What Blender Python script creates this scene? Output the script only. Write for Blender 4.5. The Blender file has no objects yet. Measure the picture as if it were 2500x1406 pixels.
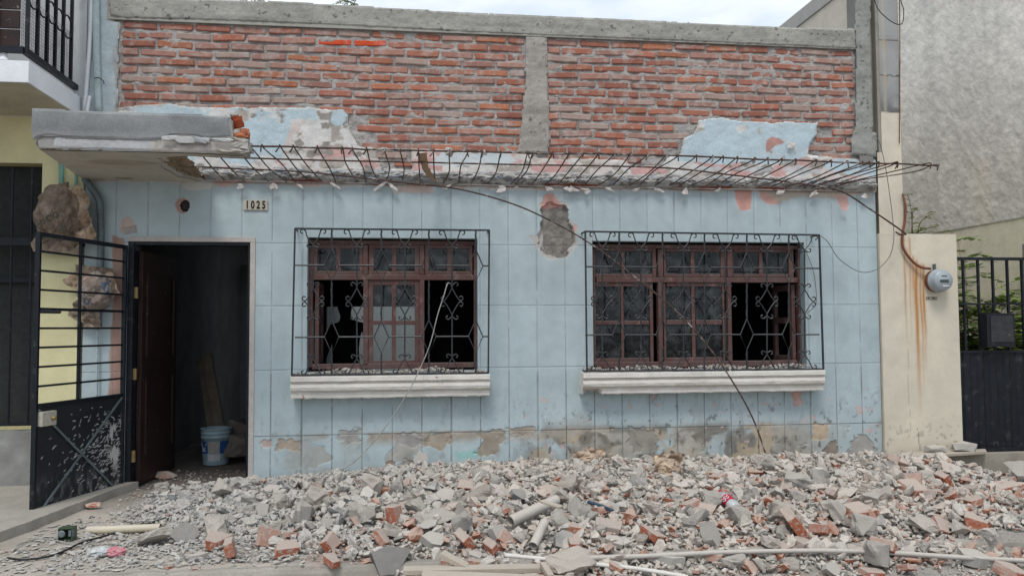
import bpy, bmesh, math, random
import numpy as np
from mathutils import Vector, Matrix, noise as mnoise

random.seed(7)
rng = np.random.default_rng(7)
SC = bpy.context.scene
COL = SC.collection
# ------------------------------------------------------------------ camera geometry (metres; facade plane is y = 0)
DIST, EYE, FPX = 7.5, 1.39, 1969.0
YAW, PITCH, ROLL = (math.radians(a) for a in (7.261, 2.825, -0.332))
_f = np.array([math.sin(YAW)*math.cos(PITCH), math.cos(YAW)*math.cos(PITCH), math.sin(PITCH)])
_r0 = np.array([math.cos(YAW), -math.sin(YAW), 0.0]); _u0 = np.cross(_r0, _f)
_r = _r0*math.cos(ROLL) + _u0*math.sin(ROLL); _u = -_r0*math.sin(ROLL) + _u0*math.cos(ROLL)
CAMP = np.array([0.0, -DIST, EYE])
def ray(px, py): return _f*FPX + _r*(px-1250.0) - _u*(py-703.0)
def P(px, py, Y=0.0):                 # survey point on the vertical plane y = Y
    d = ray(px, py); return CAMP + d*((Y+DIST)/d[1])
def G(px, py, z=0.0):                 # survey point on the level z
    d = ray(px, py); return CAMP + d*((z-EYE)/d[2])
def PXP(px, py, X):                   # survey point on the plane x = X
    d = ray(px, py); return CAMP + d*(X/d[0])

cam = bpy.data.cameras.new("camera"); camo = bpy.data.objects.new("camera", cam); COL.objects.link(camo)
cam.sensor_width = 36.0; cam.lens = FPX/2500.0*36.0; cam.clip_end = 500.0; cam.clip_start = 0.05
camo.matrix_world = Matrix(((_r[0], _u[0], -_f[0], 0), (_r[1], _u[1], -_f[1], -DIST), (_r[2], _u[2], -_f[2], EYE), (0, 0, 0, 1)))
SC.camera = camo

# ------------------------------------------------------------------ noise
def _h(ix, iy, s):
    n = (ix.astype(np.int64)*374761393 + iy.astype(np.int64)*668265263 + s*1442695041) & 0x7fffffff
    n = ((n ^ (n >> 13))*1274126177) & 0x7fffffff
    n = (n ^ (n >> 16)) & 0xffff
    return n/65535.0
def vn(x, y, s=0):
    x = np.asarray(x, float); y = np.asarray(y, float)
    ix = np.floor(x); iy = np.floor(y); fx = x-ix; fy = y-iy
    fx = fx*fx*(3-2*fx); fy = fy*fy*(3-2*fy)
    a = _h(ix, iy, s); b = _h(ix+1, iy, s); c = _h(ix, iy+1, s); d = _h(ix+1, iy+1, s)
    return (a*(1-fx)+b*fx)*(1-fy) + (c*(1-fx)+d*fx)*fy
def fbm(x, y, s=0, o=4, g=.5):
    t = 0; a = 1; n = 0; x = np.asarray(x, float); y = np.asarray(y, float)
    for k in range(o):
        t = t + a*vn(x*2**k+17.3*k, y*2**k+5.1*k, s+k*31); n += a; a *= g
    return t/n
def ss(a, b, x):
    t = np.clip((x-a)/(b-a), 0, 1); return t*t*(3-2*t)
def sdist(poly, X, Z):                # signed distance, inside > 0
    poly = np.asarray(poly, float); d = np.full(X.shape, 1e9); ins = np.zeros(X.shape, bool)
    n = len(poly)
    for i in range(n):
        ax, az = poly[i]; bx, bz = poly[(i+1) % n]
        ex, ez = bx-ax, bz-az; L = ex*ex+ez*ez+1e-12
        t = np.clip(((X-ax)*ex+(Z-az)*ez)/L, 0, 1)
        d = np.minimum(d, (X-ax-t*ex)**2+(Z-az-t*ez)**2)
        if az != bz:
            c = ((az > Z) != (bz > Z)) & (X < (bx-ax)*(Z-az)/(bz-az)+ax); ins ^= c
    d = np.sqrt(d); return np.where(ins, d, -d)
def pxpoly(pts, Y=0.0): return [(P(a, b, Y)[0], P(a, b, Y)[2]) for a, b in pts]

# ------------------------------------------------------------------ materials
class NT:
    def __init__(s, name):
        s.m = bpy.data.materials.new(name); s.m.use_nodes = True; s.t = s.m.node_tree
        s.b = s.t.nodes["Principled BSDF"]
    def n(s, t, **k):
        x = s.t.nodes.new(t)
        for a, v in k.items():
            if a in x.bl_rna.properties: setattr(x, a, v)
            else: x.inputs[a].default_value = v
        return x
    def l(s, a, b): s.t.links.new(a, b)
def rgb(c): return (c[0], c[1], c[2], 1.0)
def mat(name, c1=(.5, .5, .5), c2=None, scale=6.0, rough=.85, bump=.35, bscale=60.0, metal=0.0, attr=False,
        dust=None, fine=.18, rnd=False, dist=.004, extra=None, spec=.3, streak=None):
    N = NT(name); c2 = c2 or tuple(v*.78 for v in c1)
    tc = N.n("ShaderNodeTexCoord"); vec = tc.outputs["Object"]
    if rnd:
        oi = N.n("ShaderNodeObjectInfo"); sc = N.n("ShaderNodeVectorMath", operation="SCALE"); sc.inputs["Scale"].default_value = 37.0
        cmb = N.n("ShaderNodeCombineXYZ"); N.l(oi.outputs["Random"], cmb.inputs[0]); N.l(oi.outputs["Random"], cmb.inputs[1])
        N.l(cmb.outputs[0], sc.inputs[0]); ad = N.n("ShaderNodeVectorMath", operation="ADD"); N.l(vec, ad.inputs[0]); N.l(sc.outputs[0], ad.inputs[1]); vec = ad.outputs[0]
    n1 = N.n("ShaderNodeTexNoise"); n1.inputs["Scale"].default_value = scale; n1.inputs["Detail"].default_value = 6; n1.inputs["Roughness"].default_value = .65; N.l(vec, n1.inputs["Vector"])
    n2 = N.n("ShaderNodeTexNoise"); n2.inputs["Scale"].default_value = bscale; n2.inputs["Detail"].default_value = 4; n2.inputs["Roughness"].default_value = .7; N.l(vec, n2.inputs["Vector"])
    mr = N.n("ShaderNodeMapRange"); mr.inputs[1].default_value = .36; mr.inputs[2].default_value = .64; N.l(n1.outputs["Fac"], mr.inputs[0])
    mx = N.n("ShaderNodeMix", data_type="RGBA"); N.l(mr.outputs[0], mx.inputs[0])
    if attr:
        at = N.n("ShaderNodeAttribute", attribute_name="Col")
        m3 = N.n("ShaderNodeVectorMath", operation="SCALE"); m3.inputs["Scale"].default_value = .86; N.l(at.outputs["Color"], m3.inputs[0])
        N.l(at.outputs["Color"], mx.inputs[6]); N.l(m3.outputs[0], mx.inputs[7])
    else:
        mx.inputs[6].default_value = rgb(c1); mx.inputs[7].default_value = rgb(c2)
    fr = N.n("ShaderNodeMapRange"); fr.inputs[1].default_value = .3; fr.inputs[2].default_value = .7; fr.inputs[3].default_value = 1-fine; fr.inputs[4].default_value = 1+fine*.6
    N.l(n2.outputs["Fac"], fr.inputs[0]); ml = N.n("ShaderNodeVectorMath", operation="SCALE"); N.l(mx.outputs[2], ml.inputs[0]); N.l(fr.outputs[0], ml.inputs["Scale"])
    col = ml.outputs[0]
    if extra:      # (colour, scale, lo, hi) second tone in patches
        for ec, es, lo, hi in extra:
            n3 = N.n("ShaderNodeTexNoise"); n3.inputs["Scale"].default_value = es; n3.inputs["Detail"].default_value = 5; n3.inputs["Roughness"].default_value = .65
            of = N.n("ShaderNodeVectorMath", operation="ADD"); of.inputs[1].default_value = (es, 3.1, 7.7); N.l(vec, of.inputs[0]); N.l(of.outputs[0], n3.inputs["Vector"])
            r3 = N.n("ShaderNodeMapRange"); r3.inputs[1].default_value = lo; r3.inputs[2].default_value = hi; N.l(n3.outputs["Fac"], r3.inputs[0])
            x3 = N.n("ShaderNodeMix", data_type="RGBA"); N.l(r3.outputs[0], x3.inputs[0]); N.l(col, x3.inputs[6]); x3.inputs[7].default_value = rgb(ec); col = x3.outputs[2]
    if dust:       # (colour, amount) settles on faces that look up
        ge = N.n("ShaderNodeNewGeometry"); sp = N.n("ShaderNodeSeparateXYZ"); N.l(ge.outputs["Normal"], sp.inputs[0])
        a = N.n("ShaderNodeMath", operation="ADD"); N.l(sp.outputs[2], a.inputs[0]); N.l(n1.outputs["Fac"], a.inputs[1])
        r3 = N.n("ShaderNodeMapRange"); r3.inputs[1].default_value = .30; r3.inputs[2].default_value = 1.15; r3.inputs[4].default_value = dust[1]; N.l(a.outputs[0], r3.inputs[0])
        x3 = N.n("ShaderNodeMix", data_type="RGBA"); N.l(r3.outputs[0], x3.inputs[0]); N.l(col, x3.inputs[6]); x3.inputs[7].default_value = rgb(dust[0]); col = x3.outputs[2]
    N.l(col, N.b.inputs["Base Color"])
    N.b.inputs["Roughness"].default_value = rough; N.b.inputs["Metallic"].default_value = metal; N.b.inputs["Specular IOR Level"].default_value = spec
    if bump:
        bp = N.n("ShaderNodeBump"); bp.inputs["Strength"].default_value = bump; bp.inputs["Distance"].default_value = dist
        ad = N.n("ShaderNodeMath", operation="ADD"); N.l(n2.outputs["Fac"], ad.inputs[0]); N.l(n1.outputs["Fac"], ad.inputs[1]); N.l(ad.outputs[0], bp.inputs["Height"]); N.l(bp.outputs[0], N.b.inputs["Normal"])
    return N.m
def glassmat(name):
    N = NT(name); N.b.inputs["Base Color"].default_value = (.02, .024, .026, 1); N.b.inputs["Roughness"].default_value = .12; N.b.inputs["Specular IOR Level"].default_value = .35
    n = N.n("ShaderNodeTexNoise"); n.inputs["Scale"].default_value = 9; n.inputs["Detail"].default_value = 8
    tc = N.n("ShaderNodeTexCoord"); N.l(tc.outputs["Object"], n.inputs["Vector"])
    r = N.n("ShaderNodeMapRange"); r.inputs[1].default_value = .45; r.inputs[2].default_value = .75; r.inputs[3].default_value = .06; r.inputs[4].default_value = .45; N.l(n.outputs["Fac"], r.inputs[0])
    tr = N.n("ShaderNodeBsdfTransparent"); tr.inputs["Color"].default_value = (.75, .8, .8, 1)
    df = N.n("ShaderNodeBsdfDiffuse"); df.inputs["Color"].default_value = (.15, .165, .165, 1)
    gl = N.n("ShaderNodeBsdfGlossy"); gl.inputs["Roughness"].default_value = .06; gl.inputs["Color"].default_value = (.8, .85, .88, 1)
    m1 = N.n("ShaderNodeMixShader"); N.l(r.outputs[0], m1.inputs[0]); N.l(tr.outputs[0], m1.inputs[1]); N.l(df.outputs[0], m1.inputs[2])
    fz = N.n("ShaderNodeFresnel"); fz.inputs["IOR"].default_value = 1.4
    m2 = N.n("ShaderNodeMixShader"); N.l(fz.outputs[0], m2.inputs[0]); N.l(m1.outputs[0], m2.inputs[1]); N.l(gl.outputs[0], m2.inputs[2])
    N.l(m2.outputs[0], N.t.nodes["Material Output"].inputs["Surface"])
    return N.m
DUST = (.49, .44, .385)
M = {}
M['wallpaint'] = mat('painted_plaster', attr=True, scale=3, bscale=90, bump=.25, fine=.07, rough=.75)
M['attr'] = mat('mottled_surface', attr=True, scale=7, bscale=70, bump=.5, fine=.16, rough=.93)
M['attr_rough'] = mat('rough_surface', attr=True, scale=14, bscale=90, bump=.9, fine=.25, rough=.97, dist=.008)
M['brick'] = mat('red_brick', attr=True, scale=16, bscale=110, bump=.7, fine=.2, rough=.95, extra=[((.42, .37, .34), 9, .50, .74)])
M['concrete'] = mat('raw_concrete', (.27, .265, .24), (.19, .185, .17), scale=2.5, bscale=55, bump=.5, fine=.16, extra=[((.34, .33, .30), 5, .55, .75)])
M['chunk'] = mat('rubble_concrete', attr=True, scale=12, bscale=60, bump=1.0, fine=.32, rough=.97, dust=((.58, .525, .455), .5), rnd=True, dist=.011)
M['brickfrag'] = mat('broken_brick', (.50, .145, .065), (.37, .10, .05), scale=14, bscale=90, bump=.9, fine=.22, rough=.96, dust=((.52, .45, .39), .9), rnd=True, dist=.006, extra=[((.44, .38, .34), 7, .52, .62)])
M['slabfrag'] = mat('mortar_slab', (.40, .38, .35), (.32, .31, .29), scale=9, bscale=70, bump=.5, fine=.14, rough=.95, dust=(DUST, .6), rnd=True)
M['darkslab'] = mat('dark_mortar_slab', (.14, .145, .148), (.11, .115, .118), scale=6, bscale=70, bump=.4, fine=.14, rough=.9, dust=(DUST, .5), rnd=True)
M['iron'] = mat('black_iron', (.022, .026, .032), (.012, .014, .018), scale=12, bscale=80, bump=.3, rough=.5, metal=.2, fine=.2, extra=[((.12, .12, .12), 22, .60, .74)], dust=((.22, .215, .21), .4))
M['ironclean'] = mat('dark_iron', (.012, .016, .022), (.008, .01, .014), scale=9, rough=.45, bump=.15, metal=.2, extra=[((.06, .06, .065), 15, .58, .72)])
M['rebar'] = mat('rusty_rebar', (.12, .07, .052), (.05, .038, .036), scale=25, bscale=160, bump=.8, rough=.8, metal=.2, extra=[((.35, .32, .30), 11, .54, .64)])
M['wood'] = mat('red_brown_wood', (.11, .046, .04), (.07, .031, .028), scale=8, bscale=90, bump=.3, rough=.7, fine=.2, dust=((.28, .24, .22), .6), extra=[((.2, .11, .095), 12, .56, .7)])
M['doorwood'] = mat('dark_door_wood', (.035, .017, .013), (.02, .011, .009), scale=5, bscale=60, bump=.25, rough=.55, extra=[((.2, .17, .15), 18, .64, .72)])
M['glass'] = glassmat('dusty_glass')
M['sill'] = mat('cream_painted_sill', (.70, .67, .62), (.61, .58, .53), scale=5, bscale=60, bump=.2, fine=.08, dust=((.40, .37, .34), .5), extra=[((.33, .12, .085), 5.5, .67, .70)])
M['yellow'] = mat('cream_yellow_paint', attr=True, scale=3, bscale=110, bump=.3, fine=.05, rough=.8)
M['white'] = mat('white_paint', (.76, .78, .80), (.66, .68, .70), scale=3, bscale=70, bump=.25, fine=.07)
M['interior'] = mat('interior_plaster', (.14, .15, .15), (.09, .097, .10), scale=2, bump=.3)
M['interiordark'] = mat('darkened_interior_plaster', (.05, .05, .05), (.03, .03, .03), scale=2, bump=.3)  # plaster colour darkened so the front rooms look dim
M['floor'] = mat('dirt_floor', (.20, .17, .145), (.13, .11, .095), scale=6, bump=.8)
M['mesh'] = mat('dark_mesh', (.03, .035, .035), (.02, .022, .022), scale=30, bump=.2)
M['pvc'] = mat('white_pvc', (.72, .71, .68), (.60, .58, .54), scale=6, bump=.1, rough=.45, dust=(DUST, .45), fine=.05)
M['creampvc'] = mat('cream_pvc', (.60, .54, .40), (.50, .45, .34), scale=6, bump=.1, rough=.5, dust=(DUST, .55), fine=.05)
M['greypipe'] = mat('dusty_grey_pipe', (.42, .40, .37), (.33, .31, .29), scale=8, bump=.3, rough=.8, dust=(DUST, .7))
M['greenpvc'] = mat('green_conduit', (.19, .37, .31), (.14, .29, .25), scale=8, bump=.1, rough=.5, fine=.08)
M['galv'] = mat('galvanised_conduit', (.17, .21, .225), (.10, .125, .135), scale=9, bump=.2, rough=.6, metal=.2)
M['palepipe'] = mat('pale_painted_pipe', (.42, .50, .51), (.34, .42, .43), scale=8, bump=.15, rough=.6)
M['paper'] = mat('brown_paper', (.46, .34, .24), (.37, .27, .19), scale=6, bscale=45, bump=.5, rough=.9, fine=.1, dust=((.46, .38, .31), .5))
M['paperdark'] = mat('grey_brown_paper', (.27, .215, .165), (.20, .155, .12), scale=6, bscale=45, bump=.5, rough=.9, fine=.1)
M['paperink'] = mat('paper_print', (.07, .065, .05), scale=20, bump=0)
M['paperprint'] = mat('printed_paper', (.34, .28, .24), (.25, .20, .17), scale=7, bscale=40, bump=.4, rough=.85, extra=[((.08, .13, .20), 12, .56, .62), ((.36, .07, .09), 10, .60, .65)])
M['board'] = mat('weathered_board', (.43, .375, .31), (.33, .28, .22), scale=4, bscale=80, bump=.4, dust=((.47, .42, .36), .5))
M['digit'] = mat('black_digit', (.012, .012, .012), scale=20, bump=0)
M['plate'] = mat('beige_plate', (.50, .46, .39), (.42, .38, .32), scale=15, bump=.1, rough=.5)
M['cable'] = mat('black_cable', (.018, .018, .02), scale=20, bump=.1, rough=.6)
M['greywire'] = mat('grey_wire', (.20, .195, .185), (.13, .13, .125), scale=20, bump=.1, rough=.6)
M['palewire'] = mat('pale_wire', (.40, .39, .36), (.24, .235, .22), scale=10, bump=.1, rough=.6)
M['bucket'] = mat('light_blue_plastic', (.38, .50, .56), (.30, .41, .46), scale=8, bump=.1, rough=.4, extra=[((.3, .29, .27), 14, .58, .68)])
M['blue'] = mat('blue_label', (.03, .10, .30), scale=9, bump=0, rough=.4)
M['whiteink'] = mat('white_print', (.7, .7, .72), scale=9, bump=0)
M['brass'] = mat('tarnished_brass', (.33, .24, .10), (.22, .16, .08), scale=12, bump=.1, rough=.45, metal=.6)
M['cream'] = mat('cream_metal', (.46, .43, .36), (.36, .34, .29), scale=10, bump=.1, rough=.5)
M['leaf'] = mat('green_leaf', (.26, .38, .10), (.13, .23, .055), scale=4, bump=.1, rough=.6)
M['leafpale'] = mat('young_green_leaf', (.30, .40, .10), (.2, .3, .08), scale=4, bump=.1, rough=.6)
M['stem'] = mat('plant_stem', (.16, .15, .07), scale=9, bump=.1)
M['meter'] = mat('grey_meter_housing', (.34, .38, .41), (.29, .33, .36), scale=9, bump=.03, rough=.3, fine=.04, spec=.5)
M['lcd'] = mat('meter_display', (.05, .08, .07), scale=9, bump=0, rough=.3)
M['rust'] = mat('rusty_conduit', (.22, .085, .05), (.15, .06, .038), scale=12, bump=.3, rough=.8)
M['gatepanel'] = mat('black_sheet_metal', attr=True, scale=9, bscale=70, bump=.12, rough=.5, fine=.15)
M['red'] = mat('red_plastic', (.50, .03, .06), scale=9, bump=0, rough=.35)
M['pink'] = mat('pink_plastic', (.62, .14, .20), (.5, .25, .27), scale=14, bump=.3, rough=.4)
M['clear'] = mat('cloudy_plastic', (.50, .52, .52), (.36, .38, .38), scale=16, bump=.3, rough=.25, spec=.6)
M['greenbox'] = mat('green_plastic_box', (.06, .09, .055), scale=9, bump=.1, rough=.5)
M['bluehose'] = mat('blue_hose', (.035, .075, .12), scale=9, bump=.1, rough=.5)
M['skin'] = mat('skin', (.22, .12, .08), scale=9, bump=.05, rough=.6)
M['cloth'] = mat('dark_cloth', (.012, .013, .016), (.008, .009, .011), scale=9, bump=.2)
M['sacking'] = mat('orange_cloth_strip', (.50, .30, .15), (.42, .35, .27), scale=14, bump=.5)

def creased(m_, sc=9.0, depth=.035):     # folds of stiff paper: cells meeting in sharp ridges, crease shade multiplied into the colour
    t = m_.node_tree; b_ = t.nodes["Principled BSDF"]; tc = t.nodes.new("ShaderNodeTexCoord"); prev = None; hs = []
    nz_ = t.nodes.new("ShaderNodeTexNoise"); nz_.inputs["Scale"].default_value = 5; t.links.new(tc.outputs["Object"], nz_.inputs["Vector"])
    mx_ = t.nodes.new("ShaderNodeVectorMath"); mx_.operation = 'MULTIPLY_ADD'; mx_.inputs[1].default_value = (.12, .12, .12); t.links.new(nz_.outputs["Color"], mx_.inputs[0]); t.links.new(tc.outputs["Object"], mx_.inputs[2])
    for k, s_ in enumerate((sc, sc*2.3, sc*5)):
        v = t.nodes.new("ShaderNodeTexVoronoi"); v.inputs["Scale"].default_value = s_; t.links.new(mx_.outputs[0], v.inputs["Vector"])
        q = t.nodes.new("ShaderNodeMath"); q.operation = 'MULTIPLY'; q.inputs[1].default_value = 1/(1+k*1.1); t.links.new(v.outputs["Distance"], q.inputs[0]); hs.append(q)
    a = t.nodes.new("ShaderNodeMath"); a.operation = 'ADD'; t.links.new(hs[0].outputs[0], a.inputs[0]); t.links.new(hs[1].outputs[0], a.inputs[1])
    a2 = t.nodes.new("ShaderNodeMath"); a2.operation = 'ADD'; t.links.new(a.outputs[0], a2.inputs[0]); t.links.new(hs[2].outputs[0], a2.inputs[1])
    bp = t.nodes.new("ShaderNodeBump"); bp.inputs["Strength"].default_value = .7; bp.inputs["Distance"].default_value = depth*.7; t.links.new(a2.outputs[0], bp.inputs["Height"]); t.links.new(bp.outputs[0], b_.inputs["Normal"])
    src = b_.inputs["Base Color"].links[0].from_socket; r_ = t.nodes.new("ShaderNodeMapRange"); r_.inputs[1].default_value = .25; r_.inputs[2].default_value = 1.1; r_.inputs[3].default_value = 1.5; r_.inputs[4].default_value = .75
    t.links.new(a2.outputs[0], r_.inputs[0]); sc_ = t.nodes.new("ShaderNodeVectorMath"); sc_.operation = 'SCALE'; t.links.new(src, sc_.inputs[0]); t.links.new(r_.outputs[0], sc_.inputs["Scale"]); t.links.new(sc_.outputs[0], b_.inputs["Base Color"])
for k_ in ('paper', 'paperdark', 'paperprint'): creased(M[k_])

# ------------------------------------------------------------------ mesh helpers
class MB:
    def __init__(s): s.v = []; s.f = []; s.c = []; s.cur = None
    def add(s, vs, fs):
        o = len(s.v); s.v += [tuple(map(float, p)) for p in vs]; s.f += [tuple(i+o for i in f) for f in fs]
        s.c += [s.cur or (.5, .5, .5)]*len(vs); return s
    def box(s, x0, x1, y0, y1, z0, z1, bev=0.0, rot=None, c=None):
        bm = bmesh.new(); bmesh.ops.create_cube(bm, size=1.0)
        for v in bm.verts: v.co = Vector((v.co.x*(x1-x0), v.co.y*(y1-y0), v.co.z*(z1-z0)))
        if bev: bmesh.ops.bevel(bm, geom=list(bm.edges), offset=bev, segments=2, profile=.6, affect='EDGES')
        cc = Vector(((x0+x1)/2, (y0+y1)/2, (z0+z1)/2))
        if rot is not None: bmesh.ops.transform(bm, matrix=rot, verts=bm.verts)
        bm.verts.index_update()
        s.add([v.co+cc for v in bm.verts], [[v.index for v in f.verts] for f in bm.faces]); bm.free(); return s
    def beam(s, a, b, w, h, up=(0, 0, 1), bev=.0):     # rectangular bar between two points
        a = Vector(a); b = Vector(b); d = b-a; L = d.length; d.normalize(); u = Vector(up); sd = d.cross(u)
        if sd.length < 1e-4: u = Vector((0, 1, 0)); sd = d.cross(u)
        sd.normalize(); u = sd.cross(d)
        rot = Matrix((sd, d, u)).transposed().to_4x4(); c = (a+b)/2
        return s.box(c.x-w/2, c.x+w/2, c.y-L/2, c.y+L/2, c.z-h/2, c.z+h/2, bev, rot)
    def tube(s, pts, r, n=6, cap=True, closed=False):
        pts = [Vector(p) for p in pts]; m = len(pts); rs = r if hasattr(r, '__len__') else [r]*m
        vs = []; fs = []; ref = None
        for i, p in enumerate(pts):
            t = (pts[min(i+1, m-1)]-pts[max(i-1, 0)])
            if t.length < 1e-9: t = Vector((0, 0, 1))
            t.normalize()
            if ref is None:
                ref = Vector((0, 0, 1)) if abs(t.z) < .9 else Vector((1, 0, 0))
            sd = t.cross(ref)
            if sd.length < 1e-3: ref = Vector((1, 0, 0)) if abs(t.x) < .9 else Vector((0, 1, 0)); sd = t.cross(ref)
            sd.normalize(); ref = sd.cross(t)
            for k in range(n):
                a = 2*math.pi*k/n; vs.append(p+sd*math.cos(a)*rs[i]+ref*math.sin(a)*rs[i])
        for i in range(m-1):
            for k in range(n): fs.append((i*n+k, i*n+(k+1) % n, (i+1)*n+(k+1) % n, (i+1)*n+k))
        if cap: fs.append(tuple(range(n))[::-1]); fs.append(tuple(range((m-1)*n, m*n)))
        return s.add(vs, fs)
    def lathe(s, prof, c, axis='z', n=28, cap=True):     # prof: list of (radius, height)
        c = Vector(c); vs = []; fs = []
        for r, h in prof:
            for k in range(n):
                a = 2*math.pi*k/n; p = (r*math.cos(a), r*math.sin(a), h)
                if axis == 'y': p = (p[0], -h, p[1])
                vs.append(c+Vector(p))
        m = len(prof)
        for i in range(m-1):
            for k in range(n): fs.append((i*n+k, i*n+(k+1) % n, (i+1)*n+(k+1) % n, (i+1)*n+k))
        if cap: fs.append(tuple(range(n))[::-1]); fs.append(tuple(range((m-1)*n, m*n)))
        return s.add(vs, fs)
    def prism(s, pts, off):          # polygon of 3D points extruded by vector off
        n = len(pts); o = Vector(off); vs = [Vector(p) for p in pts]+[Vector(p)+o for p in pts]
        return s.add(vs, [tuple(range(n)), tuple(range(2*n-1, n-1, -1))]+[(i, i+n, (i+1) % n+n, (i+1) % n) for i in range(n)])
    def build(s, name, m, parent=None, smooth=False, recalc=True):
        return link(name, s.v, s.f, m, parent, s.c if s.cur else None, smooth, recalc)
def setcol(me, c):
    c = np.asarray(c, dtype=np.float32); a = me.color_attributes.new("Col", 'FLOAT_COLOR', 'POINT')
    q = np.ones((len(c), 4), np.float32); q[:, :3] = c[:, :3]; a.data.foreach_set("color", q.ravel())
ORG = {}
def link(name, V, F, m, parent=None, cols=None, smooth=False, recalc=True):
    me = bpy.data.meshes.new(name); off = ORG.get(root_of(parent), Vector((0, 0, 0))) if parent else Vector((0, 0, 0))
    V = np.asarray(V, float)-np.array(off)
    me.from_pydata(V.tolist(), [], [tuple(int(i) for i in f) for f in F])
    if recalc:
        bm = bmesh.new(); bm.from_mesh(me); bmesh.ops.recalc_face_normals(bm, faces=bm.faces); bm.to_mesh(me); bm.free()
    if cols is not None: setcol(me, cols)
    if smooth: me.polygons.foreach_set("use_smooth", [True]*len(me.polygons))
    if m: me.materials.append(m)
    me.update(); o = bpy.data.objects.new(name, me); COL.objects.link(o); o.parent = parent
    return o
def root_of(o):
    while o is not None and o.parent is not None: o = o.parent
    return o.name if o else None
def gridmesh(name, V, keep, m, parent, cols, nu, nv, smooth=False):    # V: (nv,nu,3) ; keep: (nv-1,nu-1)
    idx = np.arange(nu*nv).reshape(nv, nu); q = np.stack([idx[:-1, :-1], idx[:-1, 1:], idx[1:, 1:], idx[1:, :-1]], -1)[keep]
    used = np.unique(q); mp = np.full(nu*nv, -1); mp[used] = np.arange(len(used)); q = mp[q]
    off = ORG.get(root_of(parent), Vector((0, 0, 0))) if parent else Vector((0, 0, 0))
    vv = V.reshape(-1, 3)[used]-np.array(off); me = bpy.data.meshes.new(name)
    me.vertices.add(len(vv)); me.vertices.foreach_set("co", vv.astype(np.float32).ravel())
    me.loops.add(q.size); me.loops.foreach_set("vertex_index", q.ravel().astype(np.int32))
    me.polygons.add(len(q)); me.polygons.foreach_set("loop_start", np.arange(0, q.size, 4, dtype=np.int32))
    me.update(calc_edges=True); me.validate()
    if cols is not None: setcol(me, cols.reshape(-1, 3)[used])
    me.polygons.foreach_set("use_smooth", [smooth]*len(me.polygons))
    me.materials.append(m); me.update()
    o = bpy.data.objects.new(name, me); COL.objects.link(o); o.parent = parent; return o
def root(name, loc, label, cat, group=None):
    o = bpy.data.objects.new(name, None); COL.objects.link(o); o.location = Vector(loc); o.empty_display_size = .1
    ORG[o.name] = Vector(loc); o['label'] = label; o['category'] = cat
    if group: o['group'] = group
    return o
def tag(o, label=None, cat=None, group=None, kind=None):
    for k, v in (('label', label), ('category', cat), ('group', group), ('kind', kind)):
        if v: o[k] = v
    return o
def recenter(o):                      # put the origin of a world-space mesh at its base
    me = o.data; n = len(me.vertices); a = np.empty(n*3, np.float32); me.vertices.foreach_get("co", a); a = a.reshape(-1, 3)
    c = np.array([(a[:, 0].min()+a[:, 0].max())/2, (a[:, 1].min()+a[:, 1].max())/2, a[:, 2].min()], np.float32)
    me.vertices.foreach_set("co", (a-c).ravel()); o.location = Vector(c.tolist()); me.update(); return o
def bez(pts, n=10):                   # smooth curve through points (Catmull-Rom)
    pts = [Vector(p) for p in pts]; out = []
    for i in range(len(pts)-1):
        p0 = pts[max(i-1, 0)]; p1 = pts[i]; p2 = pts[i+1]; p3 = pts[min(i+2, len(pts)-1)]
        for k in range(n):
            t = k/n; out.append(.5*((2*p1)+(p2-p0)*t+(2*p0-5*p1+4*p2-p3)*t*t+(3*p1-p0-3*p2+p3)*t**3))
    return out+[pts[-1]]
def text(name, s, size, loc, rot, m, parent, sx=1.0, ext=.002, off=0.0):
    cu = bpy.data.curves.new(name+"_source", 'FONT'); cu.body = s; cu.size = size; cu.extrude = ext; cu.offset = off; cu.align_x = 'CENTER'; cu.align_y = 'CENTER'
    t = bpy.data.objects.new(name+"_source", cu); COL.objects.link(t); bpy.context.view_layer.update()
    me = bpy.data.meshes.new_from_object(t.evaluated_get(bpy.context.evaluated_depsgraph_get()))
    bpy.data.objects.remove(t); bpy.data.curves.remove(cu)
    mw = Matrix.Translation(Vector(loc)-ORG.get(root_of(parent), Vector((0, 0, 0)))) @ rot.to_4x4() @ Matrix.Diagonal((sx, 1, 1, 1))
    me.transform(mw); me.materials.clear(); me.materials.append(m); me.name = name
    o = bpy.data.objects.new(name, me); COL.objects.link(o); o.parent = parent; return o
RFRONT = Matrix.Rotation(math.radians(90), 3, 'X')

# ------------------------------------------------------------------ world and sun (bright overcast)
SUN_EL, SUN_AZ = math.radians(58), math.radians(200)
w = bpy.data.worlds.new("World"); SC.world = w; w.use_nodes = True; nt = w.node_tree; bg = nt.nodes["Background"]
sky = nt.nodes.new("ShaderNodeTexSky"); sky.sky_type = 'NISHITA'; sky.sun_disc = False; sky.sun_elevation = SUN_EL; sky.sun_rotation = SUN_AZ
sky.air_density = 1.2; sky.dust_density = 2.5
tc = nt.nodes.new("ShaderNodeTexCoord"); nz = nt.nodes.new("ShaderNodeTexNoise"); nz.inputs["Scale"].default_value = 3.4; nz.inputs["Detail"].default_value = 7; nz.inputs["Roughness"].default_value = .55
mp = nt.nodes.new("ShaderNodeMapping"); mp.inputs["Scale"].default_value = (1, 1, 2.6); nt.links.new(tc.outputs["Generated"], mp.inputs[0]); nt.links.new(mp.outputs[0], nz.inputs["Vector"])
mr = nt.nodes.new("ShaderNodeMapRange"); mr.inputs[1].default_value = .28; mr.inputs[2].default_value = .62; mr.inputs[3].default_value = .72; mr.inputs[4].default_value = 1.0; nt.links.new(nz.outputs["Fac"], mr.inputs[0])
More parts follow.
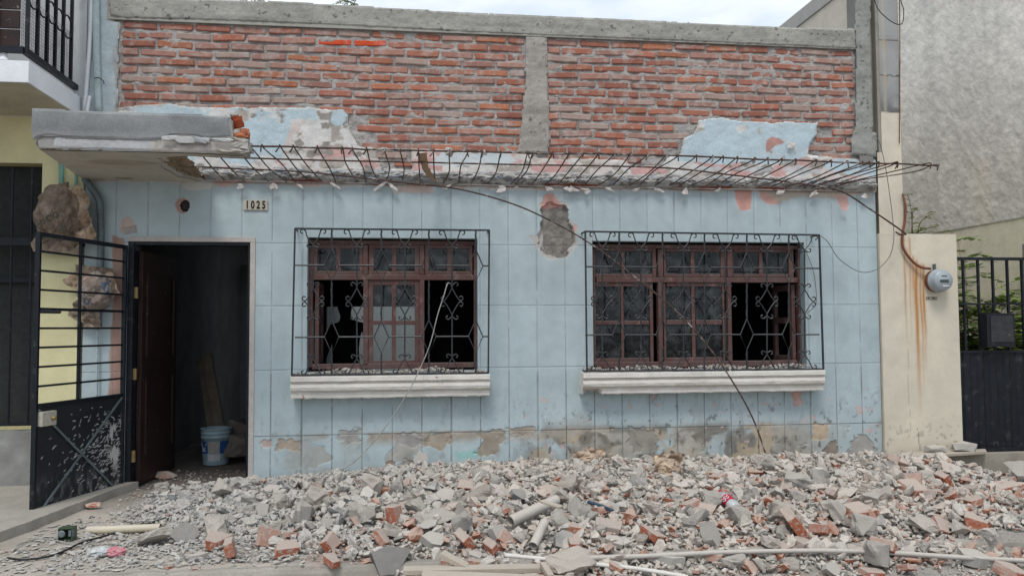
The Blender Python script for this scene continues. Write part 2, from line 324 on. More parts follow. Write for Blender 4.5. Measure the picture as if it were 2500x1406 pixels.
cr = nt.nodes.new("ShaderNodeMix"); cr.data_type = 'RGBA'; cr.inputs[6].default_value = (6.2, 7.4, 8.8, 1); cr.inputs[7].default_value = (8.5, 9.0, 9.5, 1); m9 = nt.nodes.new('ShaderNodeMapRange'); m9.inputs[1].default_value = .36; m9.inputs[2].default_value = .60; nt.links.new(nz.outputs['Fac'], m9.inputs[0]); nt.links.new(m9.outputs[0], cr.inputs[0])
mx = nt.nodes.new("ShaderNodeMix"); mx.data_type = 'RGBA'; nt.links.new(mr.outputs[0], mx.inputs[0]); nt.links.new(sky.outputs[0], mx.inputs[6]); nt.links.new(cr.outputs[2], mx.inputs[7])
nt.links.new(mx.outputs[2], bg.inputs[0]); bg.inputs[1].default_value = .118
sl = bpy.data.lights.new("sun", 'SUN'); sl.energy = 2.0; sl.angle = math.radians(18); sl.color = (1, .965, .92)
so = bpy.data.objects.new("sun", sl); COL.objects.link(so)
# towards the sun: azimuth measured so that light comes from in front of the facade, a little to the right
sd = Vector((-.34*math.cos(SUN_EL), -.94*math.cos(SUN_EL), math.sin(SUN_EL))).normalized()
sky.sun_rotation = math.atan2(sd.x, sd.y)
so.rotation_euler = sd.to_track_quat('Z', 'Y').to_euler(); so.location = (0, -6, 9)
SC.view_settings.view_transform = 'Standard'; SC.view_settings.look = 'None'; SC.view_settings.exposure = 0; SC.view_settings.gamma = 1
# ================================================================== THE HOUSE UNDER DEMOLITION
house = root('partly_demolished_house', (0.9, 0, 0), 'single storey light blue house with bare brick above and its roof slab edge broken away', 'house')
XL, XR = -2.84, 4.63
GX0 = P(736.3, 990)[0]; GXS = (P(2042.4, 990)[0]-GX0)/19.0
GZ = [1.596, 2.166, 1.0225, .433]
BLUE = np.array([.43, .52, .545])
TOPZ = 2.735
DOOR = (-2.468, -1.425, -.2, 2.175)
W1 = (P(750, 700)[0], P(1166, 700)[0], 1.00, P(960, 581)[2])
W2 = (P(1447, 700)[0], P(1965, 700)[0], 0.985, P(1700, 590)[2])
def gridlines(a, b, step, special, keep):
    base = [v for v in np.arange(a, b+step*.5, step) if all(abs(v-s) > step*.62 for s in special)]
    return np.array(sorted(set([round(float(v), 5) for v in base]+[round(float(v), 5) for v in special if a <= v <= b])))
gxs = [GX0+GXS*k for k in range(-9, 30)]; gxs = [g for g in gxs if XL+.02 < g < XR-.02]
xs = gridlines(XL, XR, .0095, gxs+[XL, XR, DOOR[0], DOOR[1], W1[0], W1[1], W2[0], W2[1]], None)
zs = gridlines(-.12, TOPZ+.03, .0095, GZ+[DOOR[3], W1[2], W1[3], W2[2], W2[3]], None)
X, Z = np.meshgrid(xs, zs); nv, nu = X.shape
lo = fbm(X*1.3, Z*1.3, 3, 4); hi = fbm(X*11, Z*11, 5, 4); md = fbm(X*4, Z*4, 9, 4)
col = BLUE[None, None]*(1+.16*(lo-.5)+.08*(hi-.5))[..., None]
dep = (lo-.5)*.010+(md-.5)*.005+(hi-.5)*.0025; col = col*(1-.045*ss(.5, .75, fbm(X*5, Z*1.6, 15, 4)))[..., None]*(1+.035*(fbm((X-GX0)//GXS*3.7, (Z-1.596)//.57*5.1, 17, 1)-.5))[..., None]
def paint(mask, c, var=.18, seed=0, sc=14):
    global col
    c = np.array(c)[None, None]*(1+var*2*(fbm(X*sc, Z*sc, seed+77, 3)-.5))[..., None]
    m = np.clip(mask, 0, 1)[..., None]; col = col*(1-m)+c*m
def region(pts, amp=.03, soft=.006, seed=0, freq=16):
    p = pxpoly(pts); a = np.array(p); pad = .12
    sel = (X > a[:, 0].min()-pad) & (X < a[:, 0].max()+pad) & (Z > a[:, 1].min()-pad) & (Z < a[:, 1].max()+pad)
    out = np.zeros(X.shape)
    if sel.any():
        d = sdist(p, X[sel], Z[sel])+amp*2*(fbm(X[sel]*freq, Z[sel]*freq, seed+5, 4)-.5); out[sel] = ss(-soft, soft, d)
    return out
# dust and grime gathering low on the wall
low = ss(.75, 0, Z)
paint(low*ss(.42, .62, md)*.55, (.36, .355, .33), seed=1)
paint(ss(.45, .75, fbm(X*2.2, Z*.8, 41, 4))*.22, (.47, .52, .53), seed=2)
# thin dark specks low on the wall and faint pale scuffs
paint(ss(.66, .72, fbm(X*26, Z*9, 51, 3))*.35*ss(1.2, .2, Z), (.22, .23, .23), seed=3)
paint(ss(.77, .82, fbm(X*30, Z*34, 61, 3))*.3, (.56, .62, .64), seed=4)
# grey-beige weathered zone right of centre
zone = ss(.9, 1.3, X)*ss(4.45, 3.6, X)*ss(.50, .40, Z)
paint(zone*ss(.36, .52, fbm(X*3, Z*3.4, 71, 5)), (.36, .335, .295), .3, 5); paint(ss(.9, 1.5, X)*ss(4.4, 3.6, X)*ss(.75, .42, Z)*ss(.56, .66, fbm(X*4, Z*6, 73, 5))*.55, (.34, .33, .30), .3, 5)
paint(zone*ss(.48, .62, fbm(X*4.5, Z*4.5, 81, 5))*.85, (.165, .15, .125), .35, 6)
paint(zone*ss(.60, .66, fbm(X*4.1+9, Z*5, 91, 5))*.8, (.44, .36, .26), .2, 7)
paint(ss(.5, 1.3, X)*ss(.95, .3, Z)*ss(.70, .75, fbm(X*30, Z*22, 95, 3))*.8, (.10, .095, .085), .3, 8)
paint(ss(.4, 1.0, X)*ss(1.0, .5, Z)*ss(.755, .775, fbm(X*12, Z*14, 97, 4))*.9, (.56, .40, .37), .2, 8)
band = ss(.30, .40, Z)*ss(.46, .43, Z)*ss(-1.2, -.6, X)
paint(band*ss(.53, .60, fbm(X*4, Z*7, 101, 5)), (.38, .34, .29), .25, 9)
paint(ss(-1.3, -.6, X)*ss(.43, .38, Z)*ss(.60, .66, fbm(X*3.4, Z*4.2, 105, 5))*.9, (.40, .375, .335), .25, 9); dep = dep+.004*ss(-1.3, -.6, X)*ss(.43, .38, Z)*ss(.60, .62, fbm(X*3.4, Z*4.2, 105, 5))
paint(ss(.14, .04, Z+.06*fbm(X*5, Z*5, 103, 3))*ss(-1.2, -.2, X)*.8, (.36, .33, .29), .25, 10)
# joints scored in the plaster to look like tiles
jx = np.min(np.abs(X[0][:, None]-np.array(gxs)[None]), 1); jz = np.min(np.abs(Z[:, 0][:, None]-np.array(GZ)[None]), 1)
jv = (jx < .004)[None, :]*np.ones(X.shape); jh = (jz < .004)[:, None]*np.ones(X.shape)
jm = np.maximum(jv*ss(.25, .5, fbm(X*2.5, Z*7, 111, 3)+.12), jh*.9)
dep = dep+jm*.0035
col = col*(1-jm[..., None]*((.26+.26*(Z < .99))*(.4+1.1*fbm(X*5, Z*5, 113, 3)))[..., None])
jl = np.roll(jv, 1, axis=1)*.5; paint(jl*.25, (.62, .68, .70), seed=12)
# patches where paint or plaster came off
def hole(pts, c, d=.012, amp=.03, seed=0, var=.25, rim=None, freq=16):
    global dep
    if rim is not None:
        q = pxpoly(pts); a = np.array(q).mean(0)
        big = [((x-a[0])*1.06+a[0], (z-a[1])*1.05+a[1]) for x, z in q]
        dd = np.full(X.shape, -1.0); sel = (abs(X-a[0]) < .6) & (abs(Z-a[1]) < .7)
        dd[sel] = sdist(big, X[sel], Z[sel])+.09*(fbm(X[sel]*9, Z[sel]*9, seed+8, 3)-.5)
        m = ss(-.003, .003, dd); paint(m, rim, .1, seed+1); dep = dep+m*.003
    m = region(pts, amp, seed=seed, freq=freq); paint(m, c, var, seed); dep = dep+m*(d+.01*(fbm(X*25, Z*25, seed+3, 3)-.5)*(d > .01)*2)
    return m
hole([(1322, 505), (1345, 494), (1383, 502), (1388, 535), (1402, 556), (1400, 592), (1384, 626), (1352, 630), (1322, 612), (1314, 575), (1324, 540)], (.20, .185, .165), .035, .03, 21, .5, rim=(.50, .46, .43))
hole([(1326, 478), (1350, 472), (1366, 492), (1380, 506), (1322, 510)], (.58, .33, .29), .003, .02, 22, .1)
hole([(1296, 580), (1322, 560), (1330, 610), (1306, 602)], (.46, .44, .41), .003, .03, 23)
paint(region([(1402, 545), (1410, 552), (1406, 566), (1398, 560)], .005, seed=24), (.60, .36, .32), .1)
hole([(427, 500), (434, 487), (448, 484), (460, 490), (463, 503), (458, 517), (446, 523), (432, 516)], (.40, .25, .21), .003, .008, 25, .15)
hole([(291, 566), (296, 538), (312, 528), (327, 541), (328, 557), (316, 566)], (.50, .40, .35), .004, .012, 26, .12)
hole([(300, 556), (330, 553), (336, 570), (300, 572)], (.34, .31, .28), .01, .02, 27, .3)
hole([(276, 578), (302, 586), (304, 760), (302, 960), (300, 1190), (258, 1190), (266, 960), (274, 700)], (.40, .26, .215), .003, .018, 28, .16, freq=6)
for k, (pts, c) in enumerate([
    ([(670, 1082), (690, 1073), (734, 1076), (732, 1101), (690, 1101), (668, 1104)], (.40, .335, .26)),
    ([(640, 1078), (664, 1076), (656, 1088), (642, 1090)], (.46, .36, .32)),
    ([(830, 1050), (884, 1052), (880, 1078), (850, 1082), (826, 1066)], (.36, .35, .33)),
    ([(968, 1058), (1030, 1056), (1032, 1084), (1000, 1094), (975, 1080)], (.37, .35, .33)),
    ([(1040, 1060), (1102, 1056), (1100, 1082), (1075, 1098), (1050, 1086), (1036, 1086)], (.36, .31, .25)),
    ([(1172, 1056), (1238, 1052), (1230, 1076), (1218, 1100), (1190, 1118), (1158, 1106), (1174, 1090)], (.31, .27, .22)),
    ([(1240, 1044), (1300, 1044), (1296, 1062), (1250, 1064)], (.36, .31, .26)),
    ([(1985, 1034), (2022, 1036), (2020, 1062), (2000, 1078), (1984, 1066)], (.46, .36, .26)),
    ([(2008, 1100), (2036, 1076), (2046, 1100), (2030, 1130), (2006, 1126)], (.24, .20, .165)),
    ([(2066, 1120), (2076, 1082), (2100, 1058), (2122, 1070), (2138, 1100), (2142, 1150), (2070, 1150)], (.37, .355, .33)),
    ([(940, 1150), (948, 1120), (958, 1116), (966, 1150)], (.36, .28, .23)),
    ([(990, 1122), (1030, 1124), (1036, 1150), (985, 1150)], (.42, .38, .34)),
    ([(812, 1160), (880, 1152), (880, 1176), (815, 1178)], (.38, .34, .27)),
    ([(1540, 1046), (1600, 1046), (1602, 1100), (1556, 1108), (1534, 1080)], (.29, .27, .235)),
    ([(1930, 960), (1952, 950), (1956, 985), (1938, 990)], (.62, .40, .36)),
    ([(1585, 962), (1605, 962), (1602, 980), (1588, 982)], (.55, .45, .44))]):
    hole(pts, c, .007, .045, 40+k*3, .28, freq=20)
    e_ = np.clip(region(pts, .045, .012, 40+k*3, 20)-region(pts, .045, .004, 40+k*3, 20), 0, 1); paint(e_*.7, (.13, .12, .11), .2, 99)
paint(region([(1110, 1104), (1168, 1098), (1160, 1116), (1120, 1120)], .02, .03, 33)*.8, (.25, .50, .46), .1)
# broken upper edge: pink undercoat and bare plaster
fr = TOPZ-(.012+.055*fbm(X*5, X*0, 121, 4)**1.5+.05*ss(.62, .75, fbm(X*2.2+4, X*0, 131, 3)))
paint(ss(-.003, .003, Z-fr), (.56, .46, .42), .2, 13)
paint(ss(.45, .55, fbm(X*7, Z*9, 141, 3))*ss(-.003, .003, Z-fr), (.60, .60, .58), .1, 14)
paint(ss(.60, .64, fbm(X*3.1, X*0+2, 151, 3))*ss(TOPZ-.022, TOPZ-.015, Z), (.26, .075, .05), .3, 15)
for k, (pts, c) in enumerate([
    ([(1793, 462), (1836, 462), (1834, 512), (1808, 516), (1798, 490)], (.60, .33, .28)),
    ([(1855, 460), (2040, 462), (2062, 470), (2040, 488), (1985, 478), (1940, 482), (1900, 498), (1870, 486)], (.50, .44, .38)),
    ([(1855, 462), (1890, 482), (1902, 500), (1872, 498), (1856, 482)], (.60, .36, .31)),
    ([(2040, 474), (2068, 478), (2072, 500), (2060, 516), (2048, 500)], (.60, .38, .34)),
    ([(2100, 466), (2128, 478), (2134, 500), (2120, 484)], (.52, .49, .45)),
    ([(520, 440), (580, 446), (570, 456), (530, 456)], (.58, .42, .38)),
    ([(990, 452), (1030, 452), (1024, 458), (995, 460)], (.58, .42, .38)),
    ([(1405, 455), (1440, 455), (1436, 468), (1410, 466)], (.60, .44, .40))]):
    hole(pts, c, .003, .012, 160+k*3, .12, freq=20)
keep = np.ones((nv-1, nu-1), bool); cx = (X[:-1, :-1]+X[1:, 1:])/2; cz = (Z[:-1, :-1]+Z[1:, 1:])/2
for a in (DOOR, W1, W2): keep &= ~((cx > a[0]) & (cx < a[1]) & (cz > a[2]) & (cz < a[3]))
# ragged hole around the cut electrical box
bc = P(452, 503); keep &= ~(((cx-bc[0])/.042)**2+((cz-bc[2])/.05)**2 < 1+.6*(fbm(cx*30, cz*30, 9, 2)-.5))
V = np.stack([X, dep, Z], -1)
gridmesh('lower_wall', V, keep, M['wallpaint'], house, col, nu, nv)
m = MB(); m.cur = (.02, .018, .016); m.box(bc[0]-.05, bc[0]+.05, .06, .065, bc[2]-.06, bc[2]+.06); m.cur = (.035, .03, .028)
m.box(bc[0]-.028, bc[0]+.034, .005, .05, bc[2]-.035, bc[2]+.03, .006).build('electrical_box', M['attr'], house)
# reveals of the openings and the wall body behind the paint
m = MB(); m.cur = (.33, .41, .43)
def reveals(a, d, ymin=.012):
    x0, x1, z0, z1 = a; t = .03
    m.box(x0-t, x0, ymin, d, z0, z1); m.box(x1, x1+t, ymin, d, z0, z1); m.box(x0-t, x1+t, ymin, d, z1, z1+t); m.box(x0-t, x1+t, ymin, d, z0-t, z0)
reveals(W1, .15); reveals(W2, .15)
m.build('opening_reveal', M['wallpaint'], house)
m = MB(); bt = .155
def core(x0, x1, z0, z1): m.box(x0, x1, .05, bt, z0, z1)
ZT = 4.28
core(XL, DOOR[0]-.002, -.15, TOPZ); core(DOOR[0]-.002, DOOR[1]+.002, DOOR[3]+.002, TOPZ); core(DOOR[1]+.002, W1[0]-.03, -.15, TOPZ)
core(W1[0]-.03, W1[1]+.03, -.15, W1[2]-.03); core(W1[0]-.03, W1[1]+.03, W1[3]+.03, TOPZ); core(W1[1]+.03, W2[0]-.03, -.15, TOPZ)
core(W2[0]-.03, W2[1]+.03, -.15, W2[2]-.03); core(W2[0]-.03, W2[1]+.03, W2[3]+.03, TOPZ); core(W2[1]+.03, XR, -.15, TOPZ)
m.box(-2.62, 4.5, .05, bt+.003, TOPZ, ZT)
m.build('wall_core', M['interior'], house)

# ---------------------------------------------------------------- upper wall: mortar bed, bricks, plaster remains
def pz(px, py, Y=0.0): return P(px, py, Y)[2]
UX0, UX1, UZ0, UZ1 = -2.64, 4.52, 2.72, 4.24
xs = np.arange(UX0, UX1, .012); zs = np.arange(UZ0, UZ1, .012); X, Z = np.meshgrid(xs, zs); nv, nu = X.shape
n1 = fbm(X*12, Z*16, 201, 4); n2 = fbm(X*2.5, Z*2.5, 205, 4)
col = np.array([.40, .378, .36])[None, None]*(.8+.55*(n1-.1)*.7+.25*(n2-.5))[..., None]
V = np.stack([X, -.003-.030*(n1-.5)-.008*(fbm(X*45, Z*45, 207, 2)-.5), Z], -1)
gridmesh('mortar_bed', V, np.ones((nv-1, nu-1), bool), M['attr_rough'], house, col, nu, nv)
PLAS = [(283, 264), (345, 259), (400, 253), (480, 262), (560, 264), (700, 263), (838, 267), (850, 285), (848, 305), (866, 345), (872, 360), (1000, 366), (1270, 374), (1340, 388), (1530, 392), (1545, 408), (1610, 408), (1625, 385), (1660, 374), (1668, 343), (1692, 330), (1703, 296), (1760, 291), (1850, 300), (1995, 300), (1990, 330), (1975, 352), (1968, 380), (2065, 388), (2160, 392), (2160, 470), (283, 470)]
BHOLE = [(925, 374), (1000, 370), (1004, 412), (930, 417)]
plas = pxpoly(PLAS); bhole = pxpoly(BHOLE)
COLM = pxpoly([(1281, 90), (1336, 90), (1333, 120), (1338, 250), (1342, 300), (1338, 378), (1262, 374), (1274, 300), (1283, 200)])
m = None; bays = [MB(), MB()]; brickpal = [(.40, .155, .105), (.36, .145, .105), (.42, .175, .12), (.34, .14, .105), (.39, .195, .155), (.41, .235, .195), (.37, .20, .165), (.43, .17, .10)]
rb = random.Random(11)
pz0 = 4.155-.008; course = .0803; BL, BJ = .296, .023
row = 0; z = pz0
nx, nzq = 9, 4
while z > 2.78:
    zc = z-.029; off = (row % 2)*.5*(BL+BJ)+rb.uniform(-.03, .03)
    for (xa, xb) in ((P(298, 150)[0], P(1281, 150)[0]), (P(1335, 150)[0], P(2081, 150)[0])):
        x = xa-off
        while x < xb:
            L = BL+rb.uniform(-.012, .012); x0 = max(x, xa+rb.uniform(-.012, .014)); x1 = min(x+L, xb+rb.uniform(-.012, .012)); x += L+BJ
            if x1-x0 < .035: continue
            c = (x0+x1)/2
            sd_ = sdist(plas, np.array([c, x0+.03, x1-.03]), np.array([zc]*3)); sh = sdist(bhole, np.array([c]), np.array([zc]))
            if sd_.max() > .035 and sh[0] < -.01: continue
            pc = P(1000, 100)
            isbright = row == 1 and (abs(c-P(817, 101)[0]) < .12 or abs(c-P(897, 104)[0]) < .12)
            col_ = rb.choice(brickpal); f = rb.uniform(.84, 1.12); g__ = sum(col_)/3; col_ = (col_[0]*.97*f, col_[1]*.98*f, col_[2]*.96*f)
            if rb.random() < .12: col_ = (.38, .27, .23)
            if isbright: col_ = (.62, .085, .03)
            hgt = .0285+rb.uniform(-.003, .003); dz = rb.uniform(-.004, .004); tilt = rb.uniform(-.012, .012); yo = -.016+rb.uniform(-.006, .007)
            vs = []
            for j in range(nzq):
                for i in range(nx):
                    u = i/(nx-1) if 0 < i < nx-1 else (0, 1)[i > 0]; u = .035 if i == 1 else .965 if i == nx-2 else u; v = (0, .15, .85, 1)[j]
                    xx = x0+(x1-x0)*u; zz = zc+dz+(v*2-1)*hgt+tilt*(u-.5)
                    e = min(u*(x1-x0), (1-u)*(x1-x0), v*2*hgt+.002, (1-v)*2*hgt+.002)
                    nn = mnoise.noise(Vector((xx*28, row*3.7, zz*40))); n3 = mnoise.noise(Vector((xx*70+5, row, zz*70)))
                    yy = yo+(0 if (0 < i < nx-1 and 0 < j < nzq-1) else .007+.005*abs(nn))+.0028*n3+.003*nn
                    if i in (0, nx-1): xx += .007*nn+(0.006 if i == 0 else -.006)*(1 if j in (0, nzq-1) else 0)
                    if j in (0, nzq-1): zz += .004*n3+.003*nn
                    vs.append((xx, yy, zz))
            fs = [(j*nx+i, j*nx+i+1, (j+1)*nx+i+1, (j+1)*nx+i) for j in range(nzq-1) for i in range(nx-1)]
            ring = [i for i in range(nx)]+[j*nx+nx-1 for j in range(1, nzq)]+[(nzq-1)*nx+i for i in range(nx-2, -1, -1)]+[j*nx for j in range(nzq-2, 0, -1)]
            b0 = len(vs); vs += [(vs[k][0], .03, vs[k][2]) for k in ring]; nr = len(ring)
            fs += [(ring[(k+1) % nr], ring[k], b0+k, b0+(k+1) % nr) for k in range(nr)]
            m = bays[0 if c < P(1308, 150)[0] else 1]; m.cur = col_; m.add(vs, fs)
    z -= course; row += 1
for m in bays: m.build('brick_infill', M['brick'], house, recalc=False)
# plaster remains in front of the bricks
xs = np.arange(XL, 4.63, .0105); zs = np.arange(2.72, 4.75, .0105); X, Z = np.meshgrid(xs, zs); nv, nu = X.shape
nA = fbm(X*9, Z*9, 301, 5); nB = fbm(X*4, Z*4.5, 305, 5); nC = fbm(X*20, Z*20, 309, 3)
d1 = sdist(plas, X, Z)+.05*(nA-.5)
d1 = np.minimum(d1, -(sdist(bhole, X, Z)+.06*(nA-.5)))
left = pxpoly([(150, -60), (272, -60), (276, 52), (296, 58), (292, 100), (287, 170), (289, 232), (285, 300), (150, 300)])
d2 = sdist(left, X, Z)+.04*(nA-.5)
dm = np.maximum(d1, d2)
col = np.ones(X.shape+(3,))*np.array([.60, .53, .49])
def paint2(mask, c, var=.12, s=0):
    global col
    mm = np.clip(mask, 0, 1)[..., None]; cc = np.array(c)[None, None]*(1+var*2*(fbm(X*15, Z*15, s+400, 3)-.5))[..., None]; col = col*(1-mm)+cc*mm
paint2(ss(.44, .52, nB), (.62, .61, .585), .15, 1); paint2(ss(.55, .60, fbm(X*6, Z*7, 321, 4)), (.40, .36, .32), .25, 2); paint2(ss(.60, .64, fbm(X*5, Z*9, 325, 4))*ss(3.1, 3.0, Z), (.55, .34, .32), .2, 3)
paint2(ss(.62, .68, fbm(X*8, Z*12, 331, 4)), (.27, .245, .22), .3, 4)
B2 = (.47, .57, .62)
def reg2(pts, amp=.05, thr=0, seed=0): return ss(-.004, .004, sdist(pxpoly(pts), X, Z)+amp*2*(fbm(X*8, Z*8, seed+341, 4)-.5)-thr)
paint2(reg2([(300, 255), (560, 262), (838, 262), (850, 290), (800, 318), (760, 296), (715, 296), (700, 330), (690, 390), (610, 402), (560, 410), (300, 420)], .06, 0, 1)*ss(.63, .57, nB+.06*ss(650, 800, 0)), B2, .06, 5)
paint2(reg2([(690, 350), (610, 350), (610, 402), (690, 395)], .03, 0, 9)*ss(.66, .6, nB), B2, .06, 5)
paint2(reg2([(1080, 374), (1230, 378), (1262, 394), (1236, 404), (1050, 404)], .03, 0, 2), (.55, .60, .62), .06, 6)
paint2(reg2([(1690, 290), (2000, 296), (1994, 335), (1972, 365), (1965, 385), (1900, 400), (1700, 402), (1640, 388), (1665, 345)], .035, 0, 3)*ss(.67, .62, nB), B2, .06, 7)
paint2(reg2([(2010, 392), (2150, 394), (2152, 440), (2080, 424), (2000, 418)], .06, 0, 4), B2, .08, 8)
paint2(reg2([(1690, 404), (2000, 410), (2000, 428), (1700, 424)], .06, 0.02, 5)*.8, (.50, .52, .53), .1, 8)
paint2(reg2([(1868, 345), (1880, 336), (1900, 342), (1912, 352), (1892, 358), (1868, 372)], .02, 0, 6), (.44, .25, .22), .2, 8)
paint2(ss(0, .01, d2), (.43, .50, .53), .12, 9)
paint2(ss(0, .01, d2)*ss(.6, .66, fbm(X*3, Z*1.2, 351, 4)), (.36, .38, .38), .15, 10)
paint2(ss(.03, .0, dm)*ss(.35, .5, nC), (.42, .39, .35), .2, 11)        # crumbling outline
V = np.stack([X, -.030+.010*(nB-.5)+.006*(nC-.5)+.012*ss(.02, 0, dm), Z], -1)
cd = (dm[:-1, :-1]+dm[1:, 1:])/2
gridmesh('plaster_remains', V, cd > 0, M['attr'], house, col, nu, nv)
# ---------------------------------------------------------------- poured concrete frame
def rough_panel(name, poly, y, t, m_, seed, amp=.012, step=.013, c=(.37, .36, .325), pit=.5, parent=None, fn=None, depthamp=.010):
    a = np.array(poly); xs = np.arange(a[:, 0].min()-.03, a[:, 0].max()+.03, step); zs = np.arange(a[:, 1].min()-.03, a[:, 1].max()+.03, step)
    X_, Z_ = np.meshgrid(xs, zs); d = sdist(poly, X_, Z_)+amp*2*(fbm(X_*14, Z_*14, seed, 4)-.5)
    n = fbm(X_*3, Z_*9, seed+1, 4); q = fbm(X_*22, Z_*22, seed+2, 3)
    c_ = np.array(c)[None, None]*(.86+.5*(n-.35)*.7+.22*(q-.5))[..., None]
    c_ = np.where((fbm(X_*30, Z_*34, seed+4, 2) > .80)[..., None], c_*.45, c_)
    bl_ = ss(.55, .7, fbm(X_*1.2, Z_*16, seed+9, 3))[..., None]*.16; c_ = c_*(1-bl_)
    if fn: c_ = fn(X_, Z_, c_)
    ed = ss(.02, 0, d)
    V_ = np.stack([X_, y+depthamp*(q-.5)+.012*ed, Z_], -1)
    o = gridmesh(name, V_, ((d[:-1, :-1]+d[1:, 1:])/2) > 0, m_, parent or house, c_, X_.shape[1], X_.shape[0])
    return o
beam_poly = pxpoly([(266, -4), (700, 8), (1150, 36), (1500, 50), (1900, 70), (2086, 74), (2086, 124), (1900, 116), (1335, 92), (1150, 84), (800, 66), (480, 54), (300, 50), (272, 44)])
rough_panel('parapet_beam', beam_poly, -.045, .1, M['attr'], 501, .005, .009)
bx = [(-2.66, 0, 0), ]
m = MB(); m.cur = (.36, .35, .315)
tops = [P(266, -4), P(700, 8), P(1150, 36), P(1500, 50), P(1900, 70), P(2112, 76)]
for a, b in zip(tops[:-1], tops[1:]):
    m.prism([(a[0], -.036, 4.16), (b[0], -.036, 4.16), (b[0], -.036, b[2]-.012), (a[0], -.036, a[2]-.012)], (0, .19, 0))
m.build('parapet_core', M['attr'], house)
rough_panel('middle_column', COLM, -.035, .1, M['attr'], 521, .016, c=(.40, .37, .335))
colr = pxpoly([(2083, -60), (2117, -60), (2119, 100), (2124, 326), (2133, 328), (2136, 350), (2132, 388), (2071, 380), (2074, 326), (2082, 320), (2085, 120), (2081, 74)])
rough_panel('corner_column', colr, -.060, .1, M['attr'], 531, .008, c=(.33, .33, .305))
m = MB(); m.cur = (.22, .215, .2); m.box(P(2085, 100)[0], P(2117, 100)[0], -.050, .12, 3.0, 4.85); m.build('column_core', M['attr'], house)

# ---------------------------------------------------------------- broken edge of the roof slab along the facade
zt, zb = 2.86, 2.725
us = np.arange(-1.9, 4.60, .014); vs_ = np.linspace(0, 1, 18); U, Vv = np.meshgrid(us, vs_)
n = fbm(U*9, Vv*3, 601, 5); q = fbm(U*28, Vv*9, 605, 3); b = fbm(U*14+3, Vv*5, 609, 3)
prof = np.sin(Vv*math.pi)**.7
Yv = -.012-prof*(.035+.10*n+.05*(q-.5))
Zv = zb+(zt-zb)*Vv+.03*(fbm(U*6, Vv*0, 611, 3)-.5)*Vv+.012*(q-.5)
c0 = np.array([.44, .425, .40])[None, None]*(.72+.9*(b-.15)*.8+.3*(q-.5))[..., None]
dk = ss(.55, .66, fbm(U*17, Vv*8, 621, 3)); c0 = c0*(1-.55*dk[..., None])
bl = ss(.60, .68, fbm(U*13, Vv*6, 625, 3))[..., None]; c0 = c0*(1-bl)+np.array([.30, .33, .36])*bl
pk = (ss(.55, .65, fbm(U*6, Vv*2, 631, 3))*ss(.65, .9, Vv))[..., None]; c0 = c0*(1-pk)+np.array([.48, .42, .39])*pk
rd = (ss(.54, .62, fbm(U*3.1, Vv*.4, 641, 3))*ss(.22, .1, Vv))[..., None]; c0 = c0*(1-rd)+np.array([.26, .07, .045])*rd
V = np.stack([U, Yv, Zv], -1)
gridmesh('broken_slab_edge', V, np.ones((len(vs_)-1, len(us)-1), bool), M['attr_rough'], house, c0, len(us), len(vs_))
# loose flakes of plaster still hanging from the edge
rf = random.Random(5)
flk = [(586, 458, 14, 16, .62), (672, 458, 22, 22, .6), (930, 455, 30, 10, .55), (960, 456, 30, 10, .55), (1222, 462, 20, 18, .6), (1398, 462, 40, 16, .62), (1432, 466, 26, 26, .58), (1555, 462, 20, 12, .6), (1672, 470, 14, 24, .62), (1752, 464, 16, 10, .6), (2060, 508, 18, 14, .5), (1932, 354, 22, 14, .62), (1385, 462, 22, 12, .6), (1262, 458, 12, 10, .55), (735, 456, 18, 8, .58), (820, 455, 26, 8, .55), (1090, 457, 24, 9, .58), (1340, 462, 16, 12, .6), (1490, 464, 22, 10, .6), (1610, 466, 26, 10, .56), (1905, 470, 22, 12, .6), (1985, 474, 26, 14, .58), (2110, 478, 16, 16, .6)]
for i, (px, py, w_, h_, g_) in enumerate(flk):
    m = MB(); pk_ = i % 3 == 1; c = P(px, py, -.055); ang = rf.uniform(-.6, .6); pts = []
    nseg = 7
    for k in range(nseg):
        a = 2*math.pi*k/nseg; r1 = rf.uniform(.35, 1.15); x = math.cos(a)*w_*.66/255*r1; zz = math.sin(a)*h_*.5/255*r1
        pts.append(Vector((c[0]+x*math.cos(ang)-zz*math.sin(ang), c[1]-abs(zz)*.5+rf.uniform(-.006, .006), c[2]+x*math.sin(ang)+zz*math.cos(ang))))
    m.cur = (g_, g_*.93, g_*.88) if i != 10 else (.6, .38, .34)
    ce = Vector((c[0], c[1]-.012, c[2])); vs = [ce]+pts; vs2 = [v+Vector((0, .005, .002)) for v in vs]
    fs = [(0, k+1, (k+1) % nseg+1) for k in range(nseg)]+[(nseg+1, (k+1) % nseg+nseg+2, k+nseg+2) for k in range(nseg)]+[(k+1, k+nseg+2, (k+1) % nseg+nseg+2, (k+1) % nseg+1) for k in range(nseg)]
    m.add(vs+vs2, fs).build('plaster_flake', M['attr'], house)

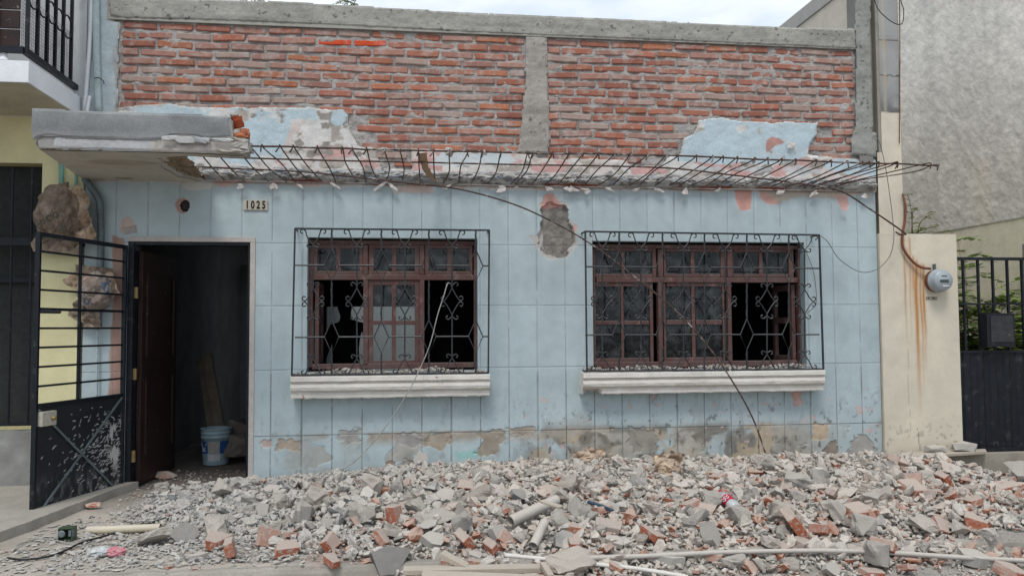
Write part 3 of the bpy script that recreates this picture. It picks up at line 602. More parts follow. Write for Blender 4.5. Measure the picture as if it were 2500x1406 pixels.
# ---------------------------------------------------------------- remaining piece of canopy
ZS = 2.722; YF = -1.26
def cp(px, py): return P(px, py, YF)
zt0 = cp(80, 265)[2]; zt1 = cp(575, 290)[2]; xr = cp(572, 330)[0]; xl = cp(79, 300)[0]
out = [(-2.86, 0.0), (xl+.04, YF+.02), (cp(440, 376)[0], YF+.03), (cp(520, 376)[0], YF+.06), (cp(560, 376)[0], YF+.10), (cp(592, 376)[0], YF+.06), (cp(596, 376)[0], YF+.16)]
for px, py in [(560, 384), (500, 382), (450, 380), (402, 384), (412, 392), (405, 400), (418, 412), (432, 420), (450, 430), (492, 438), (500, 440)]:
    g = G(px, py, ZS); out.append((g[0], min(g[1], -.002)))
out[-1] = (out[-1][0], 0.0)
def densify(o, s=.04, amp=.012, seed=3, lock=2):
    r_ = random.Random(seed); res = []
    for i in range(len(o)):
        a = o[i]; b_ = o[(i+1) % len(o)]; L = math.hypot(b_[0]-a[0], b_[1]-a[1]); k = max(1, int(L/s)) if lock <= i < len(o)-1 else 1
        for j in range(k):
            t = j/k; res.append((a[0]+(b_[0]-a[0])*t+(r_.uniform(-amp, amp) if j else 0), a[1]+(b_[1]-a[1])*t+(r_.uniform(-amp, amp) if j else 0)))
    return res
oo = densify(out)
can = MB(); can.cur = (.50, .475, .425)
n_ = len(oo); can.add([(x, y, ZS) for x, y in oo]+[(x, y, ZS+.10) for x, y in oo], [tuple(range(n_)), tuple(range(2*n_-1, n_-1, -1))]+[(i, i+n_, (i+1) % n_+n_, (i+1) % n_) for i in range(n_)])
canopy = can.build('canopy_slab', M['attr'], house)
# soffit skin with stains, slightly below the slab
xs = np.arange(-2.9, -1.1, .012); ys = np.arange(YF-.02, .0, .012); X, Y_ = np.meshgrid(xs, ys)
nA = fbm(X*6, Y_*6, 701, 4); d = sdist(out, X, Y_)-.012+.03*(nA-.5)
d = np.minimum(d, sdist([(p[0]-.05 if i > 8 else p[0], p[1]) for i, p in enumerate(out)], X, Y_)+.05*(fbm(X*9, Y_*9, 707, 3)-.5))
c0 = np.array([.54, .50, .43])[None, None]*(.92+.22*(fbm(X*2.5, Y_*2.5, 703, 4)-.4))[..., None]
st = G(300, 395, ZS); e = ((X-st[0])/.26)**2+((Y_-st[1])/.13)**2+1.2*(fbm(X*6, Y_*6, 705, 3)-.5); mm = ss(1.1, .5, e)[..., None]*.6; c0 = c0*(1-mm)+np.array([.33, .28, .22])*mm
st = G(250, 405, ZS); e = ((X-st[0])/.3)**2+((Y_-st[1])/.12)**2+1.2*(fbm(X*6, Y_*6, 715, 3)-.5); mm = ss(1.1, .5, e)[..., None]*.3; c0 = c0*(1-mm)+np.array([.46, .34, .28])*mm
st = G(305, 434, ZS); e = ((X-st[0])/.09)**2+((Y_-st[1])/.035)**2+1.0*(fbm(X*16, Y_*16, 705, 3)-.5); mm = ss(1.1, .8, e)[..., None]; c0 = c0*(1-mm)+np.array([.26, .18, .12])*mm
V = np.stack([X, Y_, ZS-.006+.004*(nA-.5)], -1); gridmesh('soffit_plaster', V, ((d[:-1, :-1]+d[1:, 1:])/2) > 0, M['attr'], house, c0, X.shape[1], X.shape[0])
# broken underside at the end of the canopy (bare aggregate)
g0 = [G(*p, ZS) for p in [(402, 384), (500, 440), (440, 432), (408, 408)]]
xs = np.arange(-2.15, -1.45, .013); ys = np.arange(-1.1, 0.0, .013); X, Y_ = np.meshgrid(xs, ys)
pol = [(G(*p, ZS)[0], min(0, G(*p, ZS)[1])) for p in [(396, 380), (450, 384), (470, 395), (480, 412), (498, 432), (512, 442), (450, 441), (425, 430), (404, 404)]]
nA = fbm(X*12, Y_*12, 731, 4); d = sdist(pol, X, Y_)+.06*(nA-.5)
c0 = np.array([.26, .20, .14])[None, None]*(.4+1.2*fbm(X*18, Y_*18, 735, 3))[..., None]
V = np.stack([X, Y_, ZS-.02+.07*fbm(X*14, Y_*14, 737, 3)], -1); gridmesh('broken_aggregate', V, ((d[:-1, :-1]+d[1:, 1:])/2) > 0, M['attr_rough'], house, c0, X.shape[1], X.shape[0])
# fascia: grey upstand with a pale lower band, in two skins
def greyfn(Xg, Zg, c_):
    n = fbm(Xg*2.2, Zg*6, 741, 4); k = np.array([.235, .245, .25])[None, None]*(.82+.5*(n-.3))[..., None]
    l = (ss(.10, .0, zt0-Zg-.03*(Xg-xl))*.35*ss(.4, .6, fbm(Xg*3, Zg*3, 743, 3)))[..., None]; k = k*(1-l)+np.array([.40, .41, .41])*l
    lw = ss(ZS+.15, ZS+.10, Zg)[..., None]*.5; return k*(1-lw)+np.array([.30, .305, .305])*lw
fpoly = [(cp(a, b_)[0], cp(a, b_)[2]) for a, b_ in [(78, 265), (200, 271), (400, 278), (566, 284), (562, 300), (570, 338), (500, 341), (470, 334), (420, 333), (400, 342), (372, 345), (330, 344), (250, 342), (150, 338), (128, 334), (100, 336), (80, 346)]]
rough_panel('canopy_fascia', fpoly, YF-.018, .1, M['attr'], 751, .004, .011, fn=greyfn, depthamp=.003)
def palefn(Xg, Zg, c_):
    k = np.array([.47, .475, .485])[None, None]*(.9+.3*(fbm(Xg*4, Zg*9, 753, 4)-.4))[..., None]; x_ = ss(cp(368, 350)[0]-.01, cp(372, 350)[0], Xg)[..., None]
    l = ss(.5, .6, fbm(Xg*9, Zg*14, 757, 3))[..., None]
    return k*(1-x_)+(np.array([.44, .41, .375])*(1-.3*l))*x_
fp2 = [(cp(a, b_)[0], cp(a, b_)[2]) for a, b_ in [(128, 330), (600, 334), (604, 352), (592, 376), (560, 374), (400, 372), (127, 363)]]
rough_panel('fascia_lower_band', fp2, YF-.004, .1, M['attr'], 761, .006, .011, fn=palefn, depthamp=.006)
fp3 = [(cp(a, b_)[0], cp(a, b_)[2]) for a, b_ in [(80, 342), (100, 332), (132, 330), (130, 366), (92, 362)]]
rough_panel('fascia_broken_corner', fp3, YF+.02, .1, M['attr_rough'], 771, .01, .012, c=(.22, .20, .17), depthamp=.05)
m = MB(); m.cur = (.30, .29, .275); m.prism([(xl+.012, YF-.012, ZS+.09), (xr, YF-.012, ZS+.09), (xr-.02, YF-.012, zt1-.012), (xl+.012, YF-.012, zt0-.008)], (0, .13, 0))
m.prism([(xl+.05, YF+.0, ZS+.004), (xr+.05, YF+.0, ZS+.004), (xr+.05, YF+.0, ZS+.09), (xl+.03, YF+.0, ZS+.09)], (0, .11, 0)).build('canopy_upstand', M['attr'], house)
# torn brick end of the upstand
def lump(c, dims, seed, n=16, sub=2, amp=.12):
    r_ = random.Random(seed); bm = bmesh.new()
    for _ in range(n):
        v = Vector((r_.uniform(-1, 1), r_.uniform(-1, 1), r_.uniform(-1, 1))); k = max(abs(v.x), abs(v.y), abs(v.z)); v = v/k if k else v
        v *= r_.uniform(.82, 1.0); bm.verts.new((v.x*dims[0]/2, v.y*dims[1]/2, v.z*dims[2]/2))
    res = bmesh.ops.convex_hull(bm, input=bm.verts); bmesh.ops.delete(bm, geom=[g for g in res['geom_interior'] if isinstance(g, bmesh.types.BMVert)], context='VERTS')
    if sub: bmesh.ops.subdivide_edges(bm, edges=list(bm.edges), cuts=sub, use_grid_fill=True)
    s_ = max(dims)
    for v in bm.verts:
        p = v.co/s_; nn = mnoise.fractal(p*3.2+Vector((seed*1.7, 0, 0)), 1.0, 2.0, 4)
        v.co += v.co.normalized()*nn*s_*amp
    vs = [v.co.copy() for v in bm.verts]; bm.verts.index_update(); fs = [[v.index for v in f.verts] for f in bm.faces]; bm.free()
    return [v+Vector(c) for v in vs], fs
for i, (px, py, w_, h_, cl) in enumerate([(578, 300, 26, 20, (.50, .115, .05)), (576, 322, 22, 14, (.50, .42, .36)), (590, 326, 30, 24, (.44, .15, .07)), (598, 334, 18, 20, (.38, .16, .09)), (582, 346, 50, 12, (.42, .38, .33)), (572, 282, 14, 12, (.34, .31, .28)), (590, 358, 40, 24, (.42, .40, .37)), (602, 372, 16, 20, (.36, .34, .32)), (564, 312, 14, 40, (.36, .33, .30)), (560, 368, 60, 14, (.44, .41, .36))]):
    c = P(px, py, YF+.05); vs, fs = lump(c, (w_/240, .13, h_/240), 40+i); m = MB(); m.cur = cl; m.add(vs, fs); m.build('broken_masonry', M['attr_rough'], house)
for i, (px, py, w_, h_) in enumerate([(415, 337, 36, 9), (448, 342, 44, 14), (484, 343, 36, 12), (500, 342, 18, 8), (545, 343, 40, 8)]):
    c = P(px, py, YF-.03); vs, fs = lump(c, (w_/240, .02, h_/240), 90+i, sub=1, amp=.06); m = MB(); m.cur = (.46, .46, .455) if i != 2 else (.33, .35, .36); m.add(vs, fs); m.build('loose_plaster_slab', M['attr'], house)

# ---------------------------------------------------------------- exposed reinforcement
rs0 = random.Random(8); cage = MB(); zr = ZS+.07
b1 = [G(a, b_, zr) for a, b_ in [(560, 355), (620, 357), (800, 362), (1000, 368), (1290, 374), (1500, 377), (1700, 383), (1900, 391), (2100, 398), (2292, 404)]]
cage.tube([p+Vector((0, rs0.uniform(-.008, .008), rs0.uniform(-.004, .004))) for p in bez(b1, 4)], .0078, 6); rc = cage.build('rebar_cage', M['rebar'], house, True)
def on(px, py, Y): return P(px, py, Y)
m = MB(); b2 = [G(a, b_, zr-.004) for a, b_ in [(432, 378), (600, 386), (800, 392), (1000, 396), (1250, 402)]]
yb = b2[-1][1]; b2 += [P(1500, 406, yb), P(1650, 412, yb), P(1790, 428, yb), P(1950, 448, yb-.02), P(2050, 466, yb-.04), P(2120, 508, yb-.06), P(2205, 566, yb-.1), P(2208, 572, yb-.1), P(2198, 573, yb-.1), P(2186, 566, yb-.08)]
m.tube(bez(b2, 5), .0075, 6).build('longitudinal_bar', M['rebar'], rc, True)
m = MB(); b3 = [G(430, 405, zr-.008), G(600, 413, zr-.008), G(740, 420, zr-.01)]; y3 = -.40
b3 += [P(860, 432, y3), P(1000, 448, y3), P(1120, 462, y3), P(1240, 494, y3), P(1330, 532, y3), P(1440, 594, y3), P(1560, 684, y3), P(1660, 768, y3-.02), P(1740, 860, y3-.04), P(1800, 950, y3-.06), P(1842, 1030, y3-.08), P(1870, 1110, y3-.1), P(1903, 1206, y3-.12)]
m.tube(bez(b3, 6), .0075, 6).build('bent_bar', M['rebar'], rc, True)
def lerp(a, b_, t): return a+(b_-a)*t
rs = random.Random(21)
def barpt(path, px, yv=None):
    for (a, b_), (c, d) in zip(path[:-1], path[1:]):
        if a <= px <= c: return lerp(b_, d, (px-a)/(c-a))
    return path[-1][1]
B1 = [(560, 355), (620, 357), (800, 362), (1000, 368), (1290, 374), (1500, 377), (1700, 383), (1900, 391), (2100, 398), (2292, 404)]
tops_ = [(640, 555+135), (683, 740), (716, 760), (775, 792), (835, 836), (860, 872), (895, 900), (940, 938), (978, 972), (1022, 1010), (1058, 1054), (1098, 1080), (1142, 1110), (1178, 1146), (1224, 1182), (1290, 1222), (1302, 1258), (1350, 1292), (1390, 1326), (1424, 1370), (1462, 1404), (1500, 1440), (1540, 1474), (1580, 1514), (1627, 1560), (1655, 1590), (1700, 1636), (1740, 1674), (1765, 1712), (1800, 1740), (1843, 1772), (1874, 1800), (1908, 1838), (1942, 1868), (1992, 1900), (2028, 1944), (2068, 1972), (2106, 2000), (2122, 2024), (2144, 2060), (2188, 2096)]
for (p_, q_) in (((437, 376), (500, 436)), ((484, 371), (548, 440)), ((530, 378), (596, 442)), ((572, 360), (655, 443)), ((606, 357), (700, 444))):
    a = Vector(G(*p_, zr)); e = Vector(P(q_[0], q_[1], -.06)); m = MB(); m.tube(bez([a+Vector((0, -.015, -.03)), a+Vector((0, -.01, .012)), a.lerp(e, .15)+Vector((0, 0, .004)), a.lerp(e, .55)+Vector((rs.uniform(-.02, .02), 0, -.015)), e], 4), .0058, 5).build('stirrup', M['rebar'], rc, True)
for i, (tx, bx_) in enumerate(tops_):
    ty = barpt(B1, tx); a = G(tx, ty, zr)
    # lower end runs back to the wall; direction taken from the photograph, wall end sits in the broken edge
    if tx < 930: ex = tx+ (80 if tx < 760 else 62)-(tx-640)*.13; ey = 444
    elif tx < 1060: ex = tx+4; ey = 440
    else: ex = tx-10-(tx-1060)*.14; ey = 446+ (tx-1060)*.011
    e = P(ex, ey, -.05)
    mid = Vector(a).lerp(Vector(e), .5)+Vector((rs.uniform(-.035, .035), 0, rs.uniform(-.035, .018)))
    a = Vector(a); dn = (Vector(e)-a).normalized()
    hook = [a+Vector((rs.uniform(-.03, .01), -.010, -.045)), a+Vector((-.004, -.020, -.012)), a+Vector((0, -.012, .012)), a+Vector((0, .008, .012))]
    m = MB(); m.tube(bez(hook+[a+dn*.10, mid, Vector(e)], 4), .0058, 5).build('stirrup', M['rebar'], rc, True)
# three stirrups pulled out to the right end
for (tx, ty, pts) in [(2188, 400, [(2060, 432), (1960, 460)]), (2268, 402, [(2200, 414), (2040, 452), (1990, 462)]), (2285, 406, [(2230, 420), (2100, 440), (2040, 456)])]:
    a = Vector(G(tx, ty, zr)); q_ = [a+Vector((0, -.015, -.04)), a+Vector((.01, -.01, .01)), a+Vector((-.04, .02, .006))]
    for k, (u, v) in enumerate(pts): q_.append(Vector(P(u, v, lerp(-.75, -.08, k/(max(1, len(pts)-1))))))
    m = MB(); m.tube(bez(q_, 5), .0055, 5).build('stirrup', M['rebar'], rc, True)
for i, (px, py, s_) in enumerate([(1098, 372, 22), (1842, 390, 14), (2288, 404, 12), (1302, 378, 12), (1182, 372, 12), (1224, 374, 10)]):
    c = G(px, py, zr); vs, fs = lump(c, (s_/290, s_/290, s_/290), 120+i, amp=.15); m = MB(); m.cur = (.50, .47, .44); m.add(vs, fs).build('concrete_remnant', M['attr_rough'], rc)
# rag of orange cloth caught on the reinforcement
rg = MB(); pts = [G(1030, 374, zr+.01), P(1034, 395, -.7), P(1040, 412, -.45), P(1052, 432, -.25), P(1062, 441, -.12)]
pp = bez(pts, 4); vs = []; fs = []
for i, p in enumerate(pp):
    ww = .035*(1.2-.5*i/len(pp)); tw = .5*math.sin(i*.8)
    for k in (-1, -.3, .4, 1): vs.append((p.x+k*ww*math.cos(tw), p.y+.012*math.sin(i*1.7+k*3), p.z+k*ww*math.sin(tw)*.5+.006*math.sin(i*2.3+k*2)))
for i in range(len(pp)-1):
    for k in range(3): fs.append((i*4+k, i*4+k+1, i*4+k+5, i*4+k+4))
o = link('cloth_strip', vs, fs, M['sacking'], smooth=True); recenter(o); tag(o, 'orange and cream strip of torn foam cloth caught on the exposed reinforcement', 'cloth strip')
M['yardwall'] = mat('shaded_yard_wall', (.34, .37, .38), (.28, .31, .32), scale=2, bump=.2)
# ---------------------------------------------------------------- windows
YW = .085
def wp(px, py): p = P(px, py, YW); return p[0], p[2]
def win_rect(mb, a, b, c, d, y0, y1, bev=.004):   # pixel box -> timber
    x0, z1 = wp(a, b); x1, z0 = wp(c, d); mb.box(x0, x1, y0, y1, z0, z1, bev)
def window(name, label, frame, rail, mull, transoms, sash, opened):
    fx0, fy0, fx1, fy1 = frame; wo = root_part(name, label)
    m = MB(); t = 13
    win_rect(m, fx0, fy0, fx1, fy0+t, YW, YW+.07); win_rect(m, fx0, fy0+t, fx0+t-1, fy1, YW, YW+.07); win_rect(m, fx1-t+3, fy0+t, fx1, fy1, YW, YW+.07); win_rect(m, fx0+t-1, fy1-8, fx1-t+3, fy1, YW, YW+.07)
    win_rect(m, fx0+t-1, rail[0], fx1-t+3, rail[1], YW-.004, YW+.066)
    for (a, b) in mull: win_rect(m, a, fy0+t, b, rail[0], YW-.006, YW+.064); win_rect(m, a, rail[1], b, fy1-8, YW-.006, YW+.064)
    m.build('window_frame', M['wood'], wo)
    for (x0, y0, x1, y1, panes, ajar) in transoms+sash:
        s = MB(); pr = MB(); ys = YW+.012
        xs_ = sorted(set([x0, x1]+[p for q in panes for p in (q[0], q[2])])); 
        # stiles and rails around the panes
        px0 = min(p[0] for p in panes); px1 = max(p[2] for p in panes); py0 = min(p[1] for p in panes); py1 = max(p[3] for p in panes)
        win_rect(s, x0, y0, px0, y1, ys, ys+.036); win_rect(s, px1, y0, x1, y1, ys, ys+.036); win_rect(s, px0, y0, px1, py0, ys+.001, ys+.035); win_rect(s, px0, py1, px1, y1, ys+.001, ys+.035)
        cols = sorted(set((p[0], p[2]) for p in panes)); rows = sorted(set((p[1], p[3]) for p in panes))
        for a, b in zip(cols[:-1], cols[1:]): win_rect(s, a[1], py0, b[0], py1, ys+.003, ys+.033)
        for a, b in zip(rows[:-1], rows[1:]):
            for c_ in cols: win_rect(s, c_[0], a[1], c_[1], b[0], ys+.005, ys+.031)
        so_ = s.build('sash', M['wood'], wo)
        for p in panes:
            g = MB(); a = wp(p[0], p[1]); b = wp(p[2], p[3]); yy = ys+.018
            g.add([(a[0]-.004, yy, b[1]-.004), (b[0]+.004, yy, b[1]-.004), (b[0]+.004, yy, a[1]+.004), (a[0]-.004, yy, a[1]+.004)], [(0, 1, 2, 3)]).build('pane', M['glass'], so_)
        if ajar:
            pass
    for (px, py0, py1, dr) in opened:        # sash swung into the room, seen nearly edge-on
        a = P(px, py0, YW+.05); b = P(px, py1, YW+.05); m = MB(); L = .44
        for k in (0, 1):
            yy = a[1]+k*(L-.06); m.box(a[0]-.018, a[0]+.018, yy, yy+.06, b[2], a[2], .004)
        for zz in (b[2], (a[2]+b[2])/2, a[2]-.06): m.box(a[0]-.016, a[0]+.016, a[1]+.06, a[1]+L-.06, zz, zz+.06)
        o = m.build('open_sash', M['wood'], wo); g = MB(); g.add([(a[0], a[1]+.05, b[2]+.05), (a[0], a[1]+L-.05, b[2]+.05), (a[0], a[1]+L-.05, a[2]-.05), (a[0], a[1]+.05, a[2]-.05)], [(0, 1, 2, 3)]).build('pane', M['glass'], o)
    return wo
def root_part(name, label):
    o = bpy.data.objects.new(name, None); COL.objects.link(o); o.parent = house; o['label'] = label; return o
def zz(ox, oy, *r): return [tuple((ox+v/2.929) if i % 2 == 0 else (oy+v/2.929) for i, v in enumerate(q)) for q in r]
L_ = lambda *r: zz(680, 520, *r); R_ = lambda *r: zz(1380, 520, *r)
w1 = window('window', 'window with dusty red-brown timber sashes and two open lower casements, left of the two', (750, 586, 1167, 897), (670, 684), [(887, 898), (1025, 1036)],
    [(*L_((250, 222))[0], *L_((605, 445))[0], L_((275, 255, 412, 415), (440, 255, 578, 415)), 0), (*L_((643, 222))[0], *L_((1010, 445))[0], L_((680, 255, 812, 415), (842, 255, 975, 415)), 0), (*L_((1046, 222))[0], *L_((1388, 445))[0], L_((1075, 255, 1207, 415), (1250, 255, 1363, 415)), 0)],
    [(*L_((640, 483))[0], *L_((1012, 1092))[0], L_((675, 515, 810, 768), (838, 515, 975, 768), (675, 798, 810, 1055), (838, 798, 975, 1055)), 0)],
    [(774, 688, 888, 1)])
w2 = window('window', 'window with three panes of dusty glass bays and one open casement, right of the two', (1444, 596, 1958, 893), (677, 690), [(1606, 1619), (1775, 1788)],
    [(*R_((206, 240))[0], *R_((655, 460))[0], R_((217, 275, 405, 435), (430, 275, 625, 435)), 0), (*R_((705, 240))[0], *R_((1148, 460))[0], R_((725, 280, 900, 435), (930, 280, 1115, 435)), 0), (*R_((1196, 245))[0], *R_((1640, 460))[0], R_((1208, 282, 1390, 435), (1418, 282, 1600, 435)), 0)],
    [(*R_((200, 498))[0], *R_((636, 1068))[0], R_((220, 525, 400, 770), (425, 525, 605, 770), (220, 797, 400, 1040), (425, 797, 605, 1040)), 0), (*R_((703, 498))[0], *R_((1150, 1068))[0], R_((728, 525, 905, 765), (938, 525, 1125, 765), (728, 797, 905, 1035), (938, 797, 1125, 1035)), 0)],
    [(1936, 694, 884, 1)])

# ---------------------------------------------------------------- wrought-iron window grilles
YG = -.165; GR = .0082
def grille(label, ox, oy, bars, dias, hz, top, bot, lft, rgt, hb, parts_scale=1.0):
    def g(u, v): return Vector(P(ox+u/2.929, oy+v/2.929, YG))
    go = root_part('window_grille', label); r = GR
    m = MB()
    def flat(a, b, w_=.013, h_=.013): m.beam(a, b, w_, h_, up=(0, 1, 0))
    tl, tr, bl, br = g(lft[0], top[0]), g(rgt[0], top[1]), g(lft[1], bot[0]), g(rgt[1], bot[1])
    tl, tr, bl, br = [Vector((p.x, YG, p.z)) for p in (tl, tr, bl, br)]
    flat(tl, tr, .016, .016); flat(bl, br, .016, .016); flat(tl, bl, .015, .015); flat(tr, br, .015, .015)
    for p in (tl, tr): m.beam(p, (p.x, -.004, p.z), .013, .013)
    for p in (bl, br): m.beam(p, (p.x, -.004, p.z), .013, .013)
    m.build('outer_frame', M['iron'], go)
    for v0, v1 in hz:          # horizontals, broken at the diamonds
        segs = []; xs_ = [lft[0]]
        for d in dias: xs_ += [d-hb, d+hb]
        xs_.append(rgt[0])
        m = MB()
        for a, b in zip(xs_[::2], xs_[1::2]):
            if b <= a: continue
            t0 = (a-lft[0])/(rgt[0]-lft[0]); t1 = (b-lft[0])/(rgt[0]-lft[0])
            m.tube([g(a, v0+(v1-v0)*t0), g(b, v0+(v1-v0)*t1)], r, 6)
        m.build('horizontal_bar', M['iron'], go)
    def curl(m, pts, side, vs, size):   # small spiral at the end of an arm
        pass
    span = (rgt[0]-lft[0])
    def hzv(i, u): t = (u-lft[0])/span; return hz[i][0]+(hz[i][1]-hz[i][0])*t
    def topv(u): t = (u-lft[0])/span; return top[0]+(top[1]-top[0])*t
    def botv(u): t = (u-lft[0])/span; return bot[0]+(bot[1]-bot[0])*t
    for d in dias:
        h0, h1 = hzv(0, d), hzv(1, d); s = (h1-h0)/510.0; H = 118*s; m = MB()
        m.tube([g(d, topv(d)), g(d, h0-H)], r*.95); m.tube([g(d, h0+H), g(d, h1-H)], r*.95); m.tube([g(d, h1+H), g(d, botv(d))], r*.95)
        # hammered twist in the straight bars
        for (va, vb) in ((topv(d)+8, h0-H-6), (h0+H+6, h1-H-6), (h1+H+6, botv(d)-6)):
            n = 14; pts = [g(d+4.0*math.sin(k*1.5), va+(vb-va)*k/n) for k in range(n+1)]; m.tube(pts, r*.8, 5)
        for hv in (h0, h1): m.tube([g(d, hv-H), g(d+hb, hv), g(d, hv+H), g(d-hb, hv), g(d, hv-H)], r*.78)
        m.build('diamond_bar', M['iron'], go)
    for u in bars:
        h0, h1 = hzv(0, u), hzv(1, u); s = (h1-h0)/510.0; c = (h0+h1)/2; m = MB(); q = s
        T = topv(u); B = botv(u)
        def arm(pts, w_=.72): m.tube(bez([g(u+x, y) for x, y in pts], 5), r*w_, 5)
        def spiral(cx, cy, rad, a0, a1, n=9, k0=1.0, k1=.45): return [(cx+rad*(k0+(k1-k0)*i/n)*math.cos(a0+(a1-a0)*i/n), cy+rad*(k0+(k1-k0)*i/n)*math.sin(a0+(a1-a0)*i/n)) for i in range(n+1)]
        m.tube([g(u, c-258*s*.5-5+0), g(u, h0-135*s)], r*.9) if False else None
        # verticals: upper, lower
        m.tube([g(u, h0-150*s), g(u, c-92*s)], r*.9); m.tube([g(u, c+95*s), g(u, h1+150*s)], r*.9)
        for sg in (-1, 1):
            # top fan: arms from the bar to curls under the top rail
            top_c = T+16; arm([(0, h0-142*s), (sg*38, (h0-142*s+T)/2+6), (sg*55, T+12)]+spiral(sg*76, T+22, 21, math.pi*(1.15 if sg > 0 else -.15), math.pi*(1.15 if sg > 0 else -.15)+sg*math.pi*1.45))
            # small hanging curls below the fan
            arm([(0, h0-140*s), (sg*14, h0-128*s)]+spiral(sg*32, h0-140*s, 17, math.pi*(.8 if sg > 0 else .2), math.pi*(.8 if sg > 0 else .2)-sg*math.pi*1.35))
            # upper small curls above the heart
            arm([(0, c-100*s)]+[(sg*8, c-122*s)]+spiral(sg*30, c-118*s, 18, math.pi*(1.1 if sg > 0 else -.1), math.pi*(1.1 if sg > 0 else -.1)+sg*math.pi*1.4))
            arm([(0, c-92*s), (sg*28, c-40*s), (sg*52, c-6*s)]+spiral(sg*62, c-22*s, 19, math.pi*.5, math.pi*.5-sg*math.pi*1.35))
            arm([(0, c+98*s), (sg*28, c+46*s), (sg*52, c+10*s)]+spiral(sg*62, c+26*s, 19, -math.pi*.5, -math.pi*.5+sg*math.pi*1.35))
            arm([(0, c+100*s)]+[(sg*8, c+122*s)]+spiral(sg*30, c+116*s, 18, math.pi*(.9 if sg > 0 else .1), math.pi*(.9 if sg > 0 else .1)-sg*math.pi*1.4))
            # foot: curls and spread legs
            arm([(0, h1+150*s)]+[(sg*8, h1+132*s)]+spiral(sg*28, h1+142*s, 17, math.pi*(1.1 if sg > 0 else -.1), math.pi*(1.1 if sg > 0 else -.1)+sg*math.pi*1.4))
            arm([(0, h1+155*s), (sg*34, (h1+155*s+B)/2), (sg*52, B-12)]+spiral(sg*70, B-22, 19, math.pi*(.85 if sg > 0 else .15), math.pi*(.85 if sg > 0 else .15)-sg*math.pi*1.4))
        m.build('scroll_bar', M['iron'], go)
    return go
grille('black wrought-iron window guard of scrolls and diamonds, left of the two', 680, 520, [247, 560, 903, 1241], [380, 735, 1075, 1410], [(373, 378), (888, 882)], (112, 124), (1160, 1142), (118, 95), (1507, 1500), 52)
grille('black wrought-iron window guard of scrolls and diamonds, right and wider of the two', 1380, 520, [266, 542, 846, 1146, 1442, 1712], [385, 695, 995, 1298, 1598], [(384, 396), (872, 868)], (133, 158), (1130, 1116), (143, 155), (1816, 1846), 47)
# ---------------------------------------------------------------- moulded sills
def sill(label, a, b, chips):
    # a,b: (px,py) of top left / top right; bottom offset ~50px
    Yf = -.185; x0 = P(a[0], a[1], Yf)[0]; x1 = P(b[0], b[1], Yf)[0]; zt_ = (P(a[0], a[1], Yf)[2]+P(b[0], b[1], Yf)[2])/2; h = .205
    prof = [(-.0, 0), (-.19, 0), (-.195, -.012), (-.195, -.045), (-.172, -.055), (-.168, -.062), (-.185, -.078), (-.19, -.10), (-.182, -.125), (-.16, -.142), (-.150, -.148), (-.150, -.19), (-.145, -.20), (0, -.20)]
    us_ = np.linspace(x0, x1, int((x1-x0)/.03)); pts = []
    # resample the profile
    pr = []
    for (ya, za), (yb_, zb_) in zip(prof[:-1], prof[1:]):
        k = max(1, int(math.hypot(yb_-ya, zb_-za)/.012)) if (ya, yb_) != (0, -.19) else 6
        pr += [(ya+(yb_-ya)*i/k, za+(zb_-za)*i/k) for i in range(k)]
    pr.append(prof[-1]); vs = []; n = len(pr)
    for i, u in enumerate(us_):
        for j, (y, z_) in enumerate(pr):
            e = mnoise.noise(Vector((u*9, j*.35, 3.3))); e2 = mnoise.noise(Vector((u*34, j*.9, 8)))
            sh = 0.012 if (i in (0, len(us_)-1) and z_ < -.14) else 0
            chip = 0
            for (c0, c1, zc0, dp) in chips:
                if c0 < (u-x0)/(x1-x0) < c1 and z_ < zc0: chip = dp*(1+e2)
            vs.append((u, y+.003*e+.002*e2+chip, zt_+z_+.0025*e+(.004*e2 if z_ < -.19 else 0)+(chip*.5 if z_ < -.17 else 0)))
    fs = [(i*n+j, i*n+j+1, (i+1)*n+j+1, (i+1)*n+j) for i in range(len(us_)-1) for j in range(n-1)]
    fs += [tuple(range(n)), tuple(range((len(us_)-1)*n, len(us_)*n))[::-1]]
    o = link('window_sill', vs, fs, M['sill'], house); o['label'] = label; return zt_, x0, x1
S1 = sill('cream moulded window sill in fair condition', (709, 918), (1196, 914), [])
S2 = sill('cream moulded window sill with chipped red spots and a broken lower left corner', (1424, 908), (2014, 905), [(0, .065, -.15, .06)])
# ---------------------------------------------------------------- crumbs on the sills
def pebble_protos(n, npts, seed):
    out = []; r_ = random.Random(seed)
    for k in range(n):
        bm = bmesh.new()
        for _ in range(npts):
            v = Vector((r_.gauss(0, 1), r_.gauss(0, 1), r_.gauss(0, 1))).normalized(); mx_ = max(abs(v.x), abs(v.y), abs(v.z)); v = v.lerp(v/mx_, .5)*r_.uniform(.75, 1.0)
            bm.verts.new((v.x*.5, v.y*r_.uniform(.38, .42), v.z*.33))
        res = bmesh.ops.convex_hull(bm, input=bm.verts); bmesh.ops.delete(bm, geom=[g for g in res['geom_interior'] if isinstance(g, bmesh.types.BMVert)], context='VERTS')
        bmesh.ops.triangulate(bm, faces=bm.faces); bm.verts.index_update()
        out.append((np.array([v.co for v in bm.verts]), np.array([[v.index for v in f.verts] for f in bm.faces]))); bm.free()
    return out
PEB = pebble_protos(36, 13, 3)
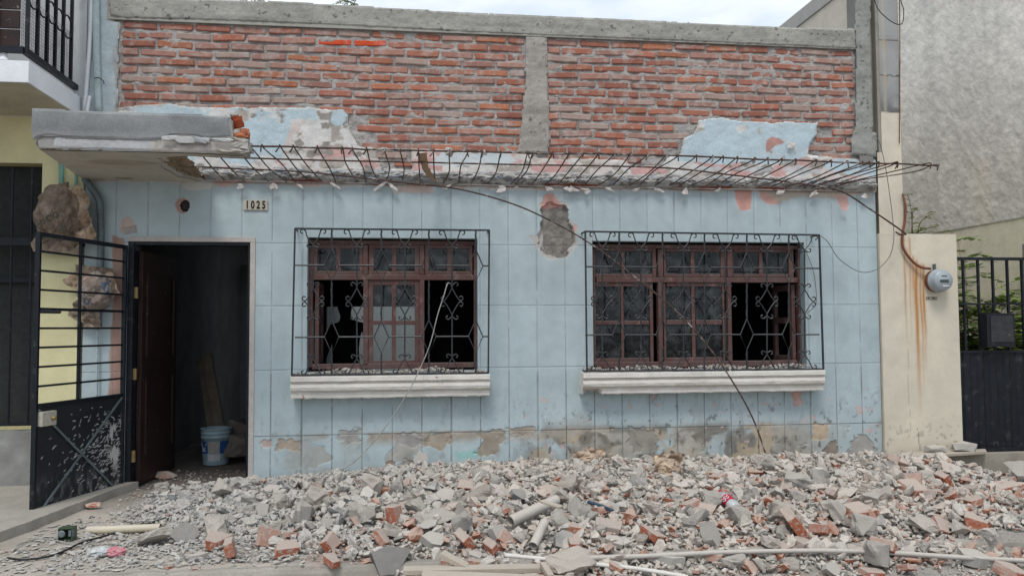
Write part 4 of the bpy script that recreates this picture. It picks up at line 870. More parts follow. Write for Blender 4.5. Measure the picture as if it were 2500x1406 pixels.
def scatter(name, pts, sizes, cols, m, label=None, cat=None, flat=1.0, seed=1, tiltmax=.9, kind='stuff'):
    r_ = np.random.default_rng(seed); Vs = []; Fs = []; Cs = []; o = 0
    for p, s, c in zip(pts, sizes, cols):
        v, f = PEB[r_.integers(len(PEB))]; a, b, g = r_.uniform(0, 6.28), r_.normal(0, tiltmax*.5), r_.normal(0, tiltmax*.5)
        Rz = np.array([[math.cos(a), -math.sin(a), 0], [math.sin(a), math.cos(a), 0], [0, 0, 1]]); Rx = np.array([[1, 0, 0], [0, math.cos(b), -math.sin(b)], [0, math.sin(b), math.cos(b)]]); Ry = np.array([[math.cos(g), 0, math.sin(g)], [0, 1, 0], [-math.sin(g), 0, math.cos(g)]])
        sc = np.array([1.25*r_.uniform(.8, 1.1), r_.uniform(.7, 1.1), flat*r_.uniform(.7, 1.3)])*s
        Vs.append((v*sc) @ (Rz@Rx@Ry).T+np.array(p)); Fs.append(f+o); o += len(v); Cs.append(np.repeat(np.array([c]), len(v), 0))
    V = np.concatenate(Vs); F = np.concatenate(Fs); C_ = np.concatenate(Cs)
    me = bpy.data.meshes.new(name); me.vertices.add(len(V)); me.vertices.foreach_set("co", V.astype(np.float32).ravel()); me.loops.add(F.size); me.loops.foreach_set("vertex_index", F.ravel().astype(np.int32))
    me.polygons.add(len(F)); me.polygons.foreach_set("loop_start", np.arange(0, F.size, 3, dtype=np.int32)); me.update(calc_edges=True); me.validate(); setcol(me, C_); me.materials.append(m)
    me.polygons.foreach_set("use_smooth", [False]*len(me.polygons)); ob = bpy.data.objects.new(name, me); COL.objects.link(ob); tag(ob, label, cat, None, kind); return ob
for (zt_, x0, x1), (wa, wb), lb in ((S1, (W1[0], W1[1]), 'grey plaster crumbs lying on the left window sill'), (S2, (W2[0], W2[1]), 'grey plaster crumbs lying on the right window sill')):
    pts = []; sz = []; cl = []
    for _ in range(520):
        y = -abs(rng.normal(0, .06))-.0+rng.uniform(-.02, .07); x = rng.uniform(x0+.03, x1-.03) if y < -.012 else rng.uniform(wa+.02, wb-.02); y = max(-.165, y)
        s = rng.uniform(.014, .045)*(1.6 if rng.random() < .08 else 1); pts.append((x, y, zt_+s*.22+rng.uniform(0, .028)*(1 if y > -.13 else .3)+.014*math.sin(x*9)*(y > -.12))); sz.append(s); g = rng.uniform(.33, .46); cl.append((g*1.03, g*.96, g*.90))
    scatter('sill_debris', pts, sz, cl, M['chunk'], lb, 'debris', seed=int(x0*10)+50)

# ---------------------------------------------------------------- doorway and doors
m = MB(); m.cur = (.50, .46, .43); x0, x1, z0, z1 = DOOR; z0 = 0
m.box(x0-.005, x1+.045, -.012, .06, z1, z1+.045, .004); m.box(x1, x1+.045, -.012, .06, -.05, z1, .004)
m.build('door_surround', M['attr'], house)
m = MB(); m.box(x0-.004, x0+.045, -.008, .162, -.02, z1, .002); m.box(x1-.022, x1, .005, .10, -.02, z1, .002); m.box(x0+.035, x1-.022, .005, .10, z1-.03, z1, .002); m.build('door_frame', M['ironclean'], house)
hd = Vector((-2.40, .11, .02)); e_ = PXP(418, 1140, -2.36); de = Vector((-2.335, .96, .02))
m = MB(); m.beam((hd.x, hd.y, 1.06), (de.x, de.y, 1.06), .04, 2.08, bev=.004)
dn = (de-hd).normalized(); nrm = Vector((dn.y, -dn.x, 0))
for t0, t1, za, zb_ in ((.12, .88, .25, .98), (.12, .88, 1.12, 1.92)):
    a = hd+(de-hd)*t0+nrm*.021; b = hd+(de-hd)*t1+nrm*.021
    for (u, v, z1_, z2_) in ((a, b, za, za+.03), (a, b, zb_-.03, zb_)): m.beam((u.x, u.y, (z1_+z2_)/2), (v.x, v.y, (z1_+z2_)/2), .012, z2_-z1_)
    for u in (a, b): m.box(u.x-.012, u.x+.012, u.y-.012, u.y+.012, za+.031, zb_-.031)
dr = m.build('front_door', M['doorwood'], house)
for z_ in (.28, 1.0, 1.72):
    m = MB(); m.box(-2.428, -2.395, .02, .045, z_-.05, z_+.05, .002); m.build('hinge', M['brass'], dr)

# iron gate with sheet panel, standing open over the pavement
GH = Vector((-2.478, -.04, 0)); GF = Vector((-2.785, -1.035, 0))
gate = root('iron_security_gate', (GH.x, GH.y, 0), 'open black iron door gate with horizontal rods above a paint splashed sheet panel', 'gate')
def gp(s, z, off=0.0):
    d = (GF-GH); p = GH+d*s; n_ = Vector((-d.y, d.x, 0)).normalized()*(-1); return Vector((p.x+n_.x*off, p.y+n_.y*off, z))
ztop, zpan, zbot = 2.135, .825, .01
m = MB()
for s in (0.012, .988): m.beam(gp(s, zbot), gp(s, ztop), .034, .034, up=(0, 1, 0), bev=.003)
m.beam(gp(.03, ztop-.017), gp(.97, ztop-.017), .03, .034, bev=.002); m.beam(gp(.03, zpan), gp(.97, zpan), .03, .03, bev=.002); m.beam(gp(.03, zbot+.016), gp(.97, zbot+.016), .03, .03)
m.build('gate_frame', M['ironclean'], gate)
m = MB(); m.beam(gp(.55, zpan+.015), gp(.55, ztop-.034), .02, .02, up=(0, 1, 0)); m.build('mid_post', M['ironclean'], gate)
for k in range(1, 9):
    z_ = zpan+(ztop-zpan)*k/9.0; thick = .016 if k != 5 else .022
    m = MB(); m.beam(gp(.03, z_, .0), gp(.97, z_, .0), thick*.8, thick); m.build('horizontal_rod', M['ironclean'], gate)
z_ = zpan+(ztop-zpan)*5/9.0-.02
m = MB(); m.tube([gp(.99, z_), gp(.76, z_+.002)], .014, 8).build('bolt', M['iron'], gate)
# sheet with splashes of plaster as surface colour
nu_, nv_ = 170, 150; ss_ = np.linspace(.03, .97, nu_); zz_ = np.linspace(zbot+.03, zpan-.015, nv_); S_, Z_ = np.meshgrid(ss_, zz_); U_ = S_*1.04
c0 = np.array([.016, .018, .022])[None, None]*(.8+.6*fbm(U_*6, Z_*6, 901, 4))[..., None]
spl = np.zeros(S_.shape); r2 = np.random.default_rng(4)
for k in range(330):
    if k < 150: u0 = np.clip(r2.normal(.38, .19), .06, .95)*1.04; z0 = np.clip(r2.normal(.40, .16), .08, .75)
    else: u0 = np.clip(abs(r2.normal(.12, .10))+.04, .04, .9)*1.04; z0 = np.clip(r2.normal(.36, .15), .07, .7)
    L = r2.uniform(.005, .024); wd = r2.uniform(.0018, .0042); a = r2.normal(-.35, .35)
    du = (U_-u0)*math.cos(a)+(Z_-z0)*math.sin(a); dv = -(U_-u0)*math.sin(a)+(Z_-z0)*math.cos(a); spl = np.maximum(spl, ss(1.3, .8, (du/L)**2+(dv/wd)**2))
spl = np.maximum(spl, ss(.60, .64, fbm(U_*26, Z_*9, 911, 4))*ss(.30, .12, U_)*ss(.12, .3, Z_)*ss(.72, .5, Z_))
spl = np.maximum(spl, .22*ss(.45, .7, fbm(U_*30, Z_*14, 915, 3))*ss(.35, .05, Z_)); spl = np.maximum(spl, .30*ss(.5, .7, fbm(U_*14, Z_*40, 925, 4))*ss(.12, .03, Z_-.0))
c0 = c0*(1-spl[..., None])+np.array([.55, .54, .52])*spl[..., None]
d = GF-GH; n_ = Vector((d.y, -d.x, 0)).normalized()
if n_.x < 0: n_ = -n_
V = np.stack([GH.x+d.x*S_+n_.x*.004, GH.y+d.y*S_+n_.y*.004, Z_+0*S_], -1)
gridmesh('sheet_panel', V, np.ones((nv_-1, nu_-1), bool), M['gatepanel'], gate, c0, nu_, nv_)
m = MB()
for (s0, z0_, s1, z1_, hh) in ((.04, zpan-.02, .90, zbot+.05, .0), (.97, zpan-.03, .12, zbot+.04, .004)):
    m.beam(gp(s0, z0_)+n_*(.014+hh), gp(s1, z1_)+n_*(.014+hh), .016, .010, up=n_)
m.build('cross_brace', M['galv'], gate)
lk = gp(.90, zpan-.10)+n_*.03; m = MB(); ang = math.atan2(d.y, d.x); m.box(lk.x-.075, lk.x+.075, lk.y-.022, lk.y+.022, lk.z-.055, lk.z+.055, .006, Matrix.Rotation(ang, 4, 'Z')); lo_ = m.build('lock_case', M['cream'], gate)
m = MB(); kp = lk+n_*.02+(-d).normalized()*.03
m.tube([kp, kp+n_*.03], [.018, .012], 12).build('lock_cylinder', M['brass'], lo_)
# house number plate
pc = P(624, 501, -.012); plate = root('house_number_plate', (pc[0], -.004, pc[2]), 'small beige house number plate reading 1025 to the upper right of the doorway', 'number plate')
m = MB(); m.box(pc[0]-.107, pc[0]+.107, -.016, -.006, pc[2]-.046, pc[2]+.046, .004).build('plate', M['plate'], plate)
for i, ch in enumerate('1025'):
    text('digit', ch, .098, (pc[0]-.072+i*.048, -.0185, pc[2]-.001), RFRONT, M['digit'], plate, .66, .0012, .0026)

# ---------------------------------------------------------------- the dark rooms behind
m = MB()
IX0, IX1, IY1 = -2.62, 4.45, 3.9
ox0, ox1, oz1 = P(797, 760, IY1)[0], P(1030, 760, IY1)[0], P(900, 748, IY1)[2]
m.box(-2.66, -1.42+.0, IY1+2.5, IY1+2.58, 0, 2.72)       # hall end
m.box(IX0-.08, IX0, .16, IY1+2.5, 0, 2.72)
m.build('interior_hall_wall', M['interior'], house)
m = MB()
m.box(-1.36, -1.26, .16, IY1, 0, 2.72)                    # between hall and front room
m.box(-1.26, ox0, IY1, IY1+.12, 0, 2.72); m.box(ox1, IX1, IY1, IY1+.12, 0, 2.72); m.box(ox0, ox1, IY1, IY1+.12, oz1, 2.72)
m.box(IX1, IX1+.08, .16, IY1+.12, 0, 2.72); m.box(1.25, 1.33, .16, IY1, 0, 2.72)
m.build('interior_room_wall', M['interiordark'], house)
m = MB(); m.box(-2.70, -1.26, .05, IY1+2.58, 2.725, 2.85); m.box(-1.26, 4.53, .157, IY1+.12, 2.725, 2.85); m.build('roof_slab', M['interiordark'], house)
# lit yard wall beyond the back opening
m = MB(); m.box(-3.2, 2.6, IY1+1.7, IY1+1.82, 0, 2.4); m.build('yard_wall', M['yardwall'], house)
xs = np.arange(-2.7, 4.6, .12); ys = np.arange(.02, IY1+2.6, .12); X, Y_ = np.meshgrid(xs, ys); V = np.stack([X, Y_, -.012+.02*fbm(X*3, Y_*3, 951, 3)+.0*X], -1)
gridmesh('interior_floor', V, np.ones((len(ys)-1, len(xs)-1), bool), M['floor'], house, None, len(xs), len(ys))
M['oldboard'] = mat('dusty_old_plank', (.20, .165, .125), (.13, .105, .08), scale=6, bump=.5)
# ================================================================== things inside the rooms
# bucket in the hall
bp_ = G(527, 1130, .01); bk = root('plastic_bucket', (bp_[0], bp_[1], 0.005), 'pale blue plastic paint bucket with a blue and white label standing inside the doorway', 'bucket')
hb_ = .37
MB().lathe([(.125, 0), (.128, .01), (.146, .27), (.152, .272), (.152, .285), (.147, .288), (.149, .315), (.155, .317), (.155, .327), (.149, .33), (.150, .355), (.157, .358), (.157, hb_), (.150, hb_), (.144, hb_-.01), (.122, .02), (.0, .015)], (bp_[0], bp_[1], .005), n=36, cap=False).build('bucket_shell', M['bucket'], bk, True)
def wrap(c, r0, r1, a0, a1, z0, z1, n=14):
    vs = []; 
    for i in range(n+1):
        a = a0+(a1-a0)*i/n
        for rr, z_ in ((r0, z0), (r1, z1)): vs.append((c[0]+rr*math.cos(a), c[1]+rr*math.sin(a), z_))
    return vs, [(2*i, 2*i+2, 2*i+3, 2*i+1) for i in range(n)]
for nm, a0, a1, z0, z1, mm in (('label', math.radians(-160), math.radians(-112), .12, .245, 'blue'), ('label', math.radians(-110), math.radians(-64), .12, .245, 'greypipe'), ('label', math.radians(-62), math.radians(-20), .12, .245, 'blue'), ('label', math.radians(-112), math.radians(-60), .045, .115, 'whiteink')):
    rr = lambda z: .128+(.146-.128)*z/.27+.0015
    vs, fs = wrap((bp_[0], bp_[1]), rr(z0), rr(z1), a0, a1, z0+.005, z1+.005); MB().add(vs, fs).build(nm, M[mm], bk)
def curvetext(s, a, z, size, m_, parent):
    r_ = .141; p = (bp_[0]+r_*math.cos(a), bp_[1]+r_*math.sin(a), z); text('label_lettering', s, size, p, Matrix.Rotation(a+math.pi/2, 3, 'Z') @ RFRONT, m_, parent, .8, .0008, .0012)
curvetext('OW', math.radians(-132), .218, .06, M['whiteink'], bk); curvetext('EK', math.radians(-132), .165, .06, M['whiteink'], bk)
# planks leaning behind the bucket
for i, (a, b, z0, z1, wd, lb) in enumerate([((505, 865), (552, 1045), 0, 0, .10, 'longer wooden plank leaning in the dark hall behind the bucket'), ((492, 880), (530, 1040), 0, 0, .08, 'rough short plank with nailed blocks leaning in the hall behind the bucket')]):
    lo_ = Vector(P(b[0], b[1], 1.35+.1*i)); lo_.z = .02; hi_ = Vector(P(a[0], a[1], 2.0+.1*i)); o = MB().beam(hi_, lo_, wd, .035, up=(0, 1, 0)).build('leaning_plank', M['oldboard']); recenter(o); tag(o, lb, 'plank')
for i, (px, py) in enumerate([(503, 880), (500, 945), (506, 975)]):
    pass
hb = G(403, 1168, .0); o = MB(); vs, fs = lump((hb[0], hb[1], .04), (.22, .11, .075), 301, 14, 1, .03); o.add(vs, fs); o = o.build('loose_brick', M['brickfrag']); recenter(o); tag(o, 'single red brick lying on the hall floor just inside the open door', 'brick')
for i, (px, py, w_, h_) in enumerate([(590, 1072, .34, .14), (588, 1030, .30, .10)]):
    g = P(px, py, 1.3+.25*i); o = MB(); vs, fs = lump((g[0], g[1], max(.1, g[2]-.05)), (w_, .35, h_+.1), 310+i, 16, 2, .05); o.add(vs, fs); o = o.build('rubble_lump', M['floor']); recenter(o); tag(o, ['pale tiled masonry lump right behind the bucket in the hall', 'masonry lump lying upon the tiled one in the hall', 'farthest masonry lump of the heap in the hall'][i], 'masonry lump')
# person in the left room, seen against the lit yard
def skin_figure(name, joints, edges, m_, parent, sub=2):
    me = bpy.data.meshes.new(name); off = ORG[root_of(parent)]
    me.from_pydata([Vector(j[0])-off for j in joints], edges, []); o = bpy.data.objects.new(name, me); COL.objects.link(o)
    md = o.modifiers.new('skin', 'SKIN'); sv = me.skin_vertices[0].data
    for i, j in enumerate(joints): sv[i].radius = (j[1], j[2]); sv[i].use_root = (i == 0)
    sd_ = o.modifiers.new('sub', 'SUBSURF'); sd_.levels = sub; sd_.render_levels = sub
    bpy.context.view_layer.update(); me2 = bpy.data.meshes.new_from_object(o.evaluated_get(bpy.context.evaluated_depsgraph_get())); bpy.data.objects.remove(o); me2.materials.clear(); me2.materials.append(m_); me2.name = name
    me2.polygons.foreach_set("use_smooth", [True]*len(me2.polygons)); o = bpy.data.objects.new(name, me2); COL.objects.link(o); o.parent = parent; return o
PY = 2.2; hc = P(842, 744, PY); bx0 = P(846, 850, PY)[0]; hx, hz_ = hc[0], hc[2]
per = root('person', (bx0, PY, 0), 'person in dark clothes standing inside the room, silhouetted in the open left casement', 'person')
J = [((bx0, PY, .92), .15, .12), ((bx0, PY, 1.12), .14, .11), ((bx0+.01, PY, 1.34), .18, .12), ((hx+.02, PY, 1.48), .12, .09), ((hx+.008, PY, 1.55), .06, .06), ((hx, PY-.01, 1.62), .085, .09), ((hx, PY-.01, hz_), .078, .095), ((hx, PY-.01, hz_+.09), .055, .06),
     ((bx0+.21, PY, 1.42), .06, .06), ((bx0+.27, PY+.03, 1.15), .05, .05), ((bx0+.25, PY-.10, .93), .036, .036), ((bx0+.25, PY-.16, .86), .03, .02),
     ((bx0-.16, PY, 1.40), .06, .06), ((bx0-.24, PY-.03, 1.14), .055, .05), ((bx0-.30, PY-.12, .93), .036, .036), ((bx0-.31, PY-.18, .86), .03, .02),
     ((bx0+.10, PY, .82), .10, .10), ((bx0+.11, PY, .48), .07, .07), ((bx0+.12, PY+.02, .09), .045, .045), ((bx0+.12, PY-.13, .05), .04, .035),
     ((bx0-.10, PY, .82), .10, .10), ((bx0-.12, PY, .48), .07, .07), ((bx0-.13, PY+.02, .09), .045, .045), ((bx0-.13, PY-.13, .05), .04, .035)]
E_ = [(0, 1), (1, 2), (2, 3), (3, 4), (4, 5), (5, 6), (6, 7), (2, 8), (8, 9), (9, 10), (10, 11), (2, 12), (12, 13), (13, 14), (14, 15), (0, 16), (16, 17), (17, 18), (18, 19), (0, 20), (20, 21), (21, 22), (22, 23)]
skin_figure('body', J, E_, M['cloth'], per)
m = MB(); m.lathe([(.085, 0), (.098, .015), (.096, .06), (.075, .095), (.03, .112), (.0, .115)], (hx, PY-.01, hz_+.03), n=20, cap=False); m.beam((hx, PY-.08, hz_+.045), (hx, PY-.19, hz_+.03), .14, .012, bev=.004); m.build('cap', M['cloth'], per, True)

# ================================================================== neighbour on the left
YEL = np.array([.72, .67, .40])
ln = root('left_neighbour_house', (-3.9, 0, 0), 'pale yellow and white two storey house with a balcony beside the blue house', 'house')
XB = -2.85
wl = (-4.6, P(105, 400, 0)[0], P(100, 1040)[2]+.01, P(105, 400)[2])
xs = np.array(sorted(set(np.round(list(np.arange(-4.8, XB, .02))+[wl[1], XB-.004], 4)))); zs = np.array(sorted(set(np.round(list(np.arange(-.3, 5.2, .02))+[wl[2], wl[3]], 4)))); X, Z = np.meshgrid(xs, zs)
n1 = fbm(X*2, Z*2, 1001, 4); n2 = fbm(X*10, Z*10, 1005, 3); up = ss(3.26, 3.28, Z)[..., None]; lowm = ss(.56, .55, Z+.02*(n2-.5))[..., None]
col = YEL*(.95+.15*(n1-.5))[..., None]; col = col*(1-up)+np.array([.60, .62, .63])*(.93+.2*(n1-.4))[..., None]*up; g_ = np.array([.235, .235, .22])*(.6+.9*fbm(X*7, Z*7, 1009, 5))[..., None]; col = col*(1-lowm)+g_*lowm
gr_ = (ss(.62, .7, n2)*up[..., 0]*.4)[..., None]; col = col*(1-gr_)+np.array([.4, .4, .39])*gr_
Yv = -.012+.004*n2-.03*lowm[..., 0]*(.6+.6*fbm(X*7, Z*7, 1009, 5)); V = np.stack([X, Yv, Z], -1); cx = (X[:-1, :-1]+X[1:, 1:])/2; cz = (Z[:-1, :-1]+Z[1:, 1:])/2
gridmesh('facade_wall', V, ~((cx < wl[1]) & (cz > wl[2]) & (cz < wl[3])), M['yellow'], ln, col, len(xs), len(zs))
m = MB(); m.cur = tuple(YEL*.95); m.box(-8.5, -4.78, -.01, .3, .55, 3.28); m.cur = (.60, .62, .63); m.box(-8.5, -4.78, -.012, .3, 3.28, 6.2); m.cur = (.25, .25, .235); m.box(-8.5, -4.78, -.03, .3, -.3, .55); m.build('wall_extension', M['attr'], ln)
m = MB(); m.cur = (.45, .45, .38); m.box(-2.97, -2.8405, .02, .30, -.3, 5.2); m.build('wall_body', M['attr'], ln)
m = MB(); m.cur = (.45, .40, .22); m.box(wl[1], wl[1]+.02, -.008, .16, wl[2], wl[3]); m.box(-4.7, wl[1]+.02, -.008, .16, wl[3], wl[3]+.02); m.box(-4.7, wl[1]+.02, -.04, .2, wl[2]-.03, wl[2]-.0); m.build('window_reveal', M['attr'], ln)
wn = bpy.data.objects.new('window', None); COL.objects.link(wn); wn.parent = ln
m = MB(); m.box(-4.7, wl[1]+.0, .15, .17, wl[2], wl[3]).build('insect_screen', M['mesh'], wn)
for px in (28, 76, -20):
    a = P(px+4, 410, -.03); b = P(px-8, 1035, -.03); MB().tube([a, b], .010, 6).build('security_bar', M['ironclean'], wn)
for py, h_ in ((590, .07), (1036, .03)):
    a = P(-60, py, -.02); b = P(100, py, -.02); MB().box(a[0], b[0]+(.5 if py == 590 else 0)*0, -.035, .01, a[2]-h_/2, a[2]+h_/2, .003).build('cross_rail', M['ironclean'], wn)
a = P(-60, 682, -.0); b = P(95, 682, -.0); MB().box(a[0], b[0], .1, .12, a[2]-.02, a[2]+.02).build('cross_rail', M['ironclean'], wn)
a = P(190, 588, -.03); MB().box(wl[1]-.05, a[0]+.06, -.05, -.02, a[2]-.05, a[2]+.05, .003).build('bracket', M['ironclean'], wn)
# balcony
BX = -2.887; BYF = -1.01; bz0, bz1 = 3.30, 3.448
bal = bpy.data.objects.new('balcony', None); COL.objects.link(bal); bal.parent = ln
MB().box(-4.8, BX, BYF, -.012, bz0-.02, bz1, .004).build('balcony_slab', M['white'], bal)
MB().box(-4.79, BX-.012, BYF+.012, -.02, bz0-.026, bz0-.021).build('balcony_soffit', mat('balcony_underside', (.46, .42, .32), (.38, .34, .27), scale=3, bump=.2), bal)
rx = PXP(190, 222, BX-.05)[0]; zr0 = bz1+.09
rl = MB(); rl.beam((rx, -.015, zr0), (rx, BYF+.03, zr0), .045, .045); rl.beam((rx, BYF+.03, zr0+.001), (-4.7, BYF+.03, zr0+.001), .045, .045)
ro = rl.build('railing', M['ironclean'], bal)
tr_ = MB(); tr_.beam((rx, -.015, 5.32), (rx, BYF+.03, 5.32), .045, .045); tr_.beam((rx, BYF+.03, 5.321), (-4.7, BYF+.03, 5.321), .045, .045); tr_.build('hand_rail', M['ironclean'], ro)
ysb = [PXP(a, b, rx)[1] for a, b in ((172, 205), (152, 188), (133, 172), (113, 155), (90, 135), (66, 115))]
for k, y in enumerate(ysb): MB().box(rx-.012, rx+.012, y-.012, y+.012, zr0+.023, 5.3).build('baluster', M['ironclean'], ro)
for k in range(len(ysb)-1):
    y = (ysb[k]+ysb[k+1])/2; hh = abs(ysb[k]-ysb[k+1])/2; zc = PXP(167-20*k, 68-19*k, rx)[2]; zc = PXP(167, 68, rx)[2]+.0
    m = MB(); m.tube([(rx, y+hh*math.cos(t), zc+hh*1.15*math.sin(t)) for t in np.linspace(0, 2*math.pi, 25)], .0075, 6, cap=False); m.build('ring', M['ironclean'], ro)
for x in (-3.15, -3.4, -3.65, -3.9, -4.15): MB().box(x-.011, x+.011, BYF+.02, BYF+.04, zr0+.023, 5.3).build('baluster', M['ironclean'], ro)
# wire netting behind the balusters (open mesh of real wires)
m = MB(); z0n, z1n = zr0+.02, PXP(185, 90, rx)[2]+.02
for y in np.arange(BYF+.05, -.06, .028): m.tube([(rx-.03, y, z0n), (rx-.03, y, z1n)], .0011, 3, cap=False)
for z_ in np.arange(z0n, z1n, .028): m.tube([(rx-.03, BYF+.05, z_), (rx-.03, -.06, z_)], .0011, 3, cap=False)
m.build('wire_netting', M['mesh'], ro)
m = MB()
for k in range(9): m.box(-4.6, rx-.05, BYF+.06, BYF+.075, zr0+.03+k*.15, zr0+.03+k*.15+.142, .004)
m.build('timber_screen', M['doorwood'], bal)
for px in (20, 48):
    g = PXP(px, 140, rx-.05); o = MB().lathe([(.05, 0), (.035, .02), (.02, .05), (.02, .10)], (rx-.15-(48-px)*.008, BYF+.05, bz1+.0), n=14).build('railing_foot', M['white'], bal, True)
# ================================================================== pipes and wrapped meters at the left corner
def pipething(name, pts, r, m_, lb, cat, extra=None):
    o = MB().tube(bez(pts, 6), r, 10).build(name, m_, None, True); recenter(o); tag(o, lb, cat); return o
pipething('green_conduit', [P(150, 470, -.05), P(150, 400, -.05), P(150, 330, -.05)], .021, M['greenpvc'], 'thick green plastic conduit dropping into the upper paper wrapped meter', 'conduit')
pipething('green_conduit', [P(186, 490, -.05), P(186, 430, -.05), P(190, 340, -.05)], .013, M['greenpvc'], 'thin green plastic conduit just right of the thick green one', 'conduit')
pipething('drain_conduit', [P(206, 436, -.06), P(222, 458, -.06), P(240, 485, -.06), P(245, 515, -.06), P(246, 600, -.05), P(243, 700, -.05), P(240, 800, -.05)], .029, M['galv'], 'grey metal conduit with an elbow beside the blue door wall', 'conduit')
pipething('thin_conduit', [P(238, 800, -.04), P(236, 940, -.04), P(235, 1140, -.04)], .010, M['palepipe'], 'thin pale pipe running down the wall below the lower wrapped meter', 'pipe')
pipething('pale_conduit', [P(234, -40, -.05), P(236, 120, -.05), P(241, 275, -.05)], .030, M['palepipe'], 'wide pale green pipe tied with wire above the canopy', 'pipe')
pipething('pale_conduit', [P(226, -40, -.05), P(220, 100, -.05), P(206, 275, -.05)], .017, M['white'], 'slim white pipe left of the pale green pipe above the canopy', 'pipe')
pipething('pale_conduit', [P(219, 235, -.09), P(212, 275, -.09)], .014, M['white'], 'short stub of white pipe between the two pipes above the canopy', 'pipe')
pipething('wire_tie', [P(231, 192, -.09), P(240, 190, -.10), P(252, 198, -.08), P(254, 205, -.04)], .004, M['cable'], 'twist of black wire tying the pale green pipe', 'wire')
def crumple(name, c, dims, seed, m_, lb, cat, freq=2.2, amp=.28, sub=5, parent=None):
    q = np.random.default_rng(seed+70); bm = bmesh.new(); bmesh.ops.create_icosphere(bm, subdivisions=sub, radius=1.0)
    p = np.array([v.co[:] for v in bm.verts]); fs = [[v.index for v in f.verts] for f in bm.faces]; bm.free(); k = np.ones(len(p))
    for n_, a_, sh in ((7, .30, 7), (26, .75, 18), (110, .95, 46), (420, .60, 100)):
        s_ = q.normal(size=(n_, 3)); s_ /= np.linalg.norm(s_, axis=1)[:, None]; g_ = q.normal(size=(n_, 3)); b_ = q.normal(size=n_)*.10
        d_ = np.linalg.norm(p[:, None]-s_[None], axis=2); w_ = np.exp(-sh*(d_-d_.min(1)[:, None])); w_ /= w_.sum(1)[:, None]
        h_ = np.einsum('vnk,nk->vn', p[:, None]-s_[None], g_)*.5+b_[None]*(1 if n_ < 30 else .35); k += amp*1.5*a_*np.clip((w_*h_).sum(1), -.5, .5)
    vs = p*k[:, None]*np.array(dims)[None]*1.05+np.array(c)
    return link(name, vs, fs, m_, parent)
def sheet(name, c, w_, h_, seed, m_, parent, yoff=0.0, amp=.05, fold=0.0, rot=0.0, n=28, flat=False):
    vs = []; fs = []; r_ = random.Random(seed)
    for j in range(n+1):
        for i in range(n+1):
            u = i/n-.5; v = j/n-.5; e = 1+.35*mnoise.noise(Vector((math.atan2(v, u)*1.3, seed, 0)))*(max(abs(u), abs(v))*2)**2
            x = u*w_*e; z = v*h_*e; p = Vector((x*6, z*6, seed*2.3)); rd = 1-abs(mnoise.noise(p))*2; r3 = 1-abs(mnoise.noise(p*2.6))*2; y = amp*(rd-.5)+amp*.45*(r3-.5)+fold*(u*u+v*v)*4*.1
            xx = x*math.cos(rot)-z*math.sin(rot); zz2 = x*math.sin(rot)+z*math.cos(rot)
            vs.append((c[0]+xx, c[1]+zz2, c[2]+y+.02) if flat else (c[0]+xx, c[1]+y+yoff, c[2]+zz2))
    fs = [(j*(n+1)+i, j*(n+1)+i+1, (j+1)*(n+1)+i+1, (j+1)*(n+1)+i) for j in range(n) for i in range(n)]
    return link(name, vs, fs, m_, parent, recalc=False)
c = P(143, 517, -.17); mt = root('wrapped_meter', (c[0], -.05, c[2]-.2), 'upper of the two meters on the left corner, wrapped in a plain brown cement bag', 'wrapped meter')
crumple('paper_wrap', (c[0], c[1]+.02, c[2]), (.175, .14, .215), 1, M['paperdark'], '', '', freq=1.35, amp=.30, parent=mt)
cc = P(188, 520, -.10); sheet('paper_flap', (cc[0]-.02, -.15, cc[2]-.03), .30, .46, 5, M['paper'], mt, rot=.35, amp=.07)
cc = P(150, 578, -.1); sheet('paper_flap', (cc[0], -.14, cc[2]-.02), .40, .26, 7, M['paperdark'], mt, rot=-.1, amp=.07)
cc = P(142, 463, -.1); sheet('paper_flap', (cc[0], -.12, cc[2]), .20, .10, 8, M['paperdark'], mt, rot=.2, amp=.06)
# prints on the bag: curved strokes
for (px, py, sz_, rt) in ((128, 530, .075, -.5), (100, 548, .06, -.9), (150, 560, .06, .4)):
    p = P(px, py, c[1]-.185); text('bag_print', 'CIO', sz_, p, Matrix.Rotation(rt, 3, 'Y') @ RFRONT, M['paperink'], mt, .8, .002, .002)
c = P(231, 712, -.14); mt = root('wrapped_meter', (c[0], -.05, c[2]-.2), 'lower of the two corner meters, wrapped in a printed red and blue bag', 'wrapped meter')
crumple('paper_wrap', (c[0], c[1]+.02, c[2]), (.135, .12, .16), 2, M['paperprint'], '', '', amp=.22, parent=mt)
for i, (px, py, w_, h_, rt) in enumerate([(186, 686, .15, .16, .7), (228, 664, .30, .10, -.1), (205, 765, .22, .16, -.5), (262, 700, .16, .2, .3), (226, 790, .14, .08, .1)]):
    cc = P(px, py, -.1); sheet('paper_flap', (cc[0], -.08-.01*i, cc[2]), w_, h_, 11+i, M['paper'] if i in (0, 3) else M['paperdark'], mt, rot=rt, amp=.04)

